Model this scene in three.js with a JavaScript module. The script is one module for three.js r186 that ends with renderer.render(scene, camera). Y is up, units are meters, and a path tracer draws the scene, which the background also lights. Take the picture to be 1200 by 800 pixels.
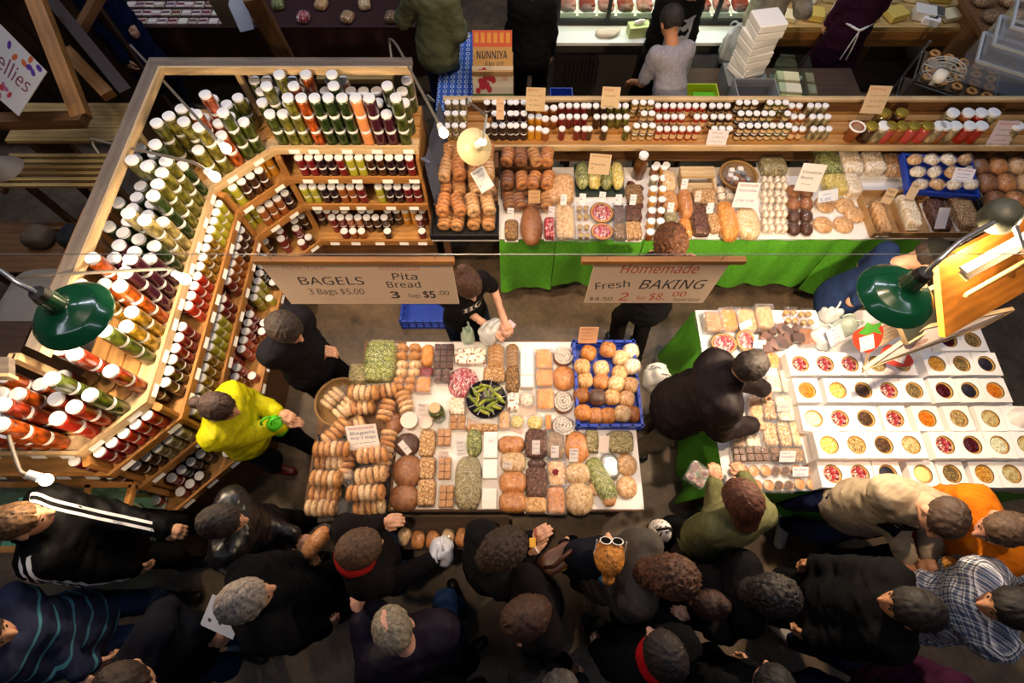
import * as THREE from 'three';
import { mergeGeometries } from 'three/addons/utils/BufferGeometryUtils.js';
import { RoundedBoxGeometry } from 'three/addons/geometries/RoundedBoxGeometry.js';
import { ImprovedNoise } from 'three/addons/math/ImprovedNoise.js';
import { RectAreaLightUniformsLib } from 'three/addons/lights/RectAreaLightUniformsLib.js';
RectAreaLightUniformsLib.init();

// ---------------------------------------------------------------- camera, light, exposure
const scene = new THREE.Scene();
scene.background = new THREE.Color(0x000000);
const renderer = new THREE.WebGLRenderer({ antialias: true });
renderer.toneMapping = THREE.LinearToneMapping;
renderer.toneMappingExposure = 0.93;
renderer.shadowMap.enabled = true;
renderer.shadowMap.type = THREE.PCFSoftShadowMap;

const EYE = 4.2, FOCAL = 608, PITCH = 65.3 * Math.PI / 180;      // gallery rail height, focal length on a 1200 x 800 frame
const camera = new THREE.PerspectiveCamera(2 * Math.atan(400 / FOCAL) * 180 / Math.PI, 1.5, 0.05, 60);
camera.position.set(0, EYE, 0);
camera.rotation.x = -PITCH;

// hall fittings, high above the gallery: floodlights over the stalls and cool strip lights along the roof
const FLOODS = [                       // [x, y, z, target x, y, z, candela, cone degrees, colour]
  [-.25, 6.6, .1, -.22, .8, -1.32, 66, 17, 0xffd9b0],
  [1.9, 6.6, -1.3, 2.15, .8, -1.2, 70, 19, 0xffdcb8],
  [-2.2, 6.6, -1.7, -2.2, 1.5, -1.8, 36, 24, 0xffe6cc],
  [.9, 6.6, -2.4, .9, .9, -3.0, 60, 28, 0xffd9b0],
];
const STRIPS = [[-3.5, 8.0, -5.5, 6, .3, 5], [3.5, 8.0, -5.5, 6, .3, 5], [-3.5, 8.0, 1.5, 6, .3], [3.5, 8.0, 1.5, 6, .3]];
const STRIP_POWER = 6.5;

// ---------------------------------------------------------------- helpers
const V = (x, y, z) => new THREE.Vector3(x, y, z);
const RAD = Math.PI / 180;
function mulberry(seed) { let s = seed | 0; return () => { s = (s + 0x6d2b79f5) | 0; let t = Math.imul(s ^ (s >>> 15), 1 | s); t = (t + Math.imul(t ^ (t >>> 7), 61 | t)) ^ t; return ((t ^ (t >>> 14)) >>> 0) / 4294967296; }; }
const rnd = mulberry(7), rr = (a, b) => a + (b - a) * rnd(), pick = (l) => l[Math.floor(rnd() * l.length)];
const perlin = new ImprovedNoise(), noise = (x, y, z) => perlin.noise(x + 31.7, y + 17.3, z + 5.1);
const SP = Math.sin(PITCH), CP = Math.cos(PITCH);
// where a sight line meets the level plane of height y (plan position of a thing of known height)
function spot(u, v, y) {
  const a = (u - 600) / FOCAL, b = (400 - v) / FOCAL, t = (EYE - y) / (SP - b * CP);
  return V(a * t, y, -(CP + b * SP) * t);
}
const used = {};
function uniq(n) { const k = used[n] = (used[n] ?? -1) + 1; return k ? n + '_' + String(k).padStart(3, '0') : n; }
function mesh(name, geo, m, parent) {
  const o = new THREE.Mesh(geo, m); o.name = name; o.castShadow = o.receiveShadow = true;
  if (parent) parent.add(o); return o;
}
function tag(o, label, category, group, kind) { o.userData = { label, category }; if (group) o.userData.group = group; if (kind) o.userData.kind = kind; return o; }
function thing(name, label, category, pos = [0, 0, 0], turn = 0, group) {
  const o = new THREE.Group(); o.name = uniq(name); scene.add(o);
  if (pos.isVector3) o.position.copy(pos); else o.position.set(...pos);
  o.rotation.y = turn; return tag(o, label, category, group);
}
function solo(name, geo, m, label, category, pos = [0, 0, 0], turn = 0, group) {
  const o = mesh(uniq(name), geo, m, scene);
  if (pos.isVector3) o.position.copy(pos); else o.position.set(...pos);
  o.rotation.y = turn; return tag(o, label, category, group);
}
function struct(name, geo, m, label, category) { const o = mesh(uniq(name), geo, m, scene); o.userData = { kind: 'structure' }; if (label) Object.assign(o.userData, { label, category }); return o; }
function copy(src, name, pos, turn = 0, label, group) {
  const c = src.clone(); c.name = uniq(name); scene.add(c); c.userData = { ...src.userData };
  if (pos.isVector3) c.position.copy(pos); else c.position.set(...pos);
  c.rotation.y = turn; if (label) c.userData.label = label; if (group) c.userData.group = group; return c;
}
const merge = (l) => mergeGeometries(l.map((g) => { const k = g.index ? g.toNonIndexed() : g; for (const n of Object.keys(k.attributes)) if (!['position', 'normal', 'uv'].includes(n)) k.deleteAttribute(n); return k; }));
// uv in metres, u along the longest side
function metric(g, along) {
  g.computeBoundingBox(); const s = g.boundingBox.getSize(V(0, 0, 0)).toArray();
  const L = along ?? s.indexOf(Math.max(...s)), p = g.attributes.position, n = g.attributes.normal, uv = new Float32Array(p.count * 2);
  for (let i = 0; i < p.count; i++) {
    const a = [p.getX(i), p.getY(i), p.getZ(i)], m = [Math.abs(n.getX(i)), Math.abs(n.getY(i)), Math.abs(n.getZ(i))];
    let d = m.indexOf(Math.max(...m)); let o = [0, 1, 2].filter((k) => k !== d);
    const U = o.includes(L) ? L : o[0], W = o.find((k) => k !== U);
    uv[i * 2] = a[U]; uv[i * 2 + 1] = a[W];
  }
  g.setAttribute('uv', new THREE.BufferAttribute(uv, 2)); return g;
}
function bx(w, h, d, x = 0, y = 0, z = 0, r = 0) {
  const g = r ? new RoundedBoxGeometry(w, h, d, 1, r) : new THREE.BoxGeometry(w, h, d);
  const k = g.index ? g.toNonIndexed() : g; k.clearGroups(); metric(k); k.translate(x, y, z); return k;
}
function bar(a, b, w, h = w, roll = 0) {        // a square timber or rod between two points
  const A = V(...a), B = V(...b), L = A.distanceTo(B), g = bx(w, h, L);
  if (roll) g.rotateZ(roll);
  const m = new THREE.Matrix4().lookAt(B, A, Math.abs(B.y - A.y) > .98 * L ? V(0, 0, 1) : V(0, 1, 0)); g.applyMatrix4(m);
  g.translate((A.x + B.x) / 2, (A.y + B.y) / 2, (A.z + B.z) / 2); return g;
}
function tube(pts, r, seg = 24, rad = 8) { return new THREE.TubeGeometry(new THREE.CatmullRomCurve3(pts.map((p) => V(...p)), false, 'catmullrom', .3), seg, r, rad); }
function lathe(prof, seg = 18) { return new THREE.LatheGeometry(prof.map(([r, y]) => new THREE.Vector2(r, y)), seg); }
function cyl(r1, r2, h, x = 0, y = 0, z = 0, seg = 18) { const g = new THREE.CylinderGeometry(r1, r2, h, seg); g.translate(x, y, z); return g; }
function prism(q, y0, y1) {                     // a level slab over a plan polygon of [x, z]
  const s = new THREE.Shape(q.map(([x, z]) => new THREE.Vector2(x, -z))), g = new THREE.ExtrudeGeometry(s, { depth: y1 - y0, bevelEnabled: false });
  g.rotateX(-Math.PI / 2); g.translate(0, y0, 0); return metric(g.index ? g.toNonIndexed() : g);
}
// a rounded lump with a flat underside, uv in metres seen from above
function lump(w, h, d, { e = 2.6, amp = 0, f = 40, seg = 18, rows = 10, flat = .35, seed = 0 } = {}) {
  const g = new THREE.SphereGeometry(1, seg, rows), p = g.attributes.position, uv = g.attributes.uv, sg = (x, k) => Math.sign(x) * Math.pow(Math.abs(x), k);
  for (let i = 0; i < p.count; i++) {
    let x = p.getX(i), y = p.getY(i), z = p.getZ(i); const q = 2 / e, r = Math.hypot(x, z) || 1;
    const cx = sg(x / r, q), cz = sg(z / r, q), rr_ = Math.pow(r, q);
    x = cx * rr_ * w / 2; z = cz * rr_ * d / 2; y = sg(y, q) * h * (y > 0 ? 1 - flat : flat);
    const n = amp ? 1 + amp * noise((x + seed) * f, y * f, z * f) : 1;
    x *= n; z *= n; y = y * n + h * flat;
    p.setXYZ(i, x, Math.max(0, y), z); uv.setXY(i, x + seed, z + y * .7);
  }
  g.computeVertexNormals(); return g;
}

// ---------------------------------------------------------------- textures
function canvasTex(w, h, draw, repeat) {
  const c = document.createElement('canvas'); c.width = w; c.height = h; draw(c.getContext('2d'), w, h);
  const t = new THREE.CanvasTexture(c); t.colorSpace = THREE.SRGBColorSpace; t.wrapS = t.wrapT = THREE.RepeatWrapping; if (repeat) t.repeat.set(...repeat); return t;
}
function dataTex(n, fn, { srgb = true, rep = 1 } = {}) {
  const d = new Uint8Array(n * n * 4);
  for (let y = 0; y < n; y++) for (let x = 0; x < n; x++) { const c = fn(x / n, y / n), i = (y * n + x) * 4; for (let k = 0; k < 3; k++) d[i + k] = Math.max(0, Math.min(255, c[k])); d[i + 3] = 255; }
  const t = new THREE.DataTexture(d, n, n); t.wrapS = t.wrapT = THREE.RepeatWrapping; t.magFilter = t.minFilter = THREE.LinearFilter; t.repeat.set(rep, rep);
  if (srgb) t.colorSpace = THREE.SRGBColorSpace; t.needsUpdate = true; return t;
}
// tileable value noise, f cells across, about -0.6 to 0.6
const h2 = (i, j, s) => { let t = Math.imul(i * 374761393 + j * 668265263 + Math.floor(s * 97) * 1274126177, 1103515245); t = Math.imul(t ^ (t >>> 13), 1274126177); return ((t ^ (t >>> 16)) >>> 0) / 4294967296; };
function tn(x, y, f, s = 0) { f = Math.round(f); const X = x * f, Y = y * f, i = Math.floor(X), j = Math.floor(Y), a = X - i, b = Y - j, u = a * a * (3 - 2 * a), v = b * b * (3 - 2 * b), q = (k) => ((k % f) + f) % f, L = (p, r, t) => p + (r - p) * t; return (L(L(h2(q(i), q(j), s), h2(q(i + 1), q(j), s), u), L(h2(q(i), q(j + 1), s), h2(q(i + 1), q(j + 1), s), u), v) - .5) * 1.2; }
const mixc = (a, b, t) => a.map((v, i) => v + (b[i] - v) * Math.max(0, Math.min(1, t)));
const hexc = (h) => [(h >> 16) & 255, (h >> 8) & 255, h & 255];
const T = {};
T.wood = dataTex(512, (u, v) => { const w = v * 9 + tn(u, v, 5) * .5, g = Math.abs(((w % 1) + 1) % 1 - .5) * 2, f = tn(u, v * 7 % 1, 30, 3), s = tn(u, v, 3, 8); const k = 205 + g * 34 + f * 22 + s * 26; return [k, k * .985, k * .965]; }, { rep: 2 });
T.concrete = dataTex(512, (u, v) => { const a = tn(u, v, 6), b = tn(u, v, 22, 4), c = tn(u, v, 80, 9), st = Math.max(0, tn(u, v, 14, 20) - .3) * 160; const k = 190 + a * 50 + b * 34 + c * 30 - st; return [k, k * .98, k * .95]; }, { rep: .45 });
T.chunk = (() => { const pts = []; const R = mulberry(3); for (let i = 0; i < 90; i++) pts.push([R(), R(), .55 + .45 * R()]); return dataTex(128, (u, v) => { let b = 9, k = 1; for (const [x, y, s] of pts) { const dx = Math.abs(u - x), dy = Math.abs(v - y), d = Math.hypot(Math.min(dx, 1 - dx), Math.min(dy, 1 - dy)); if (d < b) { b = d; k = s; } } const e = Math.min(1, b * 16), q = 255 * (k * (1.02 - .35 * e)); return [q, q, q * .97]; }); })();
function speckle(base, cols, count, size, seed, n = 256) {
  return canvasTex(n, n, (c) => {
    const R = mulberry(seed); c.fillStyle = base; c.fillRect(0, 0, n, n);
    for (let i = 0; i < count; i++) { const x = R() * n, y = R() * n, a = R() * 6.3, l = size * (.6 + R() * .9), w = l * (.35 + R() * .5); c.fillStyle = cols[Math.floor(R() * cols.length)];
      for (const dx of [-n, 0, n]) for (const dy of [-n, 0, n]) { if (x + dx < -20 || x + dx > n + 20 || y + dy < -20 || y + dy > n + 20) continue; c.save(); c.translate(x + dx, y + dy); c.rotate(a); c.beginPath(); c.ellipse(0, 0, l, w, 0, 0, 7); c.fill(); c.restore(); } }
  }, [1 / .12, 1 / .12]);
}
T.granola = speckle('#b98a58', ['#e6c89a', '#8a5a30', '#d6a86a', '#6b4426', '#f0dcb8', '#c08248'], 900, 6, 1);
T.seed = speckle('#9a8a5c', ['#4f4a2a', '#d9cfa0', '#7a7040', '#e8e2c0', '#8d7a3c', '#3a3522'], 1300, 4.5, 2);
T.crust = speckle('#cfac7c', ['#d9ba8e', '#c09a68', '#e4cca4', '#b48a58', '#d4b284'], 260, 15, 4);
T.berry = speckle('#a8343c', ['#7d1028', '#d04858', '#f3e4e0', '#5c1030', '#e8b0a8', '#b02038'], 240, 13, 5);
T.choc = speckle('#4f2c1e', ['#3a1c12', '#6e4430', '#2c140d', '#845a42'], 300, 10, 6);
T.greens = speckle('#6f7a35', ['#98a04c', '#4f5a24', '#b5b066', '#39431c', '#c8c48c', '#7f8a3a'], 420, 10, 7);
T.cream = speckle('#e6d6bd', ['#f3e8d6', '#d9c09a', '#caa878', '#f7efe2'], 160, 15, 8);
T.orange = speckle('#d98a2c', ['#e6a040', '#c47420', '#f0b860', '#b5661a'], 420, 9, 9);
T.icing = speckle('#efe7dc', ['#f7f2ea', '#e8dccb', '#9a5f34', '#f4ede2', '#f9f6f0'], 120, 16, 10);
T.nuts = speckle('#7a5a38', ['#a07a4c', '#4c3520', '#c49a62', '#5d4128'], 500, 8, 11);
T.yellow = speckle('#d9c35c', ['#ead98a', '#c4a83c', '#f1e7b4', '#b08c38'], 300, 9, 12);
T.fabric = dataTex(128, (u, v) => { const k = 225 + 20 * Math.sin(u * 6.283 * 32) * Math.sin(v * 6.283 * 32) + 26 * tn(u, v, 14, 2); return [k, k, k]; }, { rep: 6 });
T.film = dataTex(256, (u, v) => { const k = 128 + 95 * tn(u, v, 9, 1) + 80 * tn(u, v, 24, 6); return [k, k, k]; }, { srgb: false, rep: 7 });
T.weave = dataTex(64, (u, v) => { const k = 170 + 70 * Math.sin(u * 6.283 * 4) * Math.cos(v * 6.283 * 4); return [k, k, k]; }, { rep: 12 });

// ---------------------------------------------------------------- materials
const mats = {};
function mt(hex, rough = .7, o = {}) {
  const key = hex + '|' + rough + '|' + Object.entries(o).map(([k, v]) => k + (v?.uuid ?? v)).join();
  if (mats[key]) return mats[key];
  const { phys, ...rest } = o, M = phys || 'clearcoat' in o || 'transmission' in o || 'sheen' in o ? THREE.MeshPhysicalMaterial : THREE.MeshStandardMaterial;
  return mats[key] = new M({ color: hex, roughness: rough, ...rest });
}
const wood = (hex, rough = .55) => mt(hex, rough, { map: T.wood });
const W = { oak: wood(0xcf9a58), pale: wood(0xe3c596), honey: wood(0xbd8444), grey: wood(0x7d7168, .75), dark: wood(0x4a3220, .7), brown: wood(0x7d5630, .65), yellow: wood(0xd2b070) };
const film = mt(0xffffff, .06, { transmission: .975, thickness: 0, ior: 1.5, bumpMap: T.film, bumpScale: .006 });
const glass = mt(0xf4fff8, .03, { transmission: 1, thickness: 0, ior: 1.45 });
const clearPlastic = mt(0xfafcff, .1, { transmission: .94, thickness: 0, ior: 1.4 });
const whiteLid = mt(0xf0f1f4, .35), goldLid = mt(0xb9a040, .35, { metalness: .7 }), white = mt(0xf1eeea, .6), card = mt(0xf6f3f0, .55), black = mt(0x101012, .5), steel = mt(0xb8b8b8, .35, { metalness: .9 }), paper = mt(0xefe9de, .8), kraft = mt(0xb08a5c, .85), kraftTag = mt(0xd9bd92, .85);

// printed cards share one sheet of lettering
const SHEET = 2048, sheet = document.createElement('canvas'); sheet.width = sheet.height = SHEET; const pen = sheet.getContext('2d'); pen.fillStyle = '#f2eee6'; pen.fillRect(0, 0, SHEET, SHEET);
const sheetTex = new THREE.CanvasTexture(sheet); sheetTex.colorSpace = THREE.SRGBColorSpace; const printed = new THREE.MeshStandardMaterial({ map: sheetTex, roughness: .7 });
let sx = 8, sy = 8, sh = 0;
function cell(w, h, draw) { if (sx + w + 8 > SHEET) { sx = 8; sy += sh + 8; sh = 0; } const x = sx, y = sy; sx += w + 8; sh = Math.max(sh, h); if (sy + h > SHEET) throw new Error('sheet full'); pen.save(); pen.beginPath(); pen.rect(x, y, w, h); pen.clip(); pen.translate(x, y); draw(pen, w, h); pen.restore(); return [x / SHEET, 1 - (y + h) / SHEET, (x + w) / SHEET, 1 - y / SHEET]; }
// a thin card w x h standing in the xy plane, print on its +z face, base at y = 0
function cardGeo(w, h, uvr, thick = .004) {
  const g = new THREE.BoxGeometry(w, h, thick).toNonIndexed(); g.clearGroups(); const uv = g.attributes.uv, n = g.attributes.normal, [a, b, c, d] = uvr;
  for (let i = 0; i < uv.count; i++) { if (n.getZ(i) > .5) uv.setXY(i, a + uv.getX(i) * (c - a), b + uv.getY(i) * (d - b)); else uv.setXY(i, a + .003, d - .003); }
  g.translate(0, h / 2, 0); return g;
}
function hand(c, text, x, y, size, col, o = {}) {           // hand lettering
  c.save(); c.translate(x, y); c.rotate(o.rot || 0); c.transform(1, 0, -(o.slant || 0), 1, 0, 0); c.font = (o.w || '') + ' ' + size + 'px ' + (o.font || 'sans-serif'); c.textAlign = o.al || 'left'; c.scale(o.fit ? o.fit / c.measureText(text).width : o.sx || 1, 1);
  if (o.line) { c.strokeStyle = col; c.lineWidth = o.line; c.lineJoin = 'round'; c.strokeText(text, 0, 0); } else { c.fillStyle = col; c.fillText(text, 0, 0); } c.restore();
}
function scribble(c, x, y, w, rows, gap, col, R, lw = 2) { c.strokeStyle = col; c.lineWidth = lw; for (let k = 0; k < rows; k++) { c.beginPath(); let px = x + R() * w * .15; c.moveTo(px, y + k * gap); const end = x + w * (.6 + R() * .4); while (px < end) { px += 3 + R() * 5; c.lineTo(px, y + k * gap + (R() - .5) * gap * .55); if (R() < .12) { px += 7; c.moveTo(px, y + k * gap); } } c.stroke(); } }

// ---------------------------------------------------------------- the hall
struct('floor', bx(24, .2, 22, 0, -.1, -2), mt(0x7d6a55, .55, { map: T.concrete, bumpMap: T.concrete, bumpScale: .002 }), 'worn brown concrete market floor', 'floor');
const plaster = mt(0x8d8478, .9);
struct('ceiling', bx(24, .2, 22, 0, 9.1, -2), mt(0x6e675e, .9));
struct('wall_back', bx(24, 9, .2, 0, 4.5, -13.1), plaster); struct('wall_front', bx(24, 9, .2, 0, 4.5, 9.1), plaster);
struct('wall_left', bx(.2, 9, 22, -12.1, 4.5, -2), plaster); struct('wall_right', bx(.2, 9, 22, 12.1, 4.5, -2), plaster);

for (const [x, y, z, tx, ty, tz, cd, deg, col] of FLOODS) {
  const t = thing('pendant_floodlight', 'round black pendant floodlight hanging from the hall roof', 'lamp', [x, y, z], 0, 'hall floodlights above the stalls');
  mesh('shade', lathe([[.03, .32], [.05, .3], [.06, .18], [.17, .04], [.18, 0], [.172, 0], [.16, .04], [.05, .16]], 24), black, t);
  mesh('rod', cyl(.012, .012, 9 - y - .3, 0, .3 + (9 - y - .3) / 2, 0, 8), black, t);
  mesh('bulb', cyl(.11, .11, .01, 0, .03, 0, 20), mt(0xfff2dd, .5, { emissive: 0xffe2b8, emissiveIntensity: 2 }), t);
  const l = new THREE.SpotLight(col, cd, 0, deg * RAD, .9, 2); l.position.set(x, y - .01, z); l.target.position.set(tx, ty, tz); l.castShadow = true; l.shadow.radius = 4; scene.add(l, l.target);
}
for (const [x, y, z, w, d, gain = 1] of STRIPS) {
  const t = thing('strip_light', 'long white strip light hung under the hall roof', 'lamp', [x, y, z], 0, 'strip lights under the hall roof');
  mesh('housing', bx(w, .08, d + .08, 0, .07, 0), white, t);
  for (const k of [-1, 1]) mesh('hanger', cyl(.008, .008, .9, k * w * .4, .55, 0, 6), steel, t);
  mesh('diffuser', bx(w - .05, .02, d, 0, .03, 0), mt(0xffffff, .5, { emissive: 0xe4ecff, emissiveIntensity: 1 }), t);
  const l = new THREE.RectAreaLight(0xe6ecff, STRIP_POWER * gain, w, d); l.position.set(x, y - .01, z); l.rotation.x = -Math.PI / 2; scene.add(l);
}

// ---------------------------------------------------------------- jars
function jarGeos(r, h, seg = 16) {
  return { r, h, body: lathe([[0, 0], [r * .9, 0], [r, .006], [r, h * .72], [r * .93, h * .8], [r * .8, h * .84], [r * .8, h * .88]], seg), lid: lathe([[r * .84, h * .84], [r * .9, h * .845], [r * .9, h * .97], [r * .87, h], [0, h]], seg),
    label: new THREE.CylinderGeometry(r * 1.012, r * 1.012, h * .4, 14, 1, true, -1.2, 2.4).translate(0, h * .4, 0) };
}
const JG = { pint: jarGeos(.041, .128), jam: jarGeos(.034, .086), small: jarGeos(.030, .069, 14), sauce: jarGeos(.029, .108, 14), big: jarGeos(.052, .15) };
const CONT = {   // contents: [object name, words, colour, chunky]
  dill: ['pickle_jar', 'dark green dill pickles', 0x5a6a20, 1], gherkin: ['pickle_jar', 'deep green gherkins', 0x35501a, 1], relish: ['relish_jar', 'olive green relish', 0x8d8a32, 1], beans: ['bean_jar', 'yellow green pickled beans', 0xa59a3a, 1],
  cauli: ['pickle_jar', 'pale yellow pickled cauliflower', 0xd8c47a, 1], mixed: ['pickle_jar', 'brown mixed vegetables', 0x8f6a28, 1], carrot: ['carrot_jar', 'bright orange pickled carrots', 0xe0651c, 1], salsa: ['salsa_jar', 'red tomato salsa', 0xb83c1a, 1],
  mustard: ['mustard_jar', 'golden mustard pickle', 0xcf9c28, 1], beet: ['beet_jar', 'dark purple beets', 0x3a0f20, 0], peach: ['preserve_jar', 'peach coloured preserve', 0xd98c54, 0], sauce: ['salsa_jar', 'deep red chili sauce', 0x9c2412, 0],
  rasp: ['jam_jar', 'dark red raspberry jam', 0x6d0f18, 0], black: ['jam_jar', 'black blackberry jam', 0x210c14, 0], amber: ['jelly_jar', 'amber brown jelly', 0x94501a, 0], honey: ['honey_jar', 'golden honey', 0xcf8f1e, 0], lime: ['jelly_jar', 'yellow green jelly', 0xa9a52e, 0],
  brown: ['chutney_jar', 'brown chutney', 0x5d3216, 1], cream: ['spread_jar', 'cream coloured spread', 0xdcc79a, 1], pink: ['jelly_jar', 'pink red jelly', 0xb5433c, 0],
};
const jarProto = {};
function jar(size, kind, pos, where, gold, label) {
  const [name, words, col, ch] = CONT[kind], key = size + kind + (gold ? 'g' : '') + (label ? 'l' : '');
  const text = `jar of ${words} with ${gold ? 'gold' : 'white'} lid ${label ? 'and cream label ' : ''}${where}`;
  if (!jarProto[key]) {
    const t = new THREE.Group(), g = JG[size];
    mesh('body', g.body, mt(col, .3, { clearcoat: 1, clearcoatRoughness: .05, ...(ch ? { map: T.chunk } : {}) }), t);
    mesh('lid', g.lid, gold ? goldLid : whiteLid, t);
    if (label) mesh('label', g.label, mt(0xd9b98a, .7), t);
    jarProto[key] = t;
  }
  const c = jarProto[key].clone(); c.name = uniq(name); scene.add(c); c.position.copy(pos); c.rotation.y = label ? rr(-.5, .5) : rr(0, 6);
  return tag(c, text, 'jar', `${words} jars ${where}`);
}

// ---------------------------------------------------------------- the preserve racks along the corner
const F = [[-3.0, -.62], [-2.3, -.62], [-2.03, -.90], [-2.03, -2.41], [-1.68, -2.77], [-.66, -2.77]];
function lineHit(a, b, c, d) { const r = [b[0] - a[0], b[1] - a[1]], s = [d[0] - c[0], d[1] - c[1]], k = r[0] * s[1] - r[1] * s[0], t = ((c[0] - a[0]) * s[1] - (c[1] - a[1]) * s[0]) / k; return [a[0] + r[0] * t, a[1] + r[1] * t]; }
function offsetPath(o) {                    // plan path moved back by o; the outside corner closes to a point when it runs out
  const seg = []; for (let i = 0; i < F.length - 1; i++) { const [a, b] = [F[i], F[i + 1]], L = Math.hypot(b[0] - a[0], b[1] - a[1]), n = [(b[1] - a[1]) / L, -(b[0] - a[0]) / L]; seg.push([[a[0] + n[0] * o, a[1] + n[1] * o], [b[0] + n[0] * o, b[1] + n[1] * o]]); }
  const P = [seg[0][0]]; for (let i = 1; i < seg.length; i++) P.push(lineHit(...seg[i - 1], ...seg[i])); P.push(seg.at(-1)[1]);
  if (P[2][0] < P[1][0]) P[1] = P[2] = lineHit(...seg[0], ...seg[2]);
  return P;
}
const oCache = {}, off = (o) => oCache[o.toFixed(4)] ??= offsetPath(o);
function slab(i, o0, o1, y0, y1) { const A = off(o0), B = off(o1); let q = [A[i], A[i + 1], B[i + 1], B[i]]; if (Math.hypot(q[2][0] - q[3][0], q[2][1] - q[3][1]) < 1e-4) q = q.slice(0, 3); return prism(q, y0, y1); }
const UNITS = ['aisle end rack', 'angled rack', 'long side rack', 'corner rack', 'rear rack'];
const DECK = 1.45, STEP = .012, ROW = .092, ROWS = 4, LEV = [[1.225, -.09], [.945, -.11], [.60, -.20]];
const tags = [];
for (let i = 0; i < 5; i++) {
  const t = thing('preserve_rack', `honey coloured wooden ${UNITS[i]} full of preserve jars`, 'shelf');
  for (let r = 0; r < ROWS; r++) mesh('step_board', slab(i, r * ROW, (r + 1) * ROW - .003, DECK - .03, DECK + r * STEP), r ? W.oak : W.pale, t);
  mesh('front_lip', slab(i, -.02, 0, DECK - .045, DECK + .02), W.pale, t);
  for (const [y, o] of LEV) { mesh('shelf_board', slab(i, o + .018, .33, y - .025, y), W.oak, t); mesh('shelf_lip', slab(i, o, o + .018, y - .04, y + .02), W.honey, t); }
  mesh('back_panel', slab(i, .33, .35, .58, DECK - .03), W.brown, t);
  mesh('base_panel', slab(i, -.12, -.10, .0, .56), W.brown, t);
  mesh('rear_panel', slab(i, .375, .395, .0, 1.46), W.brown, t);
  if (i !== 1) for (const [a, b, y0, y1, m, nm] of [[.285, .37, 1.83, 1.868, W.grey, 'top_rail'], [.268, .285, 1.815, 1.87, W.pale, 'rail_edge']]) {
    if (i !== 3) { mesh(nm, slab(i, a, b, y0, y1), m, t); continue; }
    const A = off(a), B = off(b), ca = lineHit(A[2], A[3], A[4], A[5]), cb = lineHit(B[2], B[3], B[4], B[5]);       // the rail runs on to a square corner behind the angled unit
    mesh(nm, prism([A[3], ca, cb, B[3]], y0, y1), m, t); mesh(nm, prism([ca, A[4], B[4], cb], y0, y1), m, t);
  }
  if (i === 3) { const A = off(.37); mesh('corner_deck', prism([A[3], lineHit(A[2], A[3], A[4], A[5]), A[4]].reverse(), DECK - .03, DECK), W.oak, t); }
  { const P = off(.388), n = i === 2 ? 3 : 2; for (let k = 0; k < n; k++) { const f = n === 1 ? .5 : .04 + .92 * k / (n - 1); if (i === 1 && k) continue; mesh('post', bx(.035, 1.83, .035, P[i][0] + (P[i + 1][0] - P[i][0]) * f, .915, P[i][1] + (P[i + 1][1] - P[i][1]) * f), W.pale, t); } }
  // uprights at the two ends of the unit
  const A = off(-.07), B = off(.32);
  for (const [e, s] of [[i, 1], [i + 1, -1]]) { const p = A[e], q = B[e], L = Math.hypot(F[i + 1][0] - F[i][0], F[i + 1][1] - F[i][1]), d = [(F[i + 1][0] - F[i][0]) / L * .022 * s, (F[i + 1][1] - F[i][1]) / L * .022 * s]; mesh('upright', prism([p, [p[0] + d[0], p[1] + d[1]], [q[0] + d[0], q[1] + d[1]], q].sort(() => 0), .6, DECK - .045), W.honey, t); }
  // price labels pinned to the lips
  for (const [y, o] of [[DECK - .012, -.022], ...LEV.map(([a, b]) => [a - .01, b - .002])]) {
    const P = off(o), L = Math.hypot(P[i + 1][0] - P[i][0], P[i + 1][1] - P[i][1]), n = Math.max(1, Math.round(L / .2));
    for (let k = 0; k < n; k++) { const f = (k + .5 + rr(-.2, .2)) / n, g = new THREE.BoxGeometry(.075, .038, .003); g.rotateX(-.35); const m = mesh('price_label', g, white, t); m.position.set(P[i][0] + (P[i + 1][0] - P[i][0]) * f, y, P[i][1] + (P[i + 1][1] - P[i][1]) * f); m.rotation.y = Math.atan2(-(P[i + 1][1] - P[i][1]), P[i + 1][0] - P[i][0]); }
  }
}
// which preserves stand where: [unit, list of runs along the unit]
const TOPS = [['salsa', 'sauce', 'salsa', 'carrot'], ['sauce', 'salsa', 'dill'], ['salsa', 'dill', 'mustard', 'carrot', 'beet', 'gherkin', 'cauli', 'gherkin', 'relish', 'gherkin'], ['relish', 'beans', 'carrot', 'dill', 'relish'], ['dill', 'relish', 'carrot', 'gherkin', 'peach', 'beet', 'dill']];
const LOWS = [[['sauce', 'rasp'], ['rasp', 'brown'], ['black', 'rasp']], [['rasp', 'sauce'], ['brown', 'cream'], ['rasp', 'black', 'brown']], [['brown', 'rasp', 'sauce', 'mustard', 'lime'], ['cream', 'mustard', 'lime', 'rasp', 'amber', 'brown'], ['cream', 'amber', 'pink', 'rasp', 'lime', 'black']],
  [['lime', 'brown', 'honey'], ['lime', 'amber', 'black'], ['black', 'rasp', 'brown']], [['pink', 'rasp', 'black', 'rasp', 'lime', 'brown', 'black', 'rasp'], ['lime', 'black', 'amber', 'rasp', 'lime', 'black', 'rasp'], ['black', 'rasp', 'amber', 'brown', 'black', 'honey', 'rasp']]];
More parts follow.
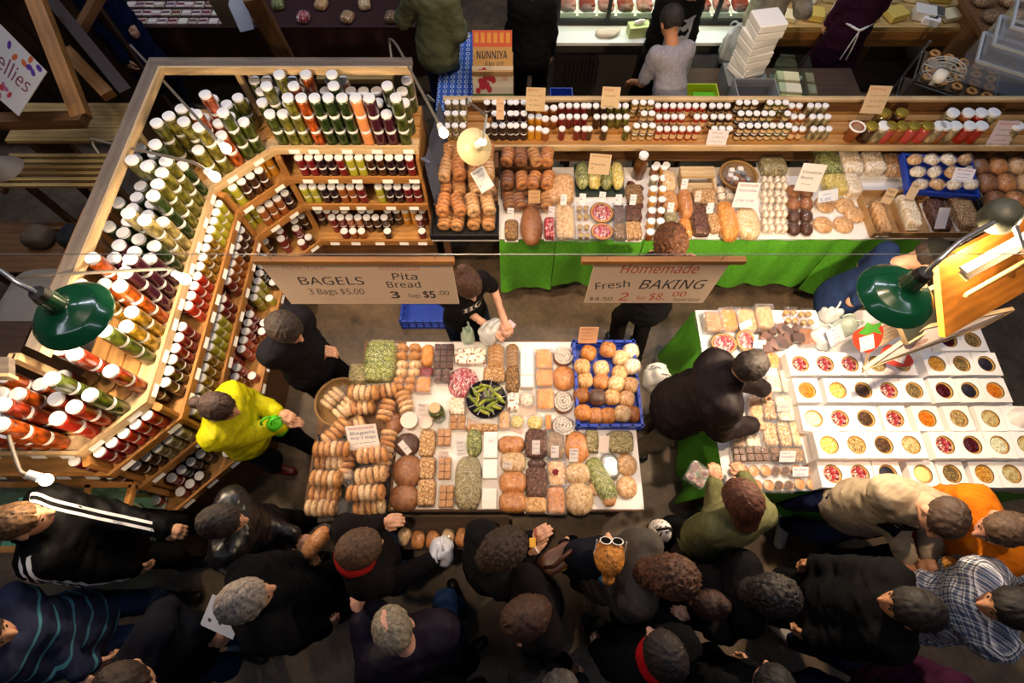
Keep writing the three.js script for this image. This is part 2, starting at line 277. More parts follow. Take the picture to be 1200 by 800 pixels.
for (let i = 0; i < 5; i++) {
  for (let r = 0; r < ROWS; r++) {
    const P = off((r + .5) * ROW), a = P[i], b = P[i + 1], L = Math.hypot(b[0] - a[0], b[1] - a[1]), pitch = .0865, n = Math.floor((L - .03) / pitch); if (n < 1) continue;
    for (let k = 0; k < n; k++) {
      const s = (k + .5) * pitch + (L - n * pitch) / 2, f = s / L, x = a[0] + (b[0] - a[0]) * f, z = a[1] + (b[1] - a[1]) * f;
      if (x < -2.66 || (i === 0 && x > -2.08 - r * .09)) continue;
      const run = TOPS[i], kind = run[Math.min(run.length - 1, Math.floor(f * run.length + (r % 2) * .3 + rr(-.25, .25)) % run.length)] ?? run[0];
      // gaps where jars have been sold
      const gap = i === 2 && f < .34 && f > .06 ? (r === 0 ? .45 : .8) : r === 3 ? .15 : .05;
      if (rnd() < gap) continue;
      const stack = r === 0 ? (rnd() < .55 ? 3 : 2) : r < 3 ? (rnd() < .25 ? 3 : 2) : rnd() < .6 ? 2 : 1;
      for (let q = 0; q < stack; q++) jar('pint', kind, V(x + rr(-.002, .002), DECK + r * STEP + q * .1285, z + rr(-.002, .002)), 'atop the ' + UNITS[i]);
    }
  }
  LEV.forEach(([y, o], lv) => {
    const rows = lv === 2 ? 3 : 2;
    for (let r = 0; r < rows; r++) {
      const P = off(o + .055 + r * .072), a = P[i], b = P[i + 1], L = Math.hypot(b[0] - a[0], b[1] - a[1]), pitch = .0715, n = Math.floor((L - .06) / pitch); if (n < 1) continue;
      for (let k = 0; k < n; k++) {
        const s = (k + .5) * pitch + (L - n * pitch) / 2, f = s / L, x = a[0] + (b[0] - a[0]) * f, z = a[1] + (b[1] - a[1]) * f; if (x < -2.45) continue;
        if (rnd() < (lv === 2 && r === 0 ? .6 : .13)) continue;
        const run = LOWS[i][lv], kind = run[Math.min(run.length - 1, Math.floor(f * run.length))], stack = r === 0 && lv === 2 ? 1 : 2;
        for (let q = 0; q < stack; q++) jar('jam', kind, V(x, y + q * .0865, z), `on ${['upper shelf', 'middle shelf', 'bottom counter'][lv]} of ${UNITS[i]}`);
      }
    }
  });
}

// ---------------------------------------------------------------- the long counter with the green skirt
const TY = .8;
function skirt(x0, z0, x1, z1, y0, y1, seed, pleat = .035) {       // hanging cloth with folds, from y1 down to y0
  const L = Math.hypot(x1 - x0, z1 - z0), nx = Math.max(8, Math.round(L * 26)), ny = 8, pos = [], uv = [], idx = [], n = [-(z1 - z0) / L, (x1 - x0) / L];
  for (let j = 0; j <= ny; j++) for (let i = 0; i <= nx; i++) {
    const f = i / nx, g = j / ny, s = f * L, d = (.012 + g * (pleat + .02 * noise(s * 2, g * 2, seed))) * (.6 + .9 * noise(s * 7, g * 1.2, seed) + .5 * Math.sin(s * 21 + 2.5 * noise(s * 3, 0, seed + 4))) + g * .03;
    const drop = y1 - (y1 - y0) * g + (j === ny ? .05 * noise(s * 3.5, 3, seed) : 0);
    pos.push(x0 + (x1 - x0) * f + n[0] * d, drop, z0 + (z1 - z0) * f + n[1] * d); uv.push(s, g * (y1 - y0));
  }
  for (let j = 0; j < ny; j++) for (let i = 0; i < nx; i++) { const a = j * (nx + 1) + i, b = a + 1, c = a + nx + 1, d = c + 1; idx.push(a, c, b, b, c, d); }
  const g = new THREE.BufferGeometry(); g.setAttribute('position', new THREE.Float32BufferAttribute(pos, 3)); g.setAttribute('uv', new THREE.Float32BufferAttribute(uv, 2)); g.setIndex(idx); g.computeVertexNormals(); return g;
}
const greenCloth = mt(0x74d63c, .5, { map: T.fabric, side: THREE.DoubleSide }), whiteCloth = mt(0xe9e6e4, .7);
{
  const x0 = -.64, x1 = 3.72, z0 = -3.2, z1 = -2.46, t = thing('market_counter', 'long trestle counter covered in white with a bright green skirt', 'table');
  mesh('tabletop', bx(x1 - x0, .03, z1 - z0, (x0 + x1) / 2, TY - .017, (z0 + z1) / 2), whiteCloth, t);
  for (let k = 0; k < 5; k++) for (const z of [z0 + .06, z1 - .08]) mesh('leg', bx(.05, TY - .033, .05, x0 + .1 + k * (x1 - x0 - .2) / 4, (TY - .033) / 2, z), W.brown, t);
  const xs = [-.1, .35, 1.05, 1.8, 2.6, 3.45]; 
  for (let k = 0; k < 5; k++) mesh('skirt', skirt(xs[k], z1 + .005, xs[k + 1] - .004, z1 + .005, .13 + .06 * (k % 2), TY, k * 3.1), greenCloth, t);
}
{
  const x0 = -.56, x1 = 4.6, xc = (x0 + x1) / 2, w = x1 - x0, t = thing('jar_shelf', 'long pale wooden shelf of small jars behind the bakery counter', 'shelf');
  mesh('shelf_board', bx(w, .025, .36, xc, 1.0175, -3.38), W.oak, t); mesh('front_lip', bx(w, .05, .018, xc, 1.02, -3.196), W.pale, t);
  mesh('step_board', bx(w, .03, .10, xc, 1.045, -3.39), W.oak, t); mesh('step_board', bx(w, .045, .10, xc, 1.0525, -3.495), W.oak, t);
  mesh('back_board', bx(w, .2, .018, xc, 1.07, -3.565), W.brown, t); mesh('back_rail', bx(w, .022, .045, xc, 1.181, -3.565), W.pale, t);
  for (let k = 0; k < 6; k++) mesh('leg', bx(.05, 1.0, .05, x0 + .05 + k * (w - .1) / 5, .5, -3.5), W.brown, t);
  mesh('under_shelf', bx(w, .02, .28, xc, .86, -3.36), W.brown, t);
}
const SHELFRUN = [[520, 548, 'cream', 'small'], [566, 600, 'black', 'small'], [600, 618, 'black', 'small'], [618, 634, 'honey', 'sauce'], [634, 654, 'amber', 'jam'], [654, 686, 'rasp', 'sauce'], [686, 712, 'brown', 'sauce'], [712, 740, 'relish', 'sauce'], [740, 768, 'mustard', 'small', 1], [768, 832, 'sauce', 'sauce', 1], [832, 862, 'brown', 'sauce', 1], [862, 898, 'brown', 'small', 1], [898, 926, 'relish', 'small', 1], [926, 948, 'amber', 'sauce', 1], [948, 976, 'cream', 'sauce']];
for (const [u0, u1, kind, size, lab] of SHELFRUN) {
  const xa = spot(u0, 158, 1.1).x, xb = spot(u1, 158, 1.1).x, g = JG[size], p = g.r * 2 + .003, n = Math.max(1, Math.round((xb - xa) / p));
  for (let k = 0; k < n; k++) for (let r = 0; r < 3; r++) {
    if (rnd() < (r === 0 ? .15 : .04)) continue;
    const st = size === 'small' ? 2 : 1;
    for (let q = 0; q < st; q++) jar(size, kind, V(xa + (k + .5) * p, 1.03 + [0, .03, .045][r] + q * (g.h + .0005), [-3.29, -3.39, -3.495][r]), 'on the long shelf', false, lab);
  }
}
// larger jars at the far end of the shelf
for (const [u, v, kind, gold] of [[1022, 140, 'brown', 1], [1035, 131, 'mixed', 1], [1040, 150, 'cream', 0], [1055, 131, 'brown', 1], [1051, 155, 'pink', 1], [1062, 150, 'amber', 1], [1076, 150, 'pink', 1], [1093, 152, 'pink', 1], [1106, 150, 'cream', 0], [1109, 142, 'amber', 0], [1124, 148, 'cream', 0], [1138, 143, 'sauce', 0], [1153, 145, 'sauce', 0], [1115, 131, 'cream', 0], [1133, 131, 'amber', 0], [1148, 131, 'sauce', 0], [1163, 132, 'cream', 0], [1196, 146, 'cream', 0]])
  { const p = spot(u, v, 1.19); const r = p.z > -3.35 ? [1.03, -3.28] : p.z > -3.44 ? [1.06, -3.39] : [1.075, -3.495]; jar('big', kind, V(p.x, r[0], r[1]), 'at the long shelf end', gold); }

// ---------------------------------------------------------------- hanging signs on the cable
const beige = '#ead0b8';
function signBoard(name, u0, u1, yTop, h, z, label, draw, pxw, railOver = .015) {
  const xa = spot(u0, 307, yTop).x, xb = spot(u1, 307, yTop).x, w = xb - xa, uvr = cell(pxw, Math.round(pxw * h / w), draw);
  const t = thing(name, label, 'sign', [(xa + xb) / 2, yTop - h, z]);
  mesh('board', cardGeo(w, h, uvr, .006), printed, t);
  mesh('rail', bx(w + railOver * 2, .028, .03, 0, h + .012, .0, .003), W.honey, t);
  for (const s of [-1, 1]) mesh('hook', tube([[s * w * .42, h + .022, 0], [s * w * .42, h + .05, .006], [s * w * .42, h + .062, -.002]], .002, 6, 5), steel, t);
  return t;
}
const ink = '#2a2024', red = '#c8452e';
signBoard('hanging_sign', 303, 529, 2.3, .37, -1.253, 'wide beige hanging sign offering bagels and pita bread', (c, w, h) => {
  c.fillStyle = beige; c.fillRect(0, 0, w, h); const R = mulberry(5);
  hand(c, 'New York', w * .1, h * .16, h * .12, 'rgba(190,90,80,.55)', { slant: .1 }); hand(c, 'BAGELS', w * .13, h * .5, h * .25, ink, { fit: w * .37, slant: .06 }); hand(c, '3 Bags $5.00', w * .15, h * .74, h * .19, ink, { fit: w * .32, slant: .1 });
  scribble(c, w * .16, h * .86, w * .22, 2, h * .06, 'rgba(90,70,70,.5)', R); scribble(c, w * .4, h * .86, w * .14, 2, h * .06, 'rgba(90,70,70,.4)', R);
  hand(c, 'Homemade', w * .61, h * .17, h * .15, 'rgba(200,80,80,.6)', { fit: w * .22 }); hand(c, 'Pita', w * .655, h * .38, h * .21, ink, { fit: w * .15, slant: .05 }); hand(c, 'Bread', w * .61, h * .57, h * .2, ink, { fit: w * .2 });
  hand(c, '3', w * .61, h * .84, h * .24, ink, { w: 'bold', fit: w * .06 }); hand(c, 'bags', w * .715, h * .82, h * .13, ink, { fit: w * .07 }); hand(c, '$5', w * .8, h * .84, h * .25, ink, { w: 'bold', fit: w * .075 }); hand(c, '.00', w * .885, h * .76, h * .15, ink, { fit: w * .07 }); scribble(c, w * .66, h * .93, w * .2, 1, 8, 'rgba(120,80,80,.5)', R);
}, 900);
signBoard('hanging_sign', 697, 856, 2.3, .36, -1.253, 'beige hanging sign offering homemade fresh baking', (c, w, h) => {
  c.fillStyle = beige; c.fillRect(0, 0, w, h);
  hand(c, 'Homemade', w * .2, h * .24, h * .27, red, { fit: w * .6, slant: .08 }); hand(c, 'Fresh', w * .05, h * .64, h * .23, ink, { rot: -.16, fit: w * .29 }); hand(c, 'BAKING', w * .39, h * .62, h * .31, ink, { fit: w * .53, slant: .1 });
  hand(c, '2', w * .27, h * .93, h * .29, red, { fit: w * .09 }); hand(c, 'for', w * .42, h * .9, h * .13, red, { fit: w * .08 }); hand(c, '$8.', w * .52, h * .92, h * .26, red, { fit: w * .14 }); hand(c, '00', w * .7, h * .82, h * .17, red, { fit: w * .12 });
  hand(c, '$4.50', w * .03, h * .93, h * .13, ink); hand(c, 'Frozen Good', w * .73, h * .95, h * .12, ink, { fit: w * .22, slant: .1 });
}, 700, .06);
solo('sign_cable', tube([[-6, 2.362, -1.255], [0, 2.355, -1.255], [6, 2.362, -1.255]], .0022, 40, 5), steel, 'thin steel cable that carries the two hanging signs', 'cable');

// ---------------------------------------------------------------- lamps over the stalls
const bulbGlow = mt(0xfff6e8, .4, { emissive: 0xffe6c0, emissiveIntensity: 12 });
const enamel = mt(0x0e4a30, .22, { clearcoat: 1, clearcoatRoughness: .08 }), enamelIn = mt(0xe9efe6, .4);
function domeLamp(pos, r, label, pipe, cd, tilt = [0, 0]) {
  const t = thing('dome_lamp', label, 'lamp', pos), k = r / .16; t.rotation.set(tilt[0], 0, tilt[1]);
  mesh('shade', lathe([[.034, .155], [.038, .15], [.04, .085], [.055, .075], [.075, .055], [.115, .045], [.13, .03], [.16, .0], [.163, -.012]].map(([a, b]) => [a * k, b * k]), 32), enamel, t);
  mesh('liner', lathe([[.159, -.011], [.156, .0], [.126, .026], [.11, .04], [.07, .05], [.04, .06], [0, .06]].map(([a, b]) => [a * k, b * k]), 32), enamelIn, t);
  mesh('cap', cyl(.03 * k, .036 * k, .03 * k, 0, .168 * k, 0, 16), black, t);
  mesh('pipe', tube([[0, .17 * k, 0], ...pipe], .011, 24, 8), steel, t);
  mesh('bulb', new THREE.SphereGeometry(.032, 14, 10).translate(0, .018, 0), bulbGlow, t);
  const l = new THREE.PointLight(0xffe2bd, cd, 0, 2); l.position.copy(t.position).add(V(0, -.03, 0)); l.castShadow = true; l.shadow.radius = 1.6; scene.add(l); return t;
}
domeLamp(spot(1050, 345, 2.15), .165, 'dark green enamel dome lamp over the boxed pies', [[.03, .24, -.03], [.12, .27, -.1], [.3, .26, -.2]], 10);
domeLamp(spot(85, 368, 2.15), .17, 'dark green enamel dome lamp over the side preserve rack', [[-.05, .24, -.02], [-.2, .25, -.1], [-.9, .2, -.28]], 3.5);
function bareBulb(name, u, v, y, arm, label, cd, r = .028) {
  const p = spot(u, v, y), t = thing(name, label, 'lamp', p);
  mesh('bulb', new THREE.SphereGeometry(r, 14, 10), bulbGlow, t);
  const a = arm.map(([uu, vv, yy]) => spot(uu, vv, yy).sub(p).toArray()), d = V(...a.at(-1)).normalize(), s = cyl(.018, .022, .05, 0, .02, 0, 12); s.applyQuaternion(new THREE.Quaternion().setFromUnitVectors(V(0, 1, 0), d)); s.translate(d.x * r * 1.15, d.y * r * 1.15, d.z * r * 1.15);
  mesh('socket', s, white, t); mesh('arm', tube([...a, d.clone().multiplyScalar(r * 1.9).toArray()], .009, 24, 7), mt(0x8d8478, .5, { metalness: .5 }), t);
  const l = new THREE.PointLight(0xffdcb0, cd, 0, 2); l.position.copy(p); l.castShadow = true; l.shadow.radius = 1.4; scene.add(l); return t;
}
bareBulb('arm_lamp', 265, 174, 2.0, [[153, 53, 1.70], [180, 82, 1.75], [240, 148, 1.99]], 'bare bulb on a straight brown pole above the corner rack', 1.1);
bareBulb('arm_lamp', 252, 207, 2.0, [[116, 180, 1.66], [106, 163, 1.72], [128, 168, 1.78], [225, 190, 1.98]], 'bare bulb on a bent rod from the weathered rail', 1.1);
bareBulb('arm_lamp', 217, 327, 2.0, [[25, 325, 1.75], [60, 322, 1.85], [195, 315, 1.99]], 'bare bulb on a level grey rod above the side rack', 1.1);
bareBulb('arm_lamp', 520, 156, 1.95, [[460, 75, 1.66], [456, 46, 1.75], [466, 55, 1.82], [500, 118, 1.93]], 'bare bulb on a hooked rod beside the bagel heap', 2);
bareBulb('arm_lamp', 54, 562, 1.75, [[0, 470, 1.7], [10, 510, 1.78], [24, 552, 1.8]], 'bare bulb on a rod over the glass case', .6);
{ // cream reflector clamp lamp by the bagel heap
  const t = thing('clamp_lamp', 'cream round reflector lamp clamped to the jar shelf', 'lamp', spot(556, 172, 1.5)); t.rotation.set(.62, 0, -.35);
  mesh('shade', lathe([[.03, .09], [.035, .05], [.06, .045], [.1, .02], [.125, 0]], 28), mt(0xcdbf94, .4), t);
  mesh('face', lathe([[.121, -.001], [.09, .012], [.03, .03], [.022, .012], [0, .01]], 28), mt(0xd9cda0, .4), t);
  mesh('holder', cyl(.028, .03, .12, 0, .14, 0, 16), white, t); mesh('clamp', merge([bar([0, .19, 0], [.02, .22, -.16], .014), bar([.02, .22, -.16], [.04, -.28, -.36], .014), bx(.03, .06, .05, .04, -.28, -.36)]), steel, t);
}

// ---------------------------------------------------------------- baked goods
const M = {};
for (const [k, r] of [['granola', .75], ['seed', .75], ['crust', .55], ['berry', .35], ['choc', .5], ['greens', .7], ['cream', .6], ['orange', .6], ['icing', .45], ['nuts', .7], ['yellow', .6]]) M[k] = mt(0xffffff, r, { map: T[k], bumpMap: T[k], bumpScale: .004 });
M.golden = mt(0xf0cc9c, .5, { map: T.crust }); M.tan = mt(0xffeedd, .55, { map: T.crust }); M.brown = mt(0xb08258, .5, { map: T.crust }); M.dark = mt(0x5a3826, .45, { map: T.crust }); M.bun = mt(0xecb880, .4, { map: T.crust }); M.pale = mt(0xf2dfc0, .6, { map: T.cream }); M.white = mt(0xf4f0ea, .6); M.fudge = mt(0xc39462, .6, { map: T.cream }); M.cake = mt(0x8a5a38, .7, { map: T.nuts }); M.red = mt(0xa01830, .3, { map: T.berry }); M.veg = M.greens; M.foil = mt(0xc4c8c8, .22, { metalness: .9, bumpMap: T.film, bumpScale: .006 });
const lumpCache = {};
function lumpOf(w, h, d, o = {}) { const q = (x) => Math.round(x * 125) / 125, key = [q(w), q(h), q(d), JSON.stringify(o)].join(); return lumpCache[key] ??= lump(q(w), q(h), q(d), o); }
// plan rectangle of a thing of height h standing at level y0, from its outline
function place(u0, v0, u1, v1, y0, h) { const y = y0 + h * .6, vm = (v0 + v1) / 2, um = (u0 + u1) / 2, c = spot(um, vm, y), l = spot(u0, vm, y), r = spot(u1, vm, y), a = spot(um, v0, y), b = spot(um, v1, y); return { x: c.x, z: (a.z + b.z) / 2, w: r.x - l.x, d: b.z - a.z }; }
function wrap(t, w, h, d, o = {}) { const m = mesh('wrap', lumpOf(w * 1.05, h, d * 1.05, { e: 4, amp: .05, f: 45, seg: 20, rows: 10, flat: .3, ...o }), film, t); return m; }
function trayBase(t, w, d, m = white, hh = .022) { mesh('tray', bx(w, hh, d, 0, hh / 2, 0, .006), m, t); }
const FILL = {
  mass(t, w, h, d, m) { trayBase(t, w, d); mesh('contents', lump(w * .99, h * .9, d * .99, { e: 5, amp: .12, f: 55, seg: 24, rows: 12, flat: .2, seed: rr(0, 5) }).translate(0, .012, 0), m, t); wrap(t, w, h, d, { e: 5 }); },
  tray(t, w, h, d, m) { trayBase(t, w, d, clearPlastic, .012); mesh('contents', lump(w * .95, h * .8, d * .96, { e: 5, amp: .1, f: 60, seg: 22, rows: 10, flat: .2, seed: rr(0, 5) }).translate(0, .01, 0), m, t); mesh('lid', bx(w, .008, d, 0, h, 0, .003), film, t); mesh('rim', merge([bx(w, h, .004, 0, h / 2, d / 2), bx(w, h, .004, 0, h / 2, -d / 2), bx(.004, h, d, w / 2, h / 2, 0), bx(.004, h, d, -w / 2, h / 2, 0)]), clearPlastic, t); },
  loaf(t, w, h, d, m) { mesh('loaf', lump(w * 1.02, h * .94, d * 1.02, { e: 3, amp: .05, f: 18, seg: 24, rows: 12, flat: .3, seed: rr(0, 5) }), m, t); wrap(t, w, h, d, { e: 3 }); },
  round(t, w, h, d, m) { mesh('loaf', lump(w * 1.03, h * .94, d * 1.03, { e: 2.1, amp: .06, f: 22, seg: 26, rows: 12, flat: .3, seed: rr(0, 5) }), m, t); wrap(t, w, h, d, { e: 2.1 }); },
  iced(t, w, h, d, m) { mesh('bun', lump(w * .93, h * .8, d * .93, { e: 2.1, amp: .07, f: 30, seg: 24, rows: 10, flat: .3 }), M.brown, t); const p = []; for (let k = 0; k < 40; k++) { const a = k * .55, r = .42 * (1 - k / 42); p.push([Math.cos(a) * r * w, h * (.86 - .55 * r * r * 1.6), Math.sin(a) * r * d]); } mesh('icing', tube(p, w * .06, 60, 6), M.icing, t); wrap(t, w, h * 1.05, d, { e: 2.2 }); },
  pie(t, w, h, d, m) { mesh('pan', lathe([[0, 0], [.38, 0], [.47, .62], [.5, .66], [.5, .7], [.46, .68]].map(([a, b]) => [a * w, b * h]), 24).scale(1, 1, d / w), M.foil, t); mesh('crust', new THREE.TorusGeometry(w * .43, h * .13, 6, 24).rotateX(Math.PI / 2).scale(1, 1, d / w).translate(0, h * .7, 0), M.golden, t); mesh('filling', lump(w * .84, h * .45, d * .84, { e: 2.2, amp: .15, f: 45, seg: 22, rows: 8, flat: .3, seed: rr(0, 5) }).translate(0, h * .45, 0), m, t); wrap(t, w, h * 1.02, d, { e: 2.1 }); },
  cookies(t, w, h, d, m) { trayBase(t, w, d, clearPlastic, .01); const along = d > w, L = along ? d : w, n = Math.max(3, Math.round(L / .03)), r = (along ? w : d) * .44; for (let k = 0; k < n; k++) { const g = new THREE.CylinderGeometry(r, r * .96, .015, 14); g.rotateZ(1.1); if (along) g.rotateY(Math.PI / 2); const s = (k + .5) / n * L * .9 - L * .45; g.translate(along ? 0 : s, Math.min(r, h * .62), along ? s : 0); mesh('cookie', metric(g.toNonIndexed(), 0), m, t); } wrap(t, w, Math.max(h, r * 1.9), d, { e: 4 }); },
  squares(t, w, h, d, m) { trayBase(t, w, d); const nx = Math.max(1, Math.round(w / .055)), nz = Math.max(1, Math.round(d / .055)); for (let i = 0; i < nx; i++) for (let j = 0; j < nz; j++) mesh('square', bx(w * .86 / nx, h * .7, d * .88 / nz, (i + .5 - nx / 2) * w * .92 / nx, .022 + h * .35, (j + .5 - nz / 2) * d * .93 / nz, .004), m, t); wrap(t, w, h + .03, d, { e: 6 }); },
  tarts(t, w, h, d, m) { trayBase(t, w, d, clearPlastic, .008); const nx = Math.max(2, Math.round(w / .075)), nz = Math.max(2, Math.round(d / .075)), r = Math.min(w / nx, d / nz) * .46, sh = lathe([[0, .008], [r * .65, .008], [r, h * .7], [r * .93, h * .72], [r * .85, h * .55]], 14), fl = lathe([[r * .87, h * .56], [r * .5, h * .64], [0, h * .66]], 14); for (let i = 0; i < nx; i++) for (let j = 0; j < nz; j++) { const c = mesh('tart', sh, M.golden, t); c.position.set((i + .5 - nx / 2) * w / nx, 0, (j + .5 - nz / 2) * d / nz); mesh('filling', fl, m, c); } mesh('lid', bx(w, .008, d, 0, h, 0, .003), film, t); },
  block(t, w, h, d, m) { mesh('block', bx(w * .94, h, d * .96, 0, h / 2, 0, .006), m, t); mesh('sleeve', bx(w * .955, h * 1.012, d * .3, 0, h * .506, -d * .05, .005), card, t); },
  rolls(t, w, h, d, m) { const n = 2; for (let i = 0; i < n; i++) for (let j = 0; j < 2; j++) mesh('roll', lumpOf(w * .47, h * .9, d * .47, { e: 2.4, amp: .05, f: 20, seg: 16, rows: 9 }), m, t).position.set((i - .5) * w * .47, 0, (j - .5) * d * .47); wrap(t, w, h, d, { e: 3 }); },
  clear(t, w, h, d, m) { mesh('contents', lump(w * .8, h * .5, d * .8, { e: 2.4, amp: .1, f: 30 }), m, t); mesh('dome', lump(w, h, d, { e: 2.4, seg: 22, rows: 12, flat: .1 }), clearPlastic, t); },
  tub(t, w, h, d, m) { mesh('tub', lathe([[0, 0], [.4, 0], [.46, .9], [.46, .92]].map(([a, b]) => [a * w, b * h]), 20), mt(0xe3c8b4, .4), t); mesh('lid', lathe([[.46, .9], [.5, .9], [.5, 1], [.45, 1.0], [.44, .97], [0, .97]].map(([a, b]) => [a * w, b * h]), 20), mt(0xe8cfc0, .35), t); },
};
function pack(type, u0, v0, u1, v1, fill, name, label, o = {}) {
  const h = o.h ?? .07, y0 = o.y ?? TY, p = place(u0, v0, u1, v1, y0, h), t = thing(name, label, o.cat ?? name.split('_').at(-1), [p.x, y0, p.z], o.turn ?? 0, o.group);
  FILL[type](t, Math.max(.03, p.w * (o.k ?? 1.07)), h, Math.max(.03, p.d * (o.k ?? 1.06)), M[fill] ?? fill); return t;
}
// bagels in a film bag, standing on edge in a row along local x
const bagelGeo = new THREE.TorusGeometry(.031, .022, 9, 16).rotateY(Math.PI / 2).scale(.82, 1, 1); metric(bagelGeo, 1);
const bagelMats = [M.tan, M.golden, M.pale, mt(0xe6bc8a, .5, { map: T.crust })];
function bagelBag(x, y, z, turn, n, label, group, m, tilt = 0, tail = 0) {
  const t = thing('bagel_bag', label, 'bagels', [x, y, z], turn, group), L = n * .037; t.rotation.order = 'YXZ'; t.rotation.z = tilt;
  for (let k = 0; k < n; k++) { const b = mesh('bagel', bagelGeo, m ?? pick(bagelMats), t); b.position.set((k + .5) * .037 - L / 2, .0545, rr(-.004, .004)); b.rotation.x = rr(0, 6); b.rotation.z = rr(-.15, .15); }
  mesh('bag', lumpOf(L + .02, .115, .116, { e: 3.2, amp: .06, f: 42, seg: 20, rows: 12, flat: .45 }), film, t);
  if (tail) mesh('bag_tail', lumpOf(.07, .05, .1, { e: 2, amp: .4, f: 50, seg: 16, rows: 10 }).clone().translate(tail * (L / 2 + .04), .05, 0), film, t);
  return t;
}
// cards: standing (lean back) or lying, from their outline
const R5 = mulberry(55);
function noteDraw(bg, lines, col = '#3b3a78', head = '#b0323a') { return (c, w, h) => { c.fillStyle = bg; c.fillRect(0, 0, w, h); lines.forEach((s, k) => { if (s === '~') scribble(c, w * .1, h * (k + .7) / lines.length, w * .8, 1, h * .1, col, R5, 2.2); else if (s) hand(c, s, w * .09, h * (k + .8) / lines.length, h * .72 / lines.length, k === 0 ? head : col, { fit: w * Math.min(.84, .14 * s.length) }); }); }; }
function note(name, u, v, y0, w, h, lean, turn, bg, lines, label, o = {}) {
  const k = o.res ?? 900, uvr = cell(Math.round(w * k), Math.round(h * k), noteDraw(bg, lines, o.col, o.head)), p = spot(u, v, y0), g = cardGeo(w, h, uvr, .003); g.rotateX(-lean);
  const t = solo(name, g, printed, label, o.cat ?? 'sign', [p.x, y0, p.z], turn, o.group); return t;
}

// ---------------------------------------------------------------- the middle table
{
  const x0 = -1.06, x1 = .83, z0 = -1.57, z1 = -.395, t = thing('display_table', 'large middle display table under white board covered in packed baking', 'table');
  mesh('tabletop', bx(x1 - x0, .04, z1 - z0, (x0 + x1) / 2, TY - .025, (z0 + z1) / 2), W.brown, t);
  mesh('cover', bx(x1 - x0 - .3, .006, z1 - z0 - .02, (x0 + .3 + x1) / 2, TY - .0032, (z0 + z1) / 2), white, t);
  mesh('apron', bx(x1 - x0 - .1, .12, .02, (x0 + x1) / 2, TY - .105, z1 - .02), white, t); mesh('apron', bx(.02, .12, z1 - z0 - .1, x1 - .03, TY - .105, (z0 + z1) / 2), white, t);
  for (const x of [x0 + .08, x1 - .08]) for (const z of [z0 + .08, z1 - .08]) mesh('leg', bx(.06, TY - .045, .06, x, (TY - .045) / 2, z), W.brown, t);
  const e = thing('bagel_stand', 'narrow brown stand under the bagel trays at the table end', 'table'); mesh('tabletop', bx(.25, .04, .68, -1.187, TY - .025, -.735), W.brown, e); for (const x of [-1.28, -1.1]) for (const z of [-1.03, -.44]) mesh('leg', bx(.05, TY - .045, .05, x, (TY - .045) / 2, z), W.brown, e);
  const s = thing('low_shelf', 'low wooden shelf of glazed buns under the front of the middle table', 'shelf'); mesh('board', bx(.72, .02, .2, -.38, .6, -.28), W.dark, s); for (const x of [-.7, -.06]) mesh('bracket', bx(.03, .59, .16, x, .295, -.28), W.brown, s);
}
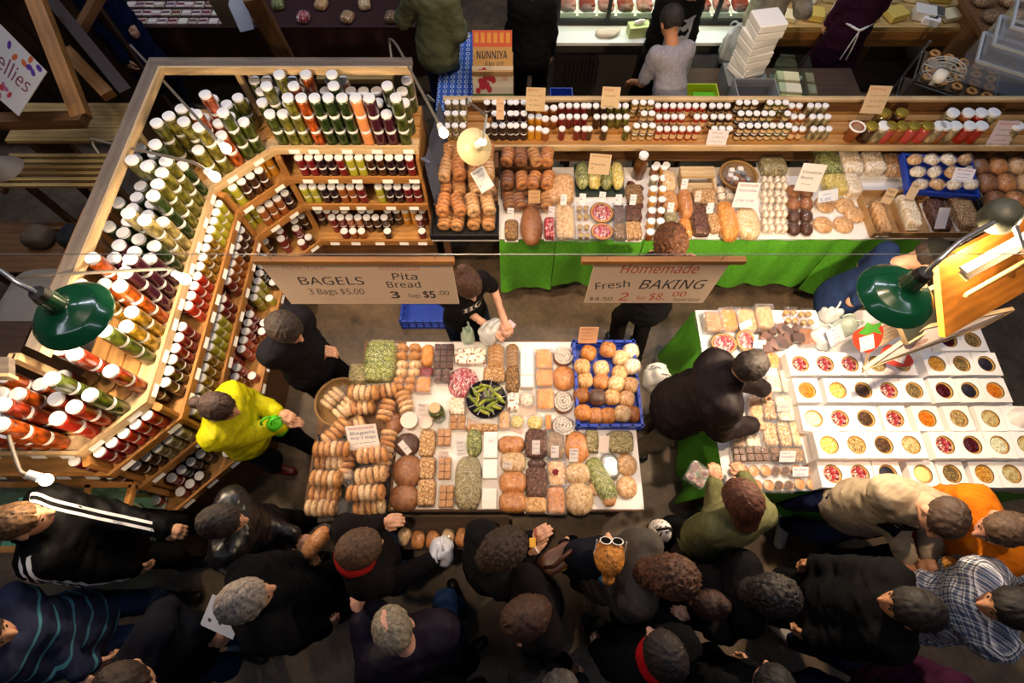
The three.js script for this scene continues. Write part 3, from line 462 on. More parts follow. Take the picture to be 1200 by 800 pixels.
const CT = [ // [kind, outline, filling, name, label, options]
  ['mass', 429, 400, 463, 446, 'veg', 'chip_bag', 'large bag of olive green vegetable chips at the table corner', { h: .12 }], ['mass', 410, 427, 432, 449, 'seed', 'chip_bag', 'small bag of seedy green chips beside the large bag', { h: .09 }],
  ['rolls', 463, 402, 493, 421, 'golden', 'roll_pack', 'topmost wrapped pack of golden rolls beside the green chips', { h: .1 }], ['rolls', 463, 422, 493, 441, 'pale', 'roll_pack', 'wrapped pack of pale rolls between two golden packs', { h: .1 }], ['rolls', 460, 441, 488, 458, 'golden', 'roll_pack', 'wrapped pack of rolls just above the bagel bags', { h: .1 }],
  ['loaf', 494, 404, 508, 428, 'orange', 'glazed_loaf', 'orange glazed loaf striped with chocolate', {}], ['loaf', 492, 430, 508, 442, 'red', 'fruit_loaf', 'small dark red fruit loaf in film', {}],
  ['squares', 509, 404, 532, 433, 'cake', 'fudge_tray', 'white tray of brown fudge slabs', {}], ['squares', 509, 434, 527, 449, 'choc', 'fudge_tray', 'half covered tray of dark fudge behind the pickle jar', {}], ['mass', 534, 409, 569, 427, 'icing', 'meringue_tray', 'clear box of white and brown meringues', {}],
  ['tray', 488, 442, 505, 460, 'orange', 'cracker_tray', 'clear box of orange crackers above the pickle jar', {}], ['round', 526, 431, 559, 464, 'berry', 'berry_cake', 'round berry cake with purple and white topping beside the bowl', { h: .06 }],
  ['cookies', 571, 407, 591, 430, 'tan', 'cookie_pack', 'pack of pale tan cookies behind the pickle bowl', {}], ['mass', 567, 431, 591, 448, 'granola', 'granola_pack', 'flat pack of granola next to the pickle bowl', {}], ['cookies', 593, 406, 608, 430, 'granola', 'cookie_pack', 'pack of oat cookies beside the white wrapped blocks', {}], ['mass', 593, 431, 608, 459, 'nuts', 'granola_pack', 'pack of dark nut clusters beside the white wrapped blocks', {}],
  ['block', 610, 407, 625, 421, 'white', 'wrapped_sandwich', 'white wrapped block at the rear table edge', { h: .09 }], ['block', 610, 421, 625, 441, 'white', 'wrapped_sandwich', 'tall white wrapped block in the middle of three', { h: .09 }], ['block', 610, 441, 625, 455, 'white', 'wrapped_sandwich', 'white wrapped block above the clear dome', { h: .08 }],
  ['tray', 628, 410, 647, 432, 'orange', 'cracker_tray', 'box of orange crackers at the rear edge by iced buns', { h: .06 }], ['tray', 628, 433, 648, 453, 'orange', 'cracker_tray', 'box of orange crackers in the middle of three', { h: .06 }], ['tray', 629, 455, 649, 480, 'orange', 'cracker_tray', 'box of orange crackers with reddish spots above the pale jar', { h: .06 }],
  ['iced', 648, 406, 672, 428, 'icing', 'iced_bun', 'round bun under thick white icing at the rear edge', {}], ['round', 648, 429, 675, 455, 'bun', 'cinnamon_bun', 'brown cinnamon bun between two iced buns', {}], ['iced', 648, 457, 672, 484, 'icing', 'iced_bun', 'round iced bun with swirls beside the blue crate', {}], ['iced', 646, 487, 674, 511, 'icing', 'iced_bun', 'large white iced bun at the blue crate corner', {}],
  ['clear', 608, 457, 627, 476, 'cream', 'clear_dome', 'clear plastic dome over a pale pastry', { h: .08 }], ['clear', 597, 484, 615, 502, 'yellow', 'clear_dome', 'clear dome with bright glint beside the bowl', { h: .07 }], ['clear', 617, 484, 638, 503, 'yellow', 'clear_dome', 'clear dome over a yellow square cake', { h: .09 }],
  ['tub', 471, 480, 490, 508, 'white', 'dip_tub', 'pinkish plastic tub stacked at the bagel bags', { h: .1 }], ['tub', 492, 486, 507, 505, 'white', 'dip_tub', 'smaller pinkish plastic tub beside the pickle jar', { h: .07 }], ['round', 452, 483, 471, 508, 'brown', 'round_loaf', 'small brown round loaf between bagels and tubs', { h: .08 }],
  ['round', 461, 533, 493, 570, 'brown', 'braided_loaf', 'large glossy braided round loaf', { h: .11 }], ['round', 457, 567, 489, 598, 'brown', 'braided_loaf', 'glossy braided loaf on the front table edge', { h: .1 }], ['round', 463, 507, 490, 533, 'dark', 'braided_loaf', 'dark round loaf behind a tilted price card', { h: .09 }],
  ['mass', 492, 505, 510, 534, 'granola', 'granola_tray', 'granola tray with orange bits behind two others', {}], ['mass', 492, 536, 510, 561, 'granola', 'granola_tray', 'granola tray in the middle of its column', {}], ['mass', 490, 562, 510, 593, 'granola', 'granola_tray', 'granola tray on the front table edge', {}],
  ['squares', 513, 503, 529, 523, 'fudge', 'fudge_tray', 'tray of tan fudge behind a price card', {}], ['squares', 514, 536, 529, 562, 'fudge', 'fudge_tray', 'tray of tan fudge in the middle of its column', {}], ['squares', 515, 569, 532, 595, 'fudge', 'fudge_tray', 'tray of tan fudge on the front table edge', {}],
  ['loaf', 534, 536, 563, 596, 'seed', 'seed_loaf', 'long seed crusted loaf on the front table edge', { h: .1 }], ['loaf', 547, 503, 564, 533, 'greens', 'seed_loaf', 'green herb and seed loaf behind the long loaf', { h: .08 }],
  ['block', 567, 507, 583, 537, 'white', 'wrapped_cheese', 'white wrapped cheese block with red print', { h: .07 }], ['block', 566, 539, 583, 561, 'white', 'wrapped_cheese', 'white wrapped cheese in the middle of three', { h: .07 }], ['block', 565, 573, 582, 597, 'white', 'wrapped_cheese', 'white wrapped cheese on the front table edge', { h: .07 }],
  ['loaf', 585, 511, 613, 530, 'bun', 'bun_pack', 'pack of pale orange buns at the rear of its column', { h: .09 }], ['loaf', 588, 530, 615, 552, 'crust', 'bun_pack', 'dark orange loaf pack with a small card', { h: .09 }], ['loaf', 586, 553, 616, 577, 'bun', 'bun_pack', 'glossy bun pack second from the front edge', { h: .1 }], ['loaf', 586, 576, 616, 600, 'bun', 'bun_pack', 'glossy orange bun pack on the front table edge', { h: .1 }],
  ['mass', 616, 504, 641, 536, 'choc', 'date_tray', 'black tray of chocolate dates under a price card', {}], ['round', 619, 537, 639, 549, 'dark', 'chocolate_cake', 'small dark chocolate cake round', { h: .06 }], ['mass', 617, 548, 640, 583, 'choc', 'bark_tray', 'white tray of chocolate bark chunks', {}], ['mass', 615, 583, 640, 601, 'tan', 'pastry_tray', 'pale pastry tray on the front edge by chocolate bark', {}],
  ['tray', 641, 506, 661, 537, 'nuts', 'nut_tray', 'clear tray of nut pastries under a purple lettered card', {}], ['tray', 642, 540, 662, 569, 'tan', 'tart_tray', 'clear tray of pastry with one red berry centre', {}], ['tray', 641, 570, 662, 602, 'bun', 'pastry_tray', 'clear tray of glazed pastry on the front edge', {}],
  ['round', 662, 506, 691, 540, 'bun', 'coffee_cake', 'round coffee cake behind a purple lettered card', { h: .08 }], ['round', 662, 542, 693, 566, 'crust', 'coffee_cake', 'round coffee cake in the middle of its column', { h: .08 }], ['round', 663, 566, 695, 602, 'crust', 'coffee_cake', 'large shiny coffee cake on the front table edge', { h: .09 }],
  ['mass', 687, 505, 701, 530, 'seed', 'seed_tray', 'tray of dark seeds beside the blank white card', {}], ['mass', 713, 506, 741, 530, 'seed', 'seed_tray', 'wide tray of mixed seeds at the table end', {}], ['loaf', 704, 532, 725, 562, 'foil', 'foil_loaf', 'loaf wrapped in crinkled silver foil', {}], ['round', 724, 532, 746, 556, 'tan', 'flat_cookie', 'round pale cookie beside the silver foil loaf', { h: .045 }], ['round', 724, 558, 746, 583, 'tan', 'flat_cookie', 'round pale cookie at the table corner', { h: .045 }],
];
for (const a of [['mass', 527, 467, 545, 486, 'cream', 'pastry_tray', 'pale pastry tray beside the tall pickle jar', { h: .05 }], ['tray', 585, 482, 597, 503, 'tan', 'pastry_tray', 'small tan pastry tray before the pickle bowl', { h: .05 }], ['mass', 594, 461, 608, 481, 'icing', 'meringue_tray', 'small meringue tray beside the pickle bowl', { h: .06 }], ['squares', 527, 487, 546, 504, 'fudge', 'fudge_tray', 'tan fudge tray behind the narrow card', { h: .05 }], ['mass', 548, 497, 583, 506, 'granola', 'granola_pack', 'thin granola pack right before the pickle bowl', { h: .05 }], ['tray', 639, 486, 646, 504, 'orange', 'cracker_tray', 'narrow cracker tray beside the yellow cake dome', { h: .05 }], ['round', 690, 562, 704, 580, 'tan', 'flat_cookie', 'small cookie beside the askew herb loaf', { h: .04 }], ['loaf', 706, 566, 722, 592, 'golden', 'roll_pack', 'golden roll pack between herb loaf and corner cookie', { h: .06 }]]) pack(...a);
for (const a of CT) pack(...a);
pack('loaf', 694, 536, 716, 588, 'greens', 'herb_loaf', 'long green speckled herb loaf lying askew', { h: .075, turn: .42 });
{ const t = scene.children.at(-1).children[0]; const q = thing('red_berry', 'single cluster of red berries on a pale pastry', 'berries', spot(651, 553, TY + .08)); for (let k = 0; k < 7; k++) mesh('berry', new THREE.SphereGeometry(.009, 8, 6).translate(Math.cos(k) * .014 * (k > 0), .008, Math.sin(k) * .014 * (k > 0)), M.red, q); }
// blue crate of buns
const blue = mt(0x1c3fae, .4), blueD = mt(0x14328e, .45);
function crate(name, x, y, z, w, d, h, m, label, turn = 0) {
  const t = thing(name, label, 'crate', [x, y, z], turn); mesh('base', bx(w, .012, d, 0, .006, 0), m, t);
  for (const [a, b, s] of [[w, 0, -1], [w, 0, 1], [d, 1, -1], [d, 1, 1]]) { const g = [bx(a, .02, .012, 0, .02, 0), bx(a, .02, .018, 0, h - .01, 0)]; const n = Math.max(3, Math.round(a / .07)); for (let k = 0; k <= n; k++) g.push(bx(.016, h, .01, -a / 2 + a * k / n, h / 2, 0)); g.push(bx(a, .012, .008, 0, h * .55, 0)); const s_ = merge(g); if (b) s_.rotateY(Math.PI / 2); s_.translate(b ? s * (w / 2 - .008) : 0, 0, b ? 0 : s * (d / 2 - .008)); mesh('side', s_, m, t); }
  return t;
}
{ const p = place(673, 402, 747, 502, TY, .06); crate('bread_crate', p.x, TY, p.z, p.w, p.d, .09, blue, 'bright blue plastic crate heaped with bread buns');
  const spots = [[690, 412, 'bun'], [712, 410, 'bun'], [728, 418, 'pale'], [740, 410, 'cream'], [682, 430, 'tan'], [705, 430, 'pale'], [727, 436, 'tan'], [741, 430, 'cream'], [686, 444, 'tan'], [705, 446, 'bun'], [722, 450, 'pale'], [740, 450, 'tan'], [682, 462, 'brown'], [700, 466, 'dark'], [718, 464, 'tan'], [735, 466, 'tan'], [683, 484, 'bun'], [698, 486, 'bun'], [713, 486, 'bun'], [729, 485, 'crust'], [742, 484, 'brown']];
  spots.forEach(([u, v, m], k) => { const q = spot(u, v, TY + .08), t = thing('bread_bun', `${{ bun: 'glossy orange', pale: 'pale floury', cream: 'cream white', tan: 'tan', brown: 'brown', dark: 'very dark', crust: 'crusty' }[m]} bread bun in the blue crate`, 'bun', [q.x, TY + .018 + (k % 3 === 1 ? .03 : 0), q.z], rr(-.3, .3), 'buns in the blue crate'); mesh('bun', lumpOf(.112, .09, .108, { e: 2.7, amp: .05, f: 20, seg: 18, rows: 10 }), M[m], t); if (k % 2) wrap(t, .115, .095, .11, { e: 2.8 }); }); }
// bowl of pickles with toothpicks
{ const t = thing('pickle_bowl', 'black bowl of small green pickles with toothpicks', 'bowl', spot(570, 470, TY + .02)); t.position.y = TY;
  mesh('bowl', lathe([[0, .004], [.06, .0], [.085, .01], [.13, .065], [.137, .07], [.131, .072], [.085, .02], [0, .014]], 32), mt(0x1a1420, .3), t);
  const pg = lump(.075, .026, .026, { e: 2.1, amp: .1, f: 60, seg: 14, rows: 8, flat: .5 });
  for (let k = 0; k < 22; k++) { const a = k * 2.4, r = .022 + .082 * Math.sqrt(k / 22); const m = mesh('pickle', pg, mt([0x7d8a22, 0x94992c, 0x6a7a1c][k % 3], .25, { clearcoat: 1 }), t); m.position.set(Math.cos(a) * r, .03 + r * .3 + (k % 2) * .012, Math.sin(a) * r); m.rotation.y = rr(0, 6); }
  for (let k = 0; k < 11; k++) { const a = k * .6 + 1.4, r = .07; mesh('toothpick', bar([Math.cos(a) * r * .6, .06, Math.sin(a) * r * .6], [Math.cos(a) * (r + .06), .095, Math.sin(a) * (r + .06)], .0022), white, t); }
  mesh('film_cover', lump(.13, .03, .11, { e: 2.2, amp: .3, f: 30 }).translate(.05, .055, -.05), film, t); }
{ const t = thing('pickle_jug', 'tall glass jar of green pickles with a cork lid', 'jar', spot(514, 488, TY)); mesh('glass', lathe([[0, .001], [.05, .001], [.055, .01], [.056, .13], [.045, .16], [.035, .17], [.035, .185]], 24), glass, t); mesh('pickles', lathe([[0, .006], [.047, .006], [.05, .02], [.05, .125], [.03, .135], [0, .135]], 20), mt(0x747a24, .3, { map: T.chunk }), t); mesh('cork', cyl(.036, .033, .03, 0, .19, 0, 18), W.pale, t); }
// wicker basket at the corner
{ const t = thing('wicker_basket', 'shallow round wicker basket of bagel bags at the table corner', 'basket', [spot(402, 474, TY).x, TY - .0, spot(402, 474, TY).z]); const wk = mt(0xc79a5c, .8, { map: T.weave });
  mesh('bowl', lathe([[0, .005], [.12, .0], [.16, .06], [.168, .062], [.12, .012], [0, .015]], 36), wk, t); mesh('rim', new THREE.TorusGeometry(.165, .011, 8, 40).rotateX(Math.PI / 2).translate(0, .065, 0), wk, t); for (let k = 0; k < 3; k++) mesh('band', new THREE.TorusGeometry(.13 + k * .012, .006, 6, 36).rotateX(Math.PI / 2).translate(0, .014 + k * .017, 0), wk, t); }
// bagel bags: heap on the table end
const bgGroup = 'bagel bags heaped on the middle table';
const BB = [ // u, v, layer, turn deg, n, tone, label, tail
  [425, 459, 1, 0, 5, 'bag of pale bagels lying on the wicker basket', -1], [452, 457, 0, 10, 4, 'bag of white bagels below the green chips', 0], [474, 470, 0, -70, 4, 'bag of bagels slanting beside the dip tubs', 0], [452, 480, 0, 80, 4, 'bag of dark golden bagels behind the bagel price card', 0], [422, 476, 0, 5, 5, 'bag of golden bagels tucked behind the price card', 0],
  [393, 505, 1, 50, 5, 'bag of bagels slanting beside the price card', 0], [388, 525, 1, 0, 6, 'bag of five pale bagels above the red shoe', 0], [415, 500, 0, 30, 4, 'bag of bagels half hidden by the price card', 0],
  [436, 532, 1, 5, 5, 'bag of pinkish bagels directly below the price card', 0], [453, 520, 0, 85, 5, 'bag of bagels standing along the black tray edge', 0],
  [381, 560, 1, 0, 5, 'bag of browned bagels at the tray edge beneath the pale five', 0], [434, 556, 1, 8, 5, 'bag of sliced golden bagels beside a crumpled bag tail', -1], [428, 577, 1, 0, 6, 'long bag of bagels second from the aisle', 0],
  [376, 594, 0, 0, 5, 'bag of bagels at the black tray corner', 1], [432, 594, 0, 8, 5, 'bag of bagels beside the braided loaf', 0], [386, 541, 0, 0, 5, 'flattened bag under the pale five bagels', 0], [405, 548, 0, 90, 4, 'bag of bagels under the crumpled film', 0], [447, 545, 0, 90, 4, 'bag of bagels along the tray wall', 0], [380, 578, 0, 0, 5, 'dark bag between two bagel bags at the tray edge', 0], [405, 530, 0, 20, 4, 'bag of bagels under the price card corner', 0]];
for (const [u, v, l, a, n, label, tail] of BB) { const y = TY + .015 + l * .09, p = spot(u, v, y + .07); bagelBag(p.x, y, p.z, a * RAD, n, label, bgGroup, null, 0, tail); }
{ const p = place(366, 510, 458, 604, TY, .02); const t = thing('black_tray', 'flat black plastic tray under the bagel bags', 'tray', [p.x, TY - .002, p.z]); mesh('base', bx(p.w, .01, p.d, 0, .005, 0), black, t); for (const s of [-1, 1]) { mesh('rim', bx(p.w, .03, .012, 0, .02, s * (p.d / 2 - .006)), black, t); mesh('rim', bx(.012, .03, p.d, s * (p.w / 2 - .006), .02, 0), black, t); } }
// buns on the low shelf
for (let k = 0; k < 7; k++) { const u = 474 + k * 17, p = spot(u, 611, .66); const t = thing('glazed_bun', 'glazed amber bun in film on the low front shelf', 'bun', [p.x, .61, -.25 + rr(-.02, .03)], rr(-.4, .4), 'glazed buns on the low shelf'); mesh('bun', lumpOf(.085, .07, .12, { e: 2.5, amp: .1, f: 25 }), k % 3 ? M.bun : M.crust, t); wrap(t, .09, .075, .125, { e: 2.8, amp: .1 }); }
// cards on the middle table
note('price_card', 428, 526, TY + .13, .19, .175, .75, .1, '#f5f0ea', ['Homemade', 'Bagels', 'Any 3 Bags', '~', '~'], 'large white card lettered homemade bagels', { head: '#c03048' });
note('price_card', 496, 486, TY + .09, .072, .09, .7, -.1, '#f1e6e0', ['Pita', '~', ''], 'small white card beside the pickle jar', { head: '#4a3a90' });
note('price_card', 480, 531, TY + .095, .04, .1, .9, .75, '#efe4dc', ['', '~', ''], 'narrow white card tilted on the dark round loaf');
note('price_card', 541, 533, TY + .06, .055, .11, .8, .12, '#f1ece8', ['~', '~', '~', '~'], 'narrow white card standing before the herb and seed loaf');
note('price_card', 628, 532, TY + .072, .05, .1, .8, 0, '#f4efee', ['~', '~', '~'], 'narrow white card on the chocolate dates', { col: '#4a2a78' });
note('price_card', 650, 536, TY + .072, .05, .085, .8, 0, '#f4efee', ['Nut', 'Bars', ''], 'white card with purple lettering on the nut tray', { col: '#4a2a78', head: '#4a2a78' });
note('price_card', 672, 541, TY + .085, .055, .095, .8, 0, '#f4efee', ['Coffee', 'Cake', '~', ''], 'white card with purple lettering on the coffee cake', { col: '#4a2a78', head: '#4a2a78' });
note('price_card', 707, 530, TY + .06, .065, .12, .8, 0, '#f0e2da', ['', '', ''], 'blank white card standing between the seed trays');
note('price_card', 577, 520, TY + .072, .06, .045, 1.2, 0, '#f4efee', ['', '~', ''], 'small card with red print on the wrapped cheese', { col: '#b02a50' });
note('price_card', 594, 549, TY + .09, .06, .05, .9, -.2, '#eadbd0', ['~', '~'], 'small beige card on the dark orange loaf');
note('price_card', 520, 536, TY + .06, .06, .05, .8, 0, '#efdcd2', ['~', '~'], 'small pinkish card between the fudge trays');
note('price_sign', 688, 402, TY + .1, .13, .155, .35, 0, '#d9a884', ['Multi', '~', '~', '~', '-'], 'tall brown paper sign behind the blue crate', { head: '#9c3a30', col: '#7a3a2a' });

// loose clear wrap lying about the middle of the table
for (const [u, v, w, d, h, lb] of [[538, 476, .16, .12, .06, 'crumpled clear wrap beside the pickle jar'], [600, 470, .1, .14, .05, 'crumpled clear wrap next to the pickle bowl'], [618, 480, .16, .1, .05, 'loose clear wrap between the domes'], [556, 498, .2, .1, .05, 'loose clear wrap before the pickle bowl'], [600, 498, .2, .08, .04, 'flat clear wrap behind the bun packs'], [540, 460, .1, .1, .05, 'clear wrap over the berry cake']]) { const p = spot(u, v, TY + .03), t = thing('clear_wrap', lb, 'wrap', [p.x, TY, p.z], rr(-.5, .5)); mesh('sheet', lump(w, h, d, { e: 2.4, amp: .35, f: 22, seg: 24, rows: 14 }), film, t); mesh('backing', bx(w * .8, .004, d * .7, 0, .003, 0), mt(0xd9b8a4, .6), t); }
for (const [dx, dz, lb] of [[-.05, -.02, 'cloudy bagel bag lying deep in the wicker basket'], [.04, .05, 'cloudy bagel bag at the wicker basket rim']]) { const p = spot(402, 474, TY); bagelBag(p.x + dx, TY + .02, p.z + dz, .9, 4, lb, 'bagel bags in the wicker basket', M.pale); }

// ---------------------------------------------------------------- the pie table
{
  const x0 = 1.36, x1 = 3.42, z0 = -1.82, z1 = -.52, t = thing('pie_table', 'wide pie table with a green skirt on its near end', 'table');
  mesh('tabletop', bx(x1 - x0, .04, z1 - z0, (x0 + x1) / 2, TY - .022, (z0 + z1) / 2), whiteCloth, t);
  for (const x of [x0 + .08, x1 - .08]) for (const z of [z0 + .08, z1 - .08]) mesh('leg', bx(.06, TY - .043, .06, x, (TY - .043) / 2, z), W.brown, t);
  mesh('skirt', skirt(x0 - .004, z0, x0 - .004, z1, .1, TY, 21, .06), greenCloth, t); mesh('skirt', skirt(x0, z1 + .005, x1, z1 + .005, .12, TY, 33, .03), greenCloth, t);
}
const BW = .166, BH = .07;
const pieFill = { cherry: M.berry, apple: M.yellow, pump: M.orange, pecan: M.nuts, berry: mt(0x6a3a5a, .35, { map: T.berry }), lattice: M.crust, cream: M.cream, choc: M.choc, peach: mt(0xffc890, .4, { map: T.orange }), mixed: M.granola, blue: mt(0x3d3450, .4, { map: T.chunk }), lemon: mt(0xe9dd9a, .35) };
const pieWords = { cherry: 'red cherry', apple: 'yellow apple', pump: 'plain orange pumpkin', pecan: 'brown nut', berry: 'purple berry', lattice: 'golden crusted', cream: 'pale cream', choc: 'dark chocolate', peach: 'peach coloured', mixed: 'crumble topped', blue: 'blueberry', lemon: 'pale lemon' };
const boxParts = (() => {
  const s = new THREE.Shape([[-1, -1], [1, -1], [1, 1], [-1, 1]].map(([a, b]) => new THREE.Vector2(a * BW / 2, b * BW / 2))); const h = new THREE.Path(); h.absellipse(0, 0, .058, .058, 0, Math.PI * 2); s.holes.push(h);
  const lid = new THREE.ExtrudeGeometry(s, { depth: .003, bevelEnabled: false, curveSegments: 20 }).rotateX(-Math.PI / 2).translate(0, BH - .003, 0);
  const body = merge([bx(BW, .003, BW, 0, .0015, 0), bx(BW, BH - .003, .003, 0, BH / 2 - .0015, BW / 2 - .0015), bx(BW, BH - .003, .003, 0, BH / 2 - .0015, -BW / 2 + .0015), bx(.003, BH - .003, BW - .006, BW / 2 - .0015, BH / 2 - .0015, 0), bx(.003, BH - .003, BW - .006, -BW / 2 + .0015, BH / 2 - .0015, 0)]);
  return { lid, body, shut: bx(BW, BH - .001, BW, 0, BH / 2, 0), win: new THREE.CircleGeometry(.0575, 20).rotateX(-Math.PI / 2).translate(0, BH - .002, 0), crust: new THREE.TorusGeometry(.053, .0075, 6, 24).rotateX(Math.PI / 2).translate(0, .056, 0), pan: lathe([[0, .004], [.055, .004], [.07, .046], [.074, .05]], 24), top: [0, 1, 2].map((k) => lump(.132, .02, .132, { e: 2, amp: .2, f: 50, seg: 20, rows: 8, flat: .4, seed: k * 3 }).translate(0, .042, 0)) };
})();
const proofs = {};
function pieBox(x, y, z, kind, turn, label, group) {
  let t;
  if (!proofs[kind]) { t = proofs[kind] = new THREE.Group();
    if (kind === 'shut') mesh('box', boxParts.shut, card, t);
    else { mesh('box', boxParts.body, card, t); mesh('box_lid', boxParts.lid, card, t); const p = mesh('pie', boxParts.top[Object.keys(proofs).length % 3], pieFill[kind], t); mesh('crust', boxParts.crust, M.golden, p); mesh('pan', boxParts.pan, M.foil, p); mesh('window', boxParts.win, glass, t); } }
  const c = proofs[kind].clone(); c.name = uniq('pie_box'); scene.add(c); c.position.set(x, y, z); c.rotation.y = turn; return tag(c, label, 'pie box', group);
}
const PIES = [
  [426, 2, [[938, 'cherry'], [960, 'cherry'], [988, 'cherry'], [1028, 'lattice'], [1056, 'lattice'], [1098, 'pump'], [1120, 'pecan'], [1149, 'blue']]],
  [457, 2, [[946, 'peach'], [982, 'apple'], [1012, 'choc'], [1035, 'cherry'], [1070, 'pecan'], [1107, 'berry'], [1130, 'blue'], [1161, 'peach']]],
  [490, 2, [[954, 'cream'], [981, 'cherry'], [1015, 'choc'], [1049, 'cherry'], [1087, 'peach'], [1124, 'mixed'], [1161, 'lattice'], [1183, 'choc']]],
  [521, 3, [[972, 'apple'], [998, 'mixed'], [1025, 'choc'], [1067, 'lattice'], [1108, 'cherry'], [1132, 'berry'], [1170, 'cream'], [1191, 'lattice']]],
  [555, 2, [[976, 'cherry'], [1007, 'cherry'], [1041, 'blue'], [1082, 'lemon'], [1116, 'pecan'], [1154, 'pump'], [1174, 'lattice'], [1197, 'peach']]],
  [398, 1, [[1112, 'berry'], [1138, 'pecan']]]];
{ let ri = 0, seen = {}; const place_ = ['beside the framed board', 'in the second row', 'in the middle row', 'in the taller row', 'along the front edge', 'under the framed board'];
  for (const [v, n, list] of PIES) { let last = -9; list.forEach(([u, kind], k) => { const y = TY + (n - 1) * BH, p = spot(u, v, y + BH), x = Math.max(p.x, last + BW + .003); last = x; const turn = rr(-.03, .03);
      for (let q = 0; q < n - 1; q++) pieBox(x + rr(-.003, .003), TY + q * BH, p.z, 'shut', turn, 'plain white pie box low in a stack ' + place_[ri], 'plain pie boxes under others ' + place_[ri]);
      pieBox(x, y, p.z, kind, turn, `white box with window on a ${pieWords[kind]} pie ${place_[ri]}`, 'pie boxes ' + place_[ri]); }); ri++; } }
const RT = [
  ['tray', 825, 366, 845, 389, 'granola', 'cookie_tray', 'clear tray of mixed biscuits at the pie table corner', {}], ['tray', 844, 363, 863, 387, 'orange', 'cracker_tray', 'clear tray of orange cheese biscuits on the pie table', {}], ['tray', 864, 363, 885, 388, 'tan', 'cookie_tray', 'tray of pale biscuits under a leaning card', {}], ['tray', 886, 360, 905, 385, 'tan', 'cookie_tray', 'tall tray of round biscuits beside the brownies', { h: .1 }],
  ['pie', 833, 391, 863, 414, 'berry', 'cream_pie', 'berry and cream pie nearest the green skirt', { h: .06 }], ['pie', 863, 387, 884, 412, 'berry', 'cream_pie', 'purple berry cream pie beside the small card', { h: .06 }], ['tray', 834, 414, 861, 437, 'yellow', 'square_tray', 'tray of yellow lemon squares beside the dark haired man', {}],
  ['tarts', 919, 362, 934, 380, 'yellow', 'tart_box', 'clear box of yellow tarts behind the brownies', {}], ['tarts', 937, 364, 952, 382, 'yellow', 'tart_box', 'clear box of tarts beside the plastic bags', {}], ['tray', 936, 385, 955, 405, 'brown', 'square_tray', 'clear tray of brown squares beside the bags', {}],
  ['tray', 893, 414, 912, 432, 'orange', 'square_tray', 'tray of orange squares beside the first pie boxes', {}], ['tray', 880, 440, 896, 462, 'cream', 'cookie_tray', 'brightly lit tray of pale bars by the man', {}], ['tray', 897, 430, 913, 460, 'cream', 'cookie_tray', 'white tray of pale bars next to the pie boxes', {}], ['tray', 914, 434, 926, 460, 'cream', 'cookie_tray', 'narrow white tray against the pie boxes', {}],
  ['tray', 877, 464, 892, 492, 'tan', 'cookie_tray', 'clear box of pink iced bars by the dark sleeve', {}], ['tray', 893, 464, 907, 492, 'granola', 'cookie_tray', 'clear box of crumb bars beneath the pale bars', {}], ['tray', 909, 464, 931, 493, 'cream', 'cookie_tray', 'clear box of pale squares under a grey card', {}],
  ['tray', 857, 497, 871, 524, 'crust', 'cookie_tray', 'clear box of brown bars at the skirt edge', {}], ['tray', 872, 497, 888, 523, 'cream', 'cookie_tray', 'clear box of cream iced bars', {}], ['tray', 894, 495, 910, 523, 'granola', 'cookie_tray', 'white rimmed tray of crumbly bars', {}], ['tray', 911, 495, 925, 523, 'granola', 'cookie_tray', 'tray of fruit bars between two crumb trays', {}], ['tray', 926, 495, 941, 523, 'crust', 'cookie_tray', 'tray of brown bars against the pie boxes', {}],
  ['squares', 873, 524, 900, 541, 'choc', 'brownie_tray', 'clear tray of chocolate brownie slab', { h: .05 }], ['squares', 858, 525, 872, 542, 'choc', 'brownie_tray', 'small dark brownie tray at the skirt edge', { h: .05 }], ['squares', 901, 525, 914, 541, 'choc', 'brownie_tray', 'small brownie tray beside a purple lettered card', { h: .05 }], ['tray', 915, 525, 941, 541, 'nuts', 'cookie_tray', 'dim tray of nut bars under a grey card', {}],
  ['tarts', 879, 544, 905, 576, 'bun', 'tart_box', 'clear box of six butter tarts in the front corner', { h: .05 }], ['tarts', 906, 544, 928, 576, 'cake', 'tart_box', 'clear box of six pecan tarts at the front edge', { h: .05 }], ['tarts', 929, 544, 955, 574, 'bun', 'tart_box', 'clear box of butter tarts under a purple lettered card', { h: .05 }], ['tarts', 857, 545, 878, 568, 'bun', 'tart_box', 'box of tarts by the olive jacket', { h: .05 }],
];
for (const a of RT) pack(...a);
for (let k = 0; k < 13; k++) { const u = 896 + (k % 5) * 10 + rr(-3, 3), v = 384 + Math.floor(k / 5) * 11 + rr(-2, 2), p = spot(u, v, TY + .06); const t = thing('brownie_pack', 'film wrapped brownie in the heap on the pie table', 'brownie', [p.x, TY + .001 + (k > 8 ? .045 : 0), p.z], rr(0, 3), 'brownies heaped on the pie table'); mesh('brownie', bx(.085, .04, .06, 0, .02, 0, .005), mt([0x4a2c20, 0x5d3a2c, 0x6d4636][k % 3], .5), t); wrap(t, .088, .046, .063, { e: 6 }); }
note('price_card', 875, 384, TY + .075, .1, .05, 1.0, .45, '#e9e6ea', ['~', '~'], 'white card leaning across the pale biscuits', { col: '#3a3a58' });
note('price_card', 889, 408, TY + .065, .085, .06, .9, -.1, '#f3efee', ['~', '~', '~'], 'small lettered card before the brownies');
note('price_card', 918, 482, TY + .075, .09, .075, .9, 0, '#cfc8c6', ['', '~', ''], 'grey white card on the pale squares', { col: '#37306a' });
note('price_card', 922, 541, TY + .075, .1, .075, .9, 0, '#e2dde0', ['Tart', 'Shells', ''], 'white card with purple lettering by the pecan tarts', { col: '#3d2f80', head: '#3d2f80' });
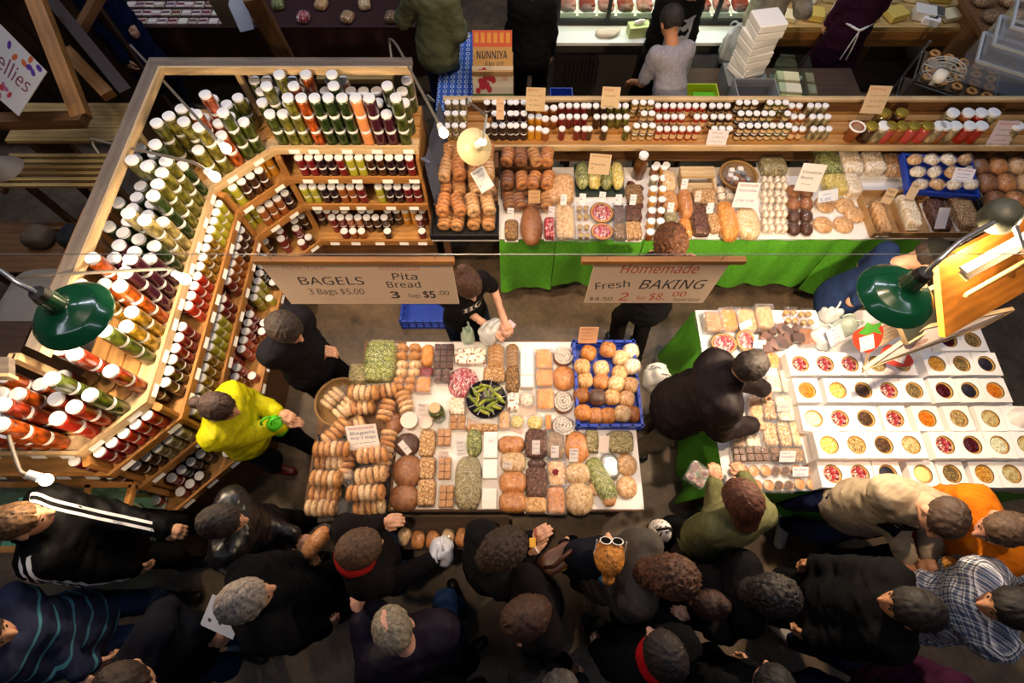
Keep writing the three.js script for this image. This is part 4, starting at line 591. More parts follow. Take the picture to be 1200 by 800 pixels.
note('price_card', 938, 558, TY + .055, .1, .06, 1.1, 0, '#e6e1e4', ['Butter', 'Tarts'], 'white card with purple lettering on the butter tarts', { col: '#3d2f80', head: '#3d2f80' });
note('price_card', 903, 440, TY + .075, .075, .05, .9, 0, '#f6f0ee', ['~', '~'], 'white card at the first pie box');

// things over the far end of the pie table
{ const a = spot(1100, 352, 2.0), b = spot(1215, 288, 2.0), d = b.clone().sub(a).normalize();
  const t = thing('fascia_board', 'orange stained wooden fascia board of the pie stall', 'board'), n = V(-d.z, 0, d.x);
  mesh('plank', bar([a.x, 2.0, a.z], [b.x + d.x, 2.0, b.z + d.z], .03, .4, -.85), wood(0xc07a2c, .45), t); mesh('top_strip', bar([a.x - n.x * .03, 2.18, a.z - n.z * .03], [b.x + d.x - n.x * .03, 2.18, b.z + d.z - n.z * .03], .05, .02), W.pale, t);
  for (const k of [1.45]) mesh('post', bx(.07, 1.83, .07, a.x + d.x * k, .915, a.z + d.z * k), W.brown, t);
  const f = thing('tube_light', 'glowing fluorescent tube along the orange fascia board', 'lamp'); const p0 = [a.x - n.x * .05, 2.22, a.z - n.z * .05], p1 = [b.x - n.x * .05, 2.22, b.z - n.z * .05];
  mesh('tube', tube([p0, p1], .012, 4, 10), mt(0xfff4da, .4, { emissive: 0xffecc4, emissiveIntensity: 2.5 }), f); mesh('batten', bar([p0[0], 2.197, p0[2]], [p1[0], 2.197, p1[2]], .04, .012), white, f);
  const c = thing('conduit', 'cream conduit pipe with elbow along the fascia board', 'pipe'); mesh('pipe', tube([[a.x + d.x * .1 + n.x * .04, 2.03, a.z + d.z * .1 + n.z * .04], [a.x + d.x * .7 + n.x * .04, 2.1, a.z + d.z * .7 + n.z * .04], [a.x + d.x * .75 + n.x * .02, 2.2, a.z + d.z * .75 + n.z * .02], [a.x + d.x * .6, 2.26, a.z + d.z * .6]], .011, 24, 8), mt(0xd9c48a, .5), c); mesh('junction_box', bx(.13, .07, .09, a.x + d.x * .42, 2.25, a.z + d.z * .42, .01), mt(0xd9c48a, .5), c);
  const g = thing('spot_lamp', 'grey green spot lamp head at the end of the fascia board', 'lamp', spot(1172, 253, 2.3)); g.rotation.set(.2, -.5, .3); mesh('head', lathe([[0, .07], [.05, .065], [.075, .03], [.08, -.03], [.07, -.03], [0, .0]], 20), mt(0x3d4036, .5), g); mesh('bracket', bar([0, .06, 0], [.16, -.07, .12], .016), steel, g); mesh('lens', cyl(.07, .07, .006, 0, -.02, 0, 18), mt(0xfff4da, .4, { emissive: 0xffdca0, emissiveIntensity: 4 }), g);
  const l = new THREE.PointLight(0xffe0b0, 1.2, 0, 2); l.position.copy(g.position).add(V(-.05, -.1, .1)); l.castShadow = true; scene.add(l);
  const l2 = new THREE.PointLight(0xffe8c0, .25, 0, 2); l2.position.set((p0[0] + p1[0]) / 2, 2.29, (p0[2] + p1[2]) / 2); l2.castShadow = true; scene.add(l2);
}
function panel4(name, q, thick, m, frameM, label, cat, uvr) {           // a framed flat board through four corner points
  const P = q.map((p) => V(...p)), t = thing(name, label, cat), n = P[1].clone().sub(P[0]).cross(P[3].clone().sub(P[0])).normalize().multiplyScalar(thick / 2);
  const pos = [], uv = [], face = (a, b, c, d, tex) => { for (const [p, s] of [[a, 0], [b, 1], [c, 2], [a, 0], [c, 2], [d, 3]]) { pos.push(p.x, p.y, p.z); const r = uvr ?? [0, 0, 1, 1]; uv.push(tex ? [r[0], r[2], r[2], r[0]][s] : r[0] + .004, tex ? [r[1], r[1], r[3], r[3]][s] : r[3] - .004); } };
  const A = P.map((p) => p.clone().add(n)), B = P.map((p) => p.clone().sub(n)); face(A[0], A[1], A[2], A[3], 1); face(B[1], B[0], B[3], B[2], 0); for (let k = 0; k < 4; k++) { const j = (k + 1) % 4; face(B[k], B[j], A[j], A[k], 0); }
  const g = new THREE.BufferGeometry(); g.setAttribute('position', new THREE.Float32BufferAttribute(pos, 3)); g.setAttribute('uv', new THREE.Float32BufferAttribute(uv, 2)); g.computeVertexNormals(); mesh('board', g, m, t);
  if (frameM) for (let k = 0; k < 4; k++) mesh('frame_bar', bar(P[k].toArray(), P[(k + 1) % 4].toArray(), .022, .022), frameM, t);
  return t;
}
const sp = (u, v, y) => spot(u, v, y).toArray();
panel4('framed_board', [sp(1062, 402, 1.5), sp(1122, 366, 1.5), sp(1100, 333, 1.85), sp(1044, 362, 1.85)], .012, mt(0x5a6050, .6), W.pale, 'grey green board in a cream wooden frame under the dome lamp', 'board');
panel4('white_canopy', [sp(1012, 432, 1.35), sp(1150, 382, 1.35), sp(1186, 362, 1.55), sp(1080, 384, 1.55)], .006, printed, W.pale, 'long white printed canopy panel slanting over the pie boxes', 'panel', cell(260, 120, (c, w, h) => { c.fillStyle = '#efe2da'; c.fillRect(0, 0, w, h); const R = mulberry(8); for (const [x, y, r] of [[.3, .5, 14], [.55, .35, 10], [.75, .6, 12]]) { c.fillStyle = 'rgba(170,110,90,.55)'; c.beginPath(); c.ellipse(w * x, h * y, r * 1.4, r, .3, 0, 7); c.fill(); scribble(c, w * x - 20, h * y, 40, 3, 6, 'rgba(90,50,50,.6)', R, 2); } }));
{ // strawberry shaped sign with a pinned note
  const s = new THREE.Shape(); s.moveTo(0, -.1); s.bezierCurveTo(.07, -.09, .11, .0, .085, .06); s.bezierCurveTo(.06, .1, -.06, .1, -.085, .06); s.bezierCurveTo(-.11, 0, -.07, -.09, 0, -.1);
  const t = thing('strawberry_sign', 'red strawberry shaped sign with a white note over the pies', 'sign', spot(1017, 396, 1.25)); t.rotation.set(-.75, 0, .35);
  mesh('berry_board', new THREE.ExtrudeGeometry(s, { depth: .008, bevelEnabled: false }), mt(0xd23a24, .5), t); const lf = new THREE.Shape(); lf.moveTo(-.06, .06); lf.lineTo(-.02, .085); lf.lineTo(0, .12); lf.lineTo(.03, .085); lf.lineTo(.09, .09); lf.lineTo(.06, .05); lf.lineTo(.08, .0); lf.lineTo(.03, .04); lf.lineTo(-.01, .03); lf.closePath(); mesh('leaf', new THREE.ExtrudeGeometry(lf, { depth: .006, bevelEnabled: false }).translate(0, 0, .009), mt(0x3f8a2a, .6), t);
  mesh('note', cardGeo(.085, .1, cell(80, 96, noteDraw('#efe8e2', ['~', '~', '~', '~']))).translate(-.015, -.075, .012), printed, t); mesh('stick', bar([0, -.09, 0], [.0, -.3, -.1], .01), W.pale, t);
  const t2 = thing('strawberry_sign', 'flattened red strawberry sign lying across white pie boxes', 'sign', spot(1050, 418, 1.06)); t2.rotation.set(-1.2, .0, 1.2); mesh('berry_board', new THREE.ExtrudeGeometry(s, { depth: .008, bevelEnabled: false }).scale(.7, 1.15, 1), mt(0xd9483a, .5), t2); mesh('note', cardGeo(.06, .09, cell(60, 90, noteDraw('#efe8e2', ['~', '~', '~']))).translate(0, -.05, .012), printed, t2);
}
note('price_sign', 1042, 400, 1.2, .16, .15, .7, .45, '#dcc6a4', ['Fruit', '~', '~', '~', '~'], 'beige lettered card beside the strawberry sign', { col: '#3a3030' });
// plastic bags gathered by the man in the cap
const bagWhite = mt(0xe9eef0, .35, { transmission: .25, thickness: 0, side: THREE.DoubleSide });
function plasticBag(u, v, y, w, h, d, label, m = bagWhite, seed = 0) { const p = spot(u, v, y + h * .5), t = thing('plastic_bag', label, 'bag', [p.x, y, p.z], seed); mesh('bag', lump(w, h, d, { e: 2.3, amp: .28, f: 16, seg: 26, rows: 16, flat: .3, seed: seed * 2 + 1 }), m, t); for (const s of [-1, 1]) mesh('handle', new THREE.TorusGeometry(.035, .007, 5, 12, Math.PI).scale(1, 1.3, 1).translate(s * w * .18, h * .93, s * .02), m, t); return t; }
plasticBag(978, 362, TY + .002, .2, .18, .16, 'crumpled white plastic bag by the blue shirt', bagWhite, 1); plasticBag(966, 395, TY + .002, .17, .13, .17, 'white plastic bag with blue print before the tart boxes', bagWhite, 2); plasticBag(990, 382, TY + .002, .15, .2, .12, 'thin greenish plastic bag hanging over the table edge', mt(0xd9e8dc, .35, { transmission: .35, thickness: 0 }), 3);
note('price_card', 982, 402, TY + .14, .13, .12, 1.0, .5, '#e6e6ec', ['Pies', '~', '~', '~'], 'white and blue printed card among the plastic bags', { head: '#2b55a0', col: '#3a3a50' });

// ---------------------------------------------------------------- goods on the long counter
function riser(x, z, w, d, h, label) { const t = thing('display_riser', label, 'riser', [x, TY, z]); mesh('top', bx(w, .015, d, 0, h - .0075, 0), W.brown, t); mesh('side', bx(w, h - .015, .012, 0, (h - .015) / 2, d / 2 - .006), W.brown, t); mesh('side', bx(w, h - .015, .012, 0, (h - .015) / 2, -d / 2 + .006), W.brown, t); }
{ const p = place(506, 240, 585, 284, TY, .02), t = thing('black_tray', 'deep black tray heaped with bagel bags at the counter end', 'tray', [p.x, TY, -2.6]); mesh('base', bx(p.w, .01, .3, 0, .006, 0), black, t); for (const s of [-1, 1]) { mesh('rim', bx(p.w, .05, .012, 0, .03, s * .144), black, t); mesh('rim', bx(.012, .05, .276, s * (p.w / 2 - .006), .03, 0), black, t); }
  riser(-.36, -2.88, .5, .24, .1, 'brown riser under the bagel heap beside the racks'); riser(-.36, -3.09, .5, .16, .2, 'taller brown riser behind the bagel heap'); riser(.12, -2.95, .42, .2, .06, 'low brown riser under the brown bagel bags'); riser(.12, -3.1, .42, .1, .16, 'narrow brown riser behind the brown bagel bags');
  const cols = [-.53, -.42, -.30, -.19];
  for (const [z, y, tag_] of [[-2.6, .815, 'in the black tray at the counter front'], [-2.66, .925, 'upon the black tray heap'], [-2.86, .905, 'on the middle of the counter heap'], [-2.93, 1.01, 'high on the counter heap'], [-3.09, 1.005, 'at the rear of the counter heap']]) for (const x of cols) bagelBag(x + rr(-.01, .01), y, z + rr(-.01, .01), (90 + rr(-14, 14)) * RAD, 5, 'bag of golden bagels ' + tag_, 'bagel bags heaped on the counter', pick([M.golden, M.tan, M.bun]), 0, 0);
  for (const [z, y, tag_] of [[-2.78, .802, 'low in the brown bagel heap'], [-2.95, .865, 'in the middle of the brown bagel heap'], [-3.1, .965, 'at the rear of the brown bagel heap']]) for (const x of [-.03, .07, .18, .29]) bagelBag(x + rr(-.01, .01), y, z, (90 + rr(-16, 16)) * RAD, 4, 'bag of browned bagels ' + tag_, 'brown bagel bags on the counter', pick([M.bun, M.brown, M.golden]), 0, 0);
}
const LC = [
  ['mass', 592, 259, 607, 280, 'nuts', 'nut_tray', 'small square tray of nuts beside the bagel heap', {}], ['round', 611, 241, 635, 283, 'brown', 'braided_loaf', 'tall stacked round loaf in film on the counter edge', { h: .13 }], ['mass', 638, 256, 650, 279, 'berry', 'candy_tray', 'narrow tray of red and white candy', {}], ['tray', 651, 240, 673, 279, 'crust', 'brittle_tray', 'tray of amber nut brittle', { h: .05 }],
  ['tarts', 676, 240, 690, 258, 'yellow', 'tart_box', 'small box of yellow filled tarts behind another', {}], ['tarts', 677, 262, 691, 280, 'yellow', 'tart_box', 'small box of yellow tarts on the counter edge', {}], ['pie', 692, 238, 718, 261, 'berry', 'cream_pie', 'berry cream pie with purple centre on the counter', { h: .06 }], ['pie', 693, 262, 718, 281, 'berry', 'cream_pie', 'dark red berry pie on the counter edge', { h: .06 }],
  ['tray', 719, 241, 732, 260, 'choc', 'square_tray', 'small tray of chocolate topped squares behind another', {}], ['tray', 719, 262, 732, 280, 'nuts', 'square_tray', 'small tray of nut squares on the counter edge', {}], ['mass', 733, 241, 751, 260, 'choc', 'nut_tray', 'tray of dark chocolate nuts', {}], ['mass', 733, 261, 751, 280, 'granola', 'granola_tray', 'tray of pale granola on the counter edge', {}],
  ['mass', 780, 250, 794, 275, 'seed', 'seed_bag', 'bag of seeds beside the jar column', { h: .1 }], ['loaf', 796, 222, 811, 253, 'bun', 'glazed_loaf', 'orange glazed loaf in a shiny bag', { h: .12 }], ['loaf', 797, 255, 811, 277, 'orange', 'fruit_slab', 'flat orange fruit slab on the counter edge', { h: .05 }], ['mass', 810, 241, 828, 275, 'choc', 'dark_loaf', 'dark wrapped fruit cake on the counter edge', { h: .09 }], ['mass', 829, 251, 842, 272, 'granola', 'granola_tray', 'small tray of orange granola beside dark cake', {}],
  ['loaf', 843, 236, 863, 278, 'orange', 'crisp_bag', 'tall bag of amber crisps on the counter edge', { h: .12 }], ['loaf', 864, 243, 889, 277, 'pale', 'pita_bag', 'bag of pale pita rounds', { h: .1 }],
  ['mass', 956, 176, 982, 205, 'greens', 'pasta_bag', 'bag of green tinted dried pasta by the shelf', { h: .12 }], ['mass', 984, 178, 1008, 203, 'cream', 'pasta_bag', 'bag of pale dried pasta by the shelf', { h: .12 }], ['mass', 1010, 180, 1034, 202, 'cream', 'pasta_bag', 'bag of dried pasta beside the blue tray', { h: .12 }], ['mass', 1036, 182, 1058, 204, 'granola', 'pasta_bag', 'bag of tan biscuits tucked beside the blue tray', { h: .1 }], ['mass', 966, 206, 990, 226, 'yellow', 'pasta_bag', 'bag of yellow noodles above the large cookies', { h: .1 }], ['mass', 990, 205, 1006, 228, 'cream', 'pasta_bag', 'crumpled bag of pale biscuits by the cardboard tray', { h: .1 }],
];
for (const a of LC) pack(...a);
// rolls in white bags, muffins, large cookies
for (let r = 0; r < 4; r++) for (let c = 0; c < 2; c++) { const p = spot(900 + c * 15, 216 + r * 16, TY + .07); pack('rolls', 893 + c * 15.5, 206 + r * 16.5, 907 + c * 15.5, 221 + r * 16.5, 'cream', 'roll_bag', 'bag of floury white rolls in the black rack', { h: .08, group: 'white roll bags in the black rack' }); pack('round', 924 + c * 15, 216 + r * 14.5, 938 + c * 15, 230 + r * 14.5, r > 1 ? 'dark' : 'brown', 'muffin', `${r > 1 ? 'dark' : 'golden brown'} wrapped muffin beside the white rolls`, { h: .075, group: `${r > 1 ? 'dark' : 'golden brown'} muffins beside the white rolls` }); }
for (const [u, v] of [[968, 238], [992, 240], [966, 262], [990, 262], [1003, 250]]) pack('round', u - 13, v - 10, u + 12, v + 10, 'tan', 'large_cookie', 'large pale cookie in film beside the cardboard tray', { h: .05, k: .9, group: 'large pale cookies on the counter' });
// two columns of little jars standing along the counter
for (let r = 0; r < 8; r++) for (let c = 0; c < 2; c++) { const p = spot(762 + c * 11 + r * .9, 272 - r * 12.6, TY + .075); jar('jam', pick(['cream', 'amber', 'honey', 'amber']), V(p.x, TY, Math.max(-3.15, p.z)), 'in the double row on the counter'); }
{ const t = thing('amber_jug', 'large amber jug behind the double row of jars', 'jug', spot(747, 206, TY)); mesh('body', lathe([[0, 0], [.05, 0], [.056, .012], [.056, .15], [.04, .19], [.028, .2], [.028, .22]], 20), mt(0x5a3510, .12, { clearcoat: 1 }), t); mesh('lid', cyl(.038, .038, .025, 0, .232, 0, 18), whiteLid, t); }
for (let k = 0; k < 6; k++) { const p = spot(740 + (k % 2) * 10, 214 + k * 5, TY + .05); const t = thing('pepper_string', 'dark red dried pepper bunch beside the jar row', 'peppers', [p.x, TY, p.z], rr(0, 3), 'dried pepper bunches on the counter'); mesh('peppers', lumpOf(.06, .06, .06, { e: 2, amp: .35, f: 40 }), mt(0x5a2416, .5), t); }
{ const p = place(674, 192, 730, 228, TY, .05), t = thing('herb_tray', 'dark tray of bagged green herbs and peppers', 'tray', [p.x, TY, p.z]); mesh('tray', bx(p.w, .03, p.d, 0, .015, 0), mt(0x20302a, .5), t); for (let k = 0; k < 4; k++) { const b = mesh('herb_bag', lump(.11, .1, p.d * .8, { e: 2.4, amp: .25, f: 22, seed: k }), k % 2 ? M.yellow : M.greens, t); b.position.set((k - 1.5) * p.w * .24, .03, 0); mesh('bag_film', lump(.115, .105, p.d * .85, { e: 2.6, amp: .2, f: 25, seed: k + .4 }), film, b); } }
{ // wicker basket of little cups on the counter
  const q = spot(861, 200, TY + .06), t = thing('wicker_basket', 'round wicker basket of small wrapped cups on the counter', 'basket', [q.x, TY, Math.max(q.z, -3.02)]), wk = mt(0xcf9f58, .8, { map: T.weave }); mesh('bowl', lathe([[0, .005], [.1, .0], [.145, .1], [.152, .102], [.1, .012], [0, .015]], 32), wk, t); mesh('rim', new THREE.TorusGeometry(.149, .01, 8, 36).rotateX(Math.PI / 2).translate(0, .103, 0), wk, t); for (let k = 0; k < 12; k++) { const a = k * 2.4, r = .1 * Math.sqrt(k / 12); mesh('cup', bx(.045, .05, .045, Math.cos(a) * r, .07, Math.sin(a) * r, .008), [M.brown, M.white, M.foil][k % 3], t); } mesh('cover', lump(.27, .07, .27, { e: 2.1, amp: .15, f: 30 }).translate(0, .06, 0), film, t); }
{ const t = thing('wood_shelf_piece', 'pale wooden block shelf between the jar row and basket', 'shelf', [spot(812, 208, TY).x, TY, -3.05]); mesh('board', bx(.28, .03, .1, 0, .1, 0), W.pale, t); mesh('board', bx(.28, .03, .1, 0, .04, .12), W.pale, t); for (const s of [-1, 1]) mesh('end', bx(.015, .085, .2, s * .13, .0425, .06), W.pale, t); }
{ // cardboard tray with bagged biscuits
  const p = place(1008, 212, 1148, 272, TY, .02), z = -2.68, d = .42, t = thing('cardboard_tray', 'wide open cardboard tray of bagged biscuits', 'box', [p.x, TY, z]); mesh('base', bx(p.w, .008, d, 0, .004, 0), kraft, t); for (const s of [-1, 1]) { mesh('wall', bx(p.w, .07, .006, 0, .035, s * d / 2), kraft, t); mesh('wall', bx(.006, .07, d, s * p.w / 2, .035, 0), kraft, t); } for (const k of [-.25, .05, .3]) mesh('divider', bx(.006, .065, d * .95, k * p.w, .036, 0), kraft, t);
  let k = 0; for (const [u, v, w, m, lb] of [[1031, 258, 14, 'tan', 'bag of round tan biscuits in the cardboard tray'], [1065, 250, 17, 'cream', 'bag of broken pale biscuits in the cardboard tray'], [1099, 255, 18, 'choc', 'bag of dark biscuits under a white card'], [1128, 252, 19, 'granola', 'bag of pink specked biscuits in the tray corner']]) { pack('mass', u - w / 2, v - 20, u + w / 2, v + 15, m, 'biscuit_bag', lb, { h: .09, y: TY + .009 }); k++; }
  note('price_card', 1037, 238, TY + .12, .075, .12, .55, -.35, '#cbb08c', ['Sugar', 'Cookies', ''], 'beige card lettered sugar cookies in the cardboard tray', { head: '#2a2020', col: '#2a2020' }); note('price_card', 1065, 233, TY + .12, .07, .13, .55, -.25, '#d8c0a2', ['Fudge', '', ''], 'beige card standing in the middle of the cardboard tray', { head: '#2a2020' }); note('price_card', 1101, 268, TY + .1, .085, .16, .8, 0, '#e9e4ea', ['', '', ''], 'plain white card on the dark biscuits'); }
{ const p = spot(1103, 205, TY + .16); const t = crate('blue_tray', p.x, TY + .11, -2.98, .56, .36, .05, blue, 'bright blue tray of bagged rolls tilted on the counter', -.1); t.rotation.x = .12; riser(p.x, -2.99, .5, .3, .1, 'riser under the bright blue tray');
  for (let k = 0; k < 12; k++) { const q = thing('roll_bag', 'bag of pale cinnamon rolls in the blue tray', 'rolls', [p.x - .2 + (k % 4) * .135, TY + .15 + (k > 7 ? -.02 : k < 4 ? .02 : 0), -3.09 + Math.floor(k / 4) * .11], rr(-1, 1), 'roll bags in the blue tray'); mesh('rolls', lumpOf(.11, .06, .09, { e: 2.3, amp: .2, f: 30 }), k % 3 ? M.cream : M.tan, q); wrap(q, .115, .068, .095, { e: 2.5, amp: .15 }); }
  note('price_card', 1126, 213, TY + .25, .15, .1, .8, -.15, '#eceaf2', ['Butter', '~', '~', '~'], 'white card with red and blue lettering in the blue tray', { head: '#a03a5a', col: '#404090' }); }
{ const x = 4.03, t = thing('loaf_tray', 'dark tray heaped with large loaves at the counter end', 'tray', [x, TY, -2.95]); mesh('tray', bx(.5, .04, .6, 0, .02, 0), black, t); mesh('stand', bx(.5, TY, .55, 0, -TY / 2, 0), W.dark, t); for (let k = 0; k < 9; k++) { const q = thing('large_loaf', 'large wrapped loaf in the dark end tray', 'loaf', [x - .16 + (k % 3) * .16, TY + .041, -3.12 + Math.floor(k / 3) * .18], rr(-.2, .2), 'large loaves in the dark end tray'); mesh('loaf', lumpOf(.14, .1, .17, { e: 2.7, amp: .06, f: 18 }), [M.brown, M.bun, M.tan][k % 3], q); wrap(q, .145, .105, .175, { e: 3 }); } }
// cards on the counter and shelf
const small = { col: '#35307a', head: '#35307a', cat: 'card' };
[[598, 256, 'small white card beside the nut tray'], [646, 254, 'narrow white card above the candy tray'], [660, 240, 'white card above the nut brittle'], [682, 239, 'white card above the yellow tarts'], [705, 237, 'white card above the berry cream pie'], [724, 240, 'white card above the chocolate squares'], [741, 240, 'white card above the dark chocolate nuts'], [785, 250, 'white card beside the curly haired woman'], [801, 222, 'white card before the pale wooden block shelf'], [831, 250, 'white card above the orange granola'], [817, 236, 'pinkish card behind the dark fruit cake']].forEach(([u, v, lb], k) => note('price_card', u, v, TY + .085, .05, .085, .55, rr(-.1, .1), k === 10 ? '#e3cfc2' : '#eeeaf0', ['~', k % 2 ? 'Bar' : '4.00', ''], lb, small));
note('price_sign', 870, 243, TY + .11, .17, .2, .5, -.05, '#ece6ea', ['Homemade', 'Tortilla', '', '2 for 5.00', ''], 'large white card lettered in red and blue before the basket', { head: '#a83a30', col: '#35307a' });
note('price_sign', 943, 224, TY + .1, .18, .22, .5, -.12, '#ece6e2', ['', 'Cinnamon', 'Buns', '~', ''], 'large white card lettered cinnamon buns', { head: '#a83a30', col: '#2a2a3a' });
note('price_card', 970, 236, TY + .1, .17, .09, .8, .2, '#e2e6f0', ['~', '5.00'], 'white and blue card on the large cookies', { head: '#35307a', col: '#2f4fa0' });
note('price_sign', 701, 204, TY + .15, .17, .16, .5, -.1, '#d6bb94', ['Homemade', '', 'Pesto', '2', ''], 'beige sign standing among the bagged herbs', { head: '#a0503a', col: '#5a4030' });
note('price_card', 572, 222, TY + .3, .12, .17, .9, .7, '#ece6dc', ['Bagels', '~', '', '5', ''], 'white card lying askew on the counter bagel heap', { head: '#222228' }); note('price_card', 626, 238, TY + .18, .09, .1, .6, 0, '#cfa472', ['~', '~', '~'], 'brown paper card on the brown bagel heap');
const SH = [[627, 130, .15, .17, '#cfb48a', ['Jams', '~', '~', '~', ''], 'beige sign behind the jar shelf by the blue bin', 1.2], [714, 126, .14, .15, '#d3b98f', ['Dips', '~', '', '~'], 'beige sign behind the jar shelf by the grey shirt', 1.2], [586, 140, .06, .15, '#d9b48e', ['~', '~', ''], 'narrow beige sign behind the jar shelf', 1.2], [1020, 133, .17, .2, '#cdb391', ['Honey', '~', '~', '~', ''], 'beige sign leaning behind the gold lidded jars', 1.2], [838, 172, .16, .13, '#e6dce0', ['~', '~', '~', '~'], 'white lettered card clipped to the shelf lip', 1.0], [1167, 172, .18, .2, '#e0cdd2', ['Homemade', '~', '~', '~', 'Mix & Match'], 'pinkish white price list at the shelf end', 1.0]];
for (const [u, v, w, h, bg, lines, lb, y] of SH) note('price_sign', u, v, y + .03, w, h, .5, -.05, bg, lines, lb, { head: '#b04a4a', col: '#4a3a3a' });
{ const t = thing('tasting_dish', 'oval white dish of brown dip on the jar shelf', 'dish', [spot(1007, 140, 1.2).x, 1.03, -3.28]); mesh('pot', lathe([[0, 0], [.04, 0], [.05, .12], [.06, .13], [.055, .135], [0, .12]], 24), mt(0x8a4a24, .4), t); mesh('rim', new THREE.TorusGeometry(.058, .008, 8, 28).rotateX(Math.PI / 2).translate(0, .132, 0), white, t); mesh('dip', cyl(.052, .052, .01, 0, .125, 0, 24), mt(0xa07a58, .5), t); }

for (const a of [['mass', 640, 206, 672, 236, 'tan', 'biscuit_bag', 'bag of tan biscuits between bagels and bagged herbs', { h: .1 }], ['loaf', 776, 200, 792, 222, 'pale', 'pita_bag', 'pale loaf bag behind the double jar row', { h: .1 }], ['mass', 812, 222, 838, 240, 'granola', 'granola_tray', 'granola tray behind the dark fruit cake', {}], ['loaf', 776, 224, 794, 246, 'golden', 'roll_pack', 'golden roll pack beside the double jar row', { h: .08 }], ['mass', 892, 186, 920, 204, 'seed', 'seed_bag', 'bag of seeds behind the white roll bags', { h: .1 }], ['mass', 734, 218, 752, 240, 'nuts', 'nut_tray', 'heap of nuts behind the dark chocolate nuts', {}], ['rolls', 840, 218, 860, 234, 'cream', 'roll_pack', 'white roll pack before the wicker basket', { h: .07 }]]) pack(...a);

// ---------------------------------------------------------------- people
// level surface of a distance field, as a smooth indexed mesh (one vertex per crossed cell)
function surface(sdf, lo, hi, cell) {
  const n = [0, 1, 2].map((k) => Math.ceil((hi[k] - lo[k]) / cell) + 1), [nx, ny, nz] = n, F_ = new Float32Array(nx * ny * nz), at = (i, j, k) => (k * ny + j) * nx + i;
  for (let k = 0; k < nz; k++) for (let j = 0; j < ny; j++) for (let i = 0; i < nx; i++) F_[at(i, j, k)] = sdf(lo[0] + i * cell, lo[1] + j * cell, lo[2] + k * cell);
  const id = new Int32Array(nx * ny * nz).fill(-1), pos = [], idx = [];
  for (let k = 0; k < nz - 1; k++) for (let j = 0; j < ny - 1; j++) for (let i = 0; i < nx - 1; i++) {
    let m = 0, sx_ = 0, sy_ = 0, sz_ = 0, c = 0; const v = [];
    for (let q = 0; q < 8; q++) { const f = F_[at(i + (q & 1), j + ((q >> 1) & 1), k + (q >> 2))]; v.push(f); if (f < 0) m |= 1 << q; }
    if (m === 0 || m === 255) continue;
    for (let a = 0; a < 8; a++) for (let b = 1; b < 8; b <<= 1) { if (a & b) continue; const e = a | b; if ((v[a] < 0) === (v[e] < 0)) continue; const t = v[a] / (v[a] - v[e]); sx_ += (a & 1) + (b === 1 ? t : 0); sy_ += ((a >> 1) & 1) + (b === 2 ? t : 0); sz_ += (a >> 2) + (b === 4 ? t : 0); c++; }
    id[at(i, j, k)] = pos.length / 3; pos.push(lo[0] + (i + sx_ / c) * cell, lo[1] + (j + sy_ / c) * cell, lo[2] + (k + sz_ / c) * cell);
  }
  const quad = (a, b, c, d, flip) => { if (a < 0 || b < 0 || c < 0 || d < 0) return; flip ? idx.push(a, c, b, a, d, c) : idx.push(a, b, c, a, c, d); };
  for (let k = 1; k < nz - 1; k++) for (let j = 1; j < ny - 1; j++) for (let i = 1; i < nx - 1; i++) {
    const s = F_[at(i, j, k)] < 0;
    if (s !== F_[at(i + 1, j, k)] < 0) quad(id[at(i, j - 1, k - 1)], id[at(i, j, k - 1)], id[at(i, j, k)], id[at(i, j - 1, k)], !s);
    if (s !== F_[at(i, j + 1, k)] < 0) quad(id[at(i - 1, j, k - 1)], id[at(i, j, k - 1)], id[at(i, j, k)], id[at(i - 1, j, k)], s);
    if (s !== F_[at(i, j, k + 1)] < 0) quad(id[at(i - 1, j - 1, k)], id[at(i, j - 1, k)], id[at(i, j, k)], id[at(i - 1, j, k)], !s);
  }
  return { pos, idx };
}
function geoOf(parts, colour) {
  const pos = [], idx = [], uv = [], col = []; for (const p of parts) { const o = pos.length / 3; for (const v of p.pos) pos.push(v); for (const i of p.idx) idx.push(i + o); }
  for (let i = 0; i < pos.length; i += 3) { uv.push(pos[i] + pos[i + 2] * .8, pos[i + 1] + pos[i + 2] * .3); if (colour) col.push(...colour(pos[i], pos[i + 1], pos[i + 2])); }
  const g = new THREE.BufferGeometry(); g.setAttribute('position', new THREE.Float32BufferAttribute(pos, 3)); g.setAttribute('uv', new THREE.Float32BufferAttribute(uv, 2)); if (colour) g.setAttribute('color', new THREE.Float32BufferAttribute(col, 3)); g.setIndex(idx); g.computeVertexNormals(); return g;
}
const smin = (a, b, k) => { const h = Math.max(0, k - Math.abs(a - b)) / k; return Math.min(a, b) - h * h * k * .25; };
function cap(x, y, z, a, b, r0, r1) { const bx_ = b.x - a.x, by = b.y - a.y, bz = b.z - a.z, px = x - a.x, py = y - a.y, pz = z - a.z; let t = (px * bx_ + py * by + pz * bz) / (bx_ * bx_ + by * by + bz * bz + 1e-9); t = t < 0 ? 0 : t > 1 ? 1 : t; const dx = px - bx_ * t, dy = py - by * t, dz = pz - bz * t; return Math.sqrt(dx * dx + dy * dy + dz * dz) - (r0 + (r1 - r0) * t); }
function ell(x, y, z, cx, cy, cz, a, b, c) { const X = (x - cx) / a, Y = (y - cy) / b, Z = (z - cz) / c, k = Math.sqrt(X * X + Y * Y + Z * Z); return (k - 1) * Math.min(a, b, c); }
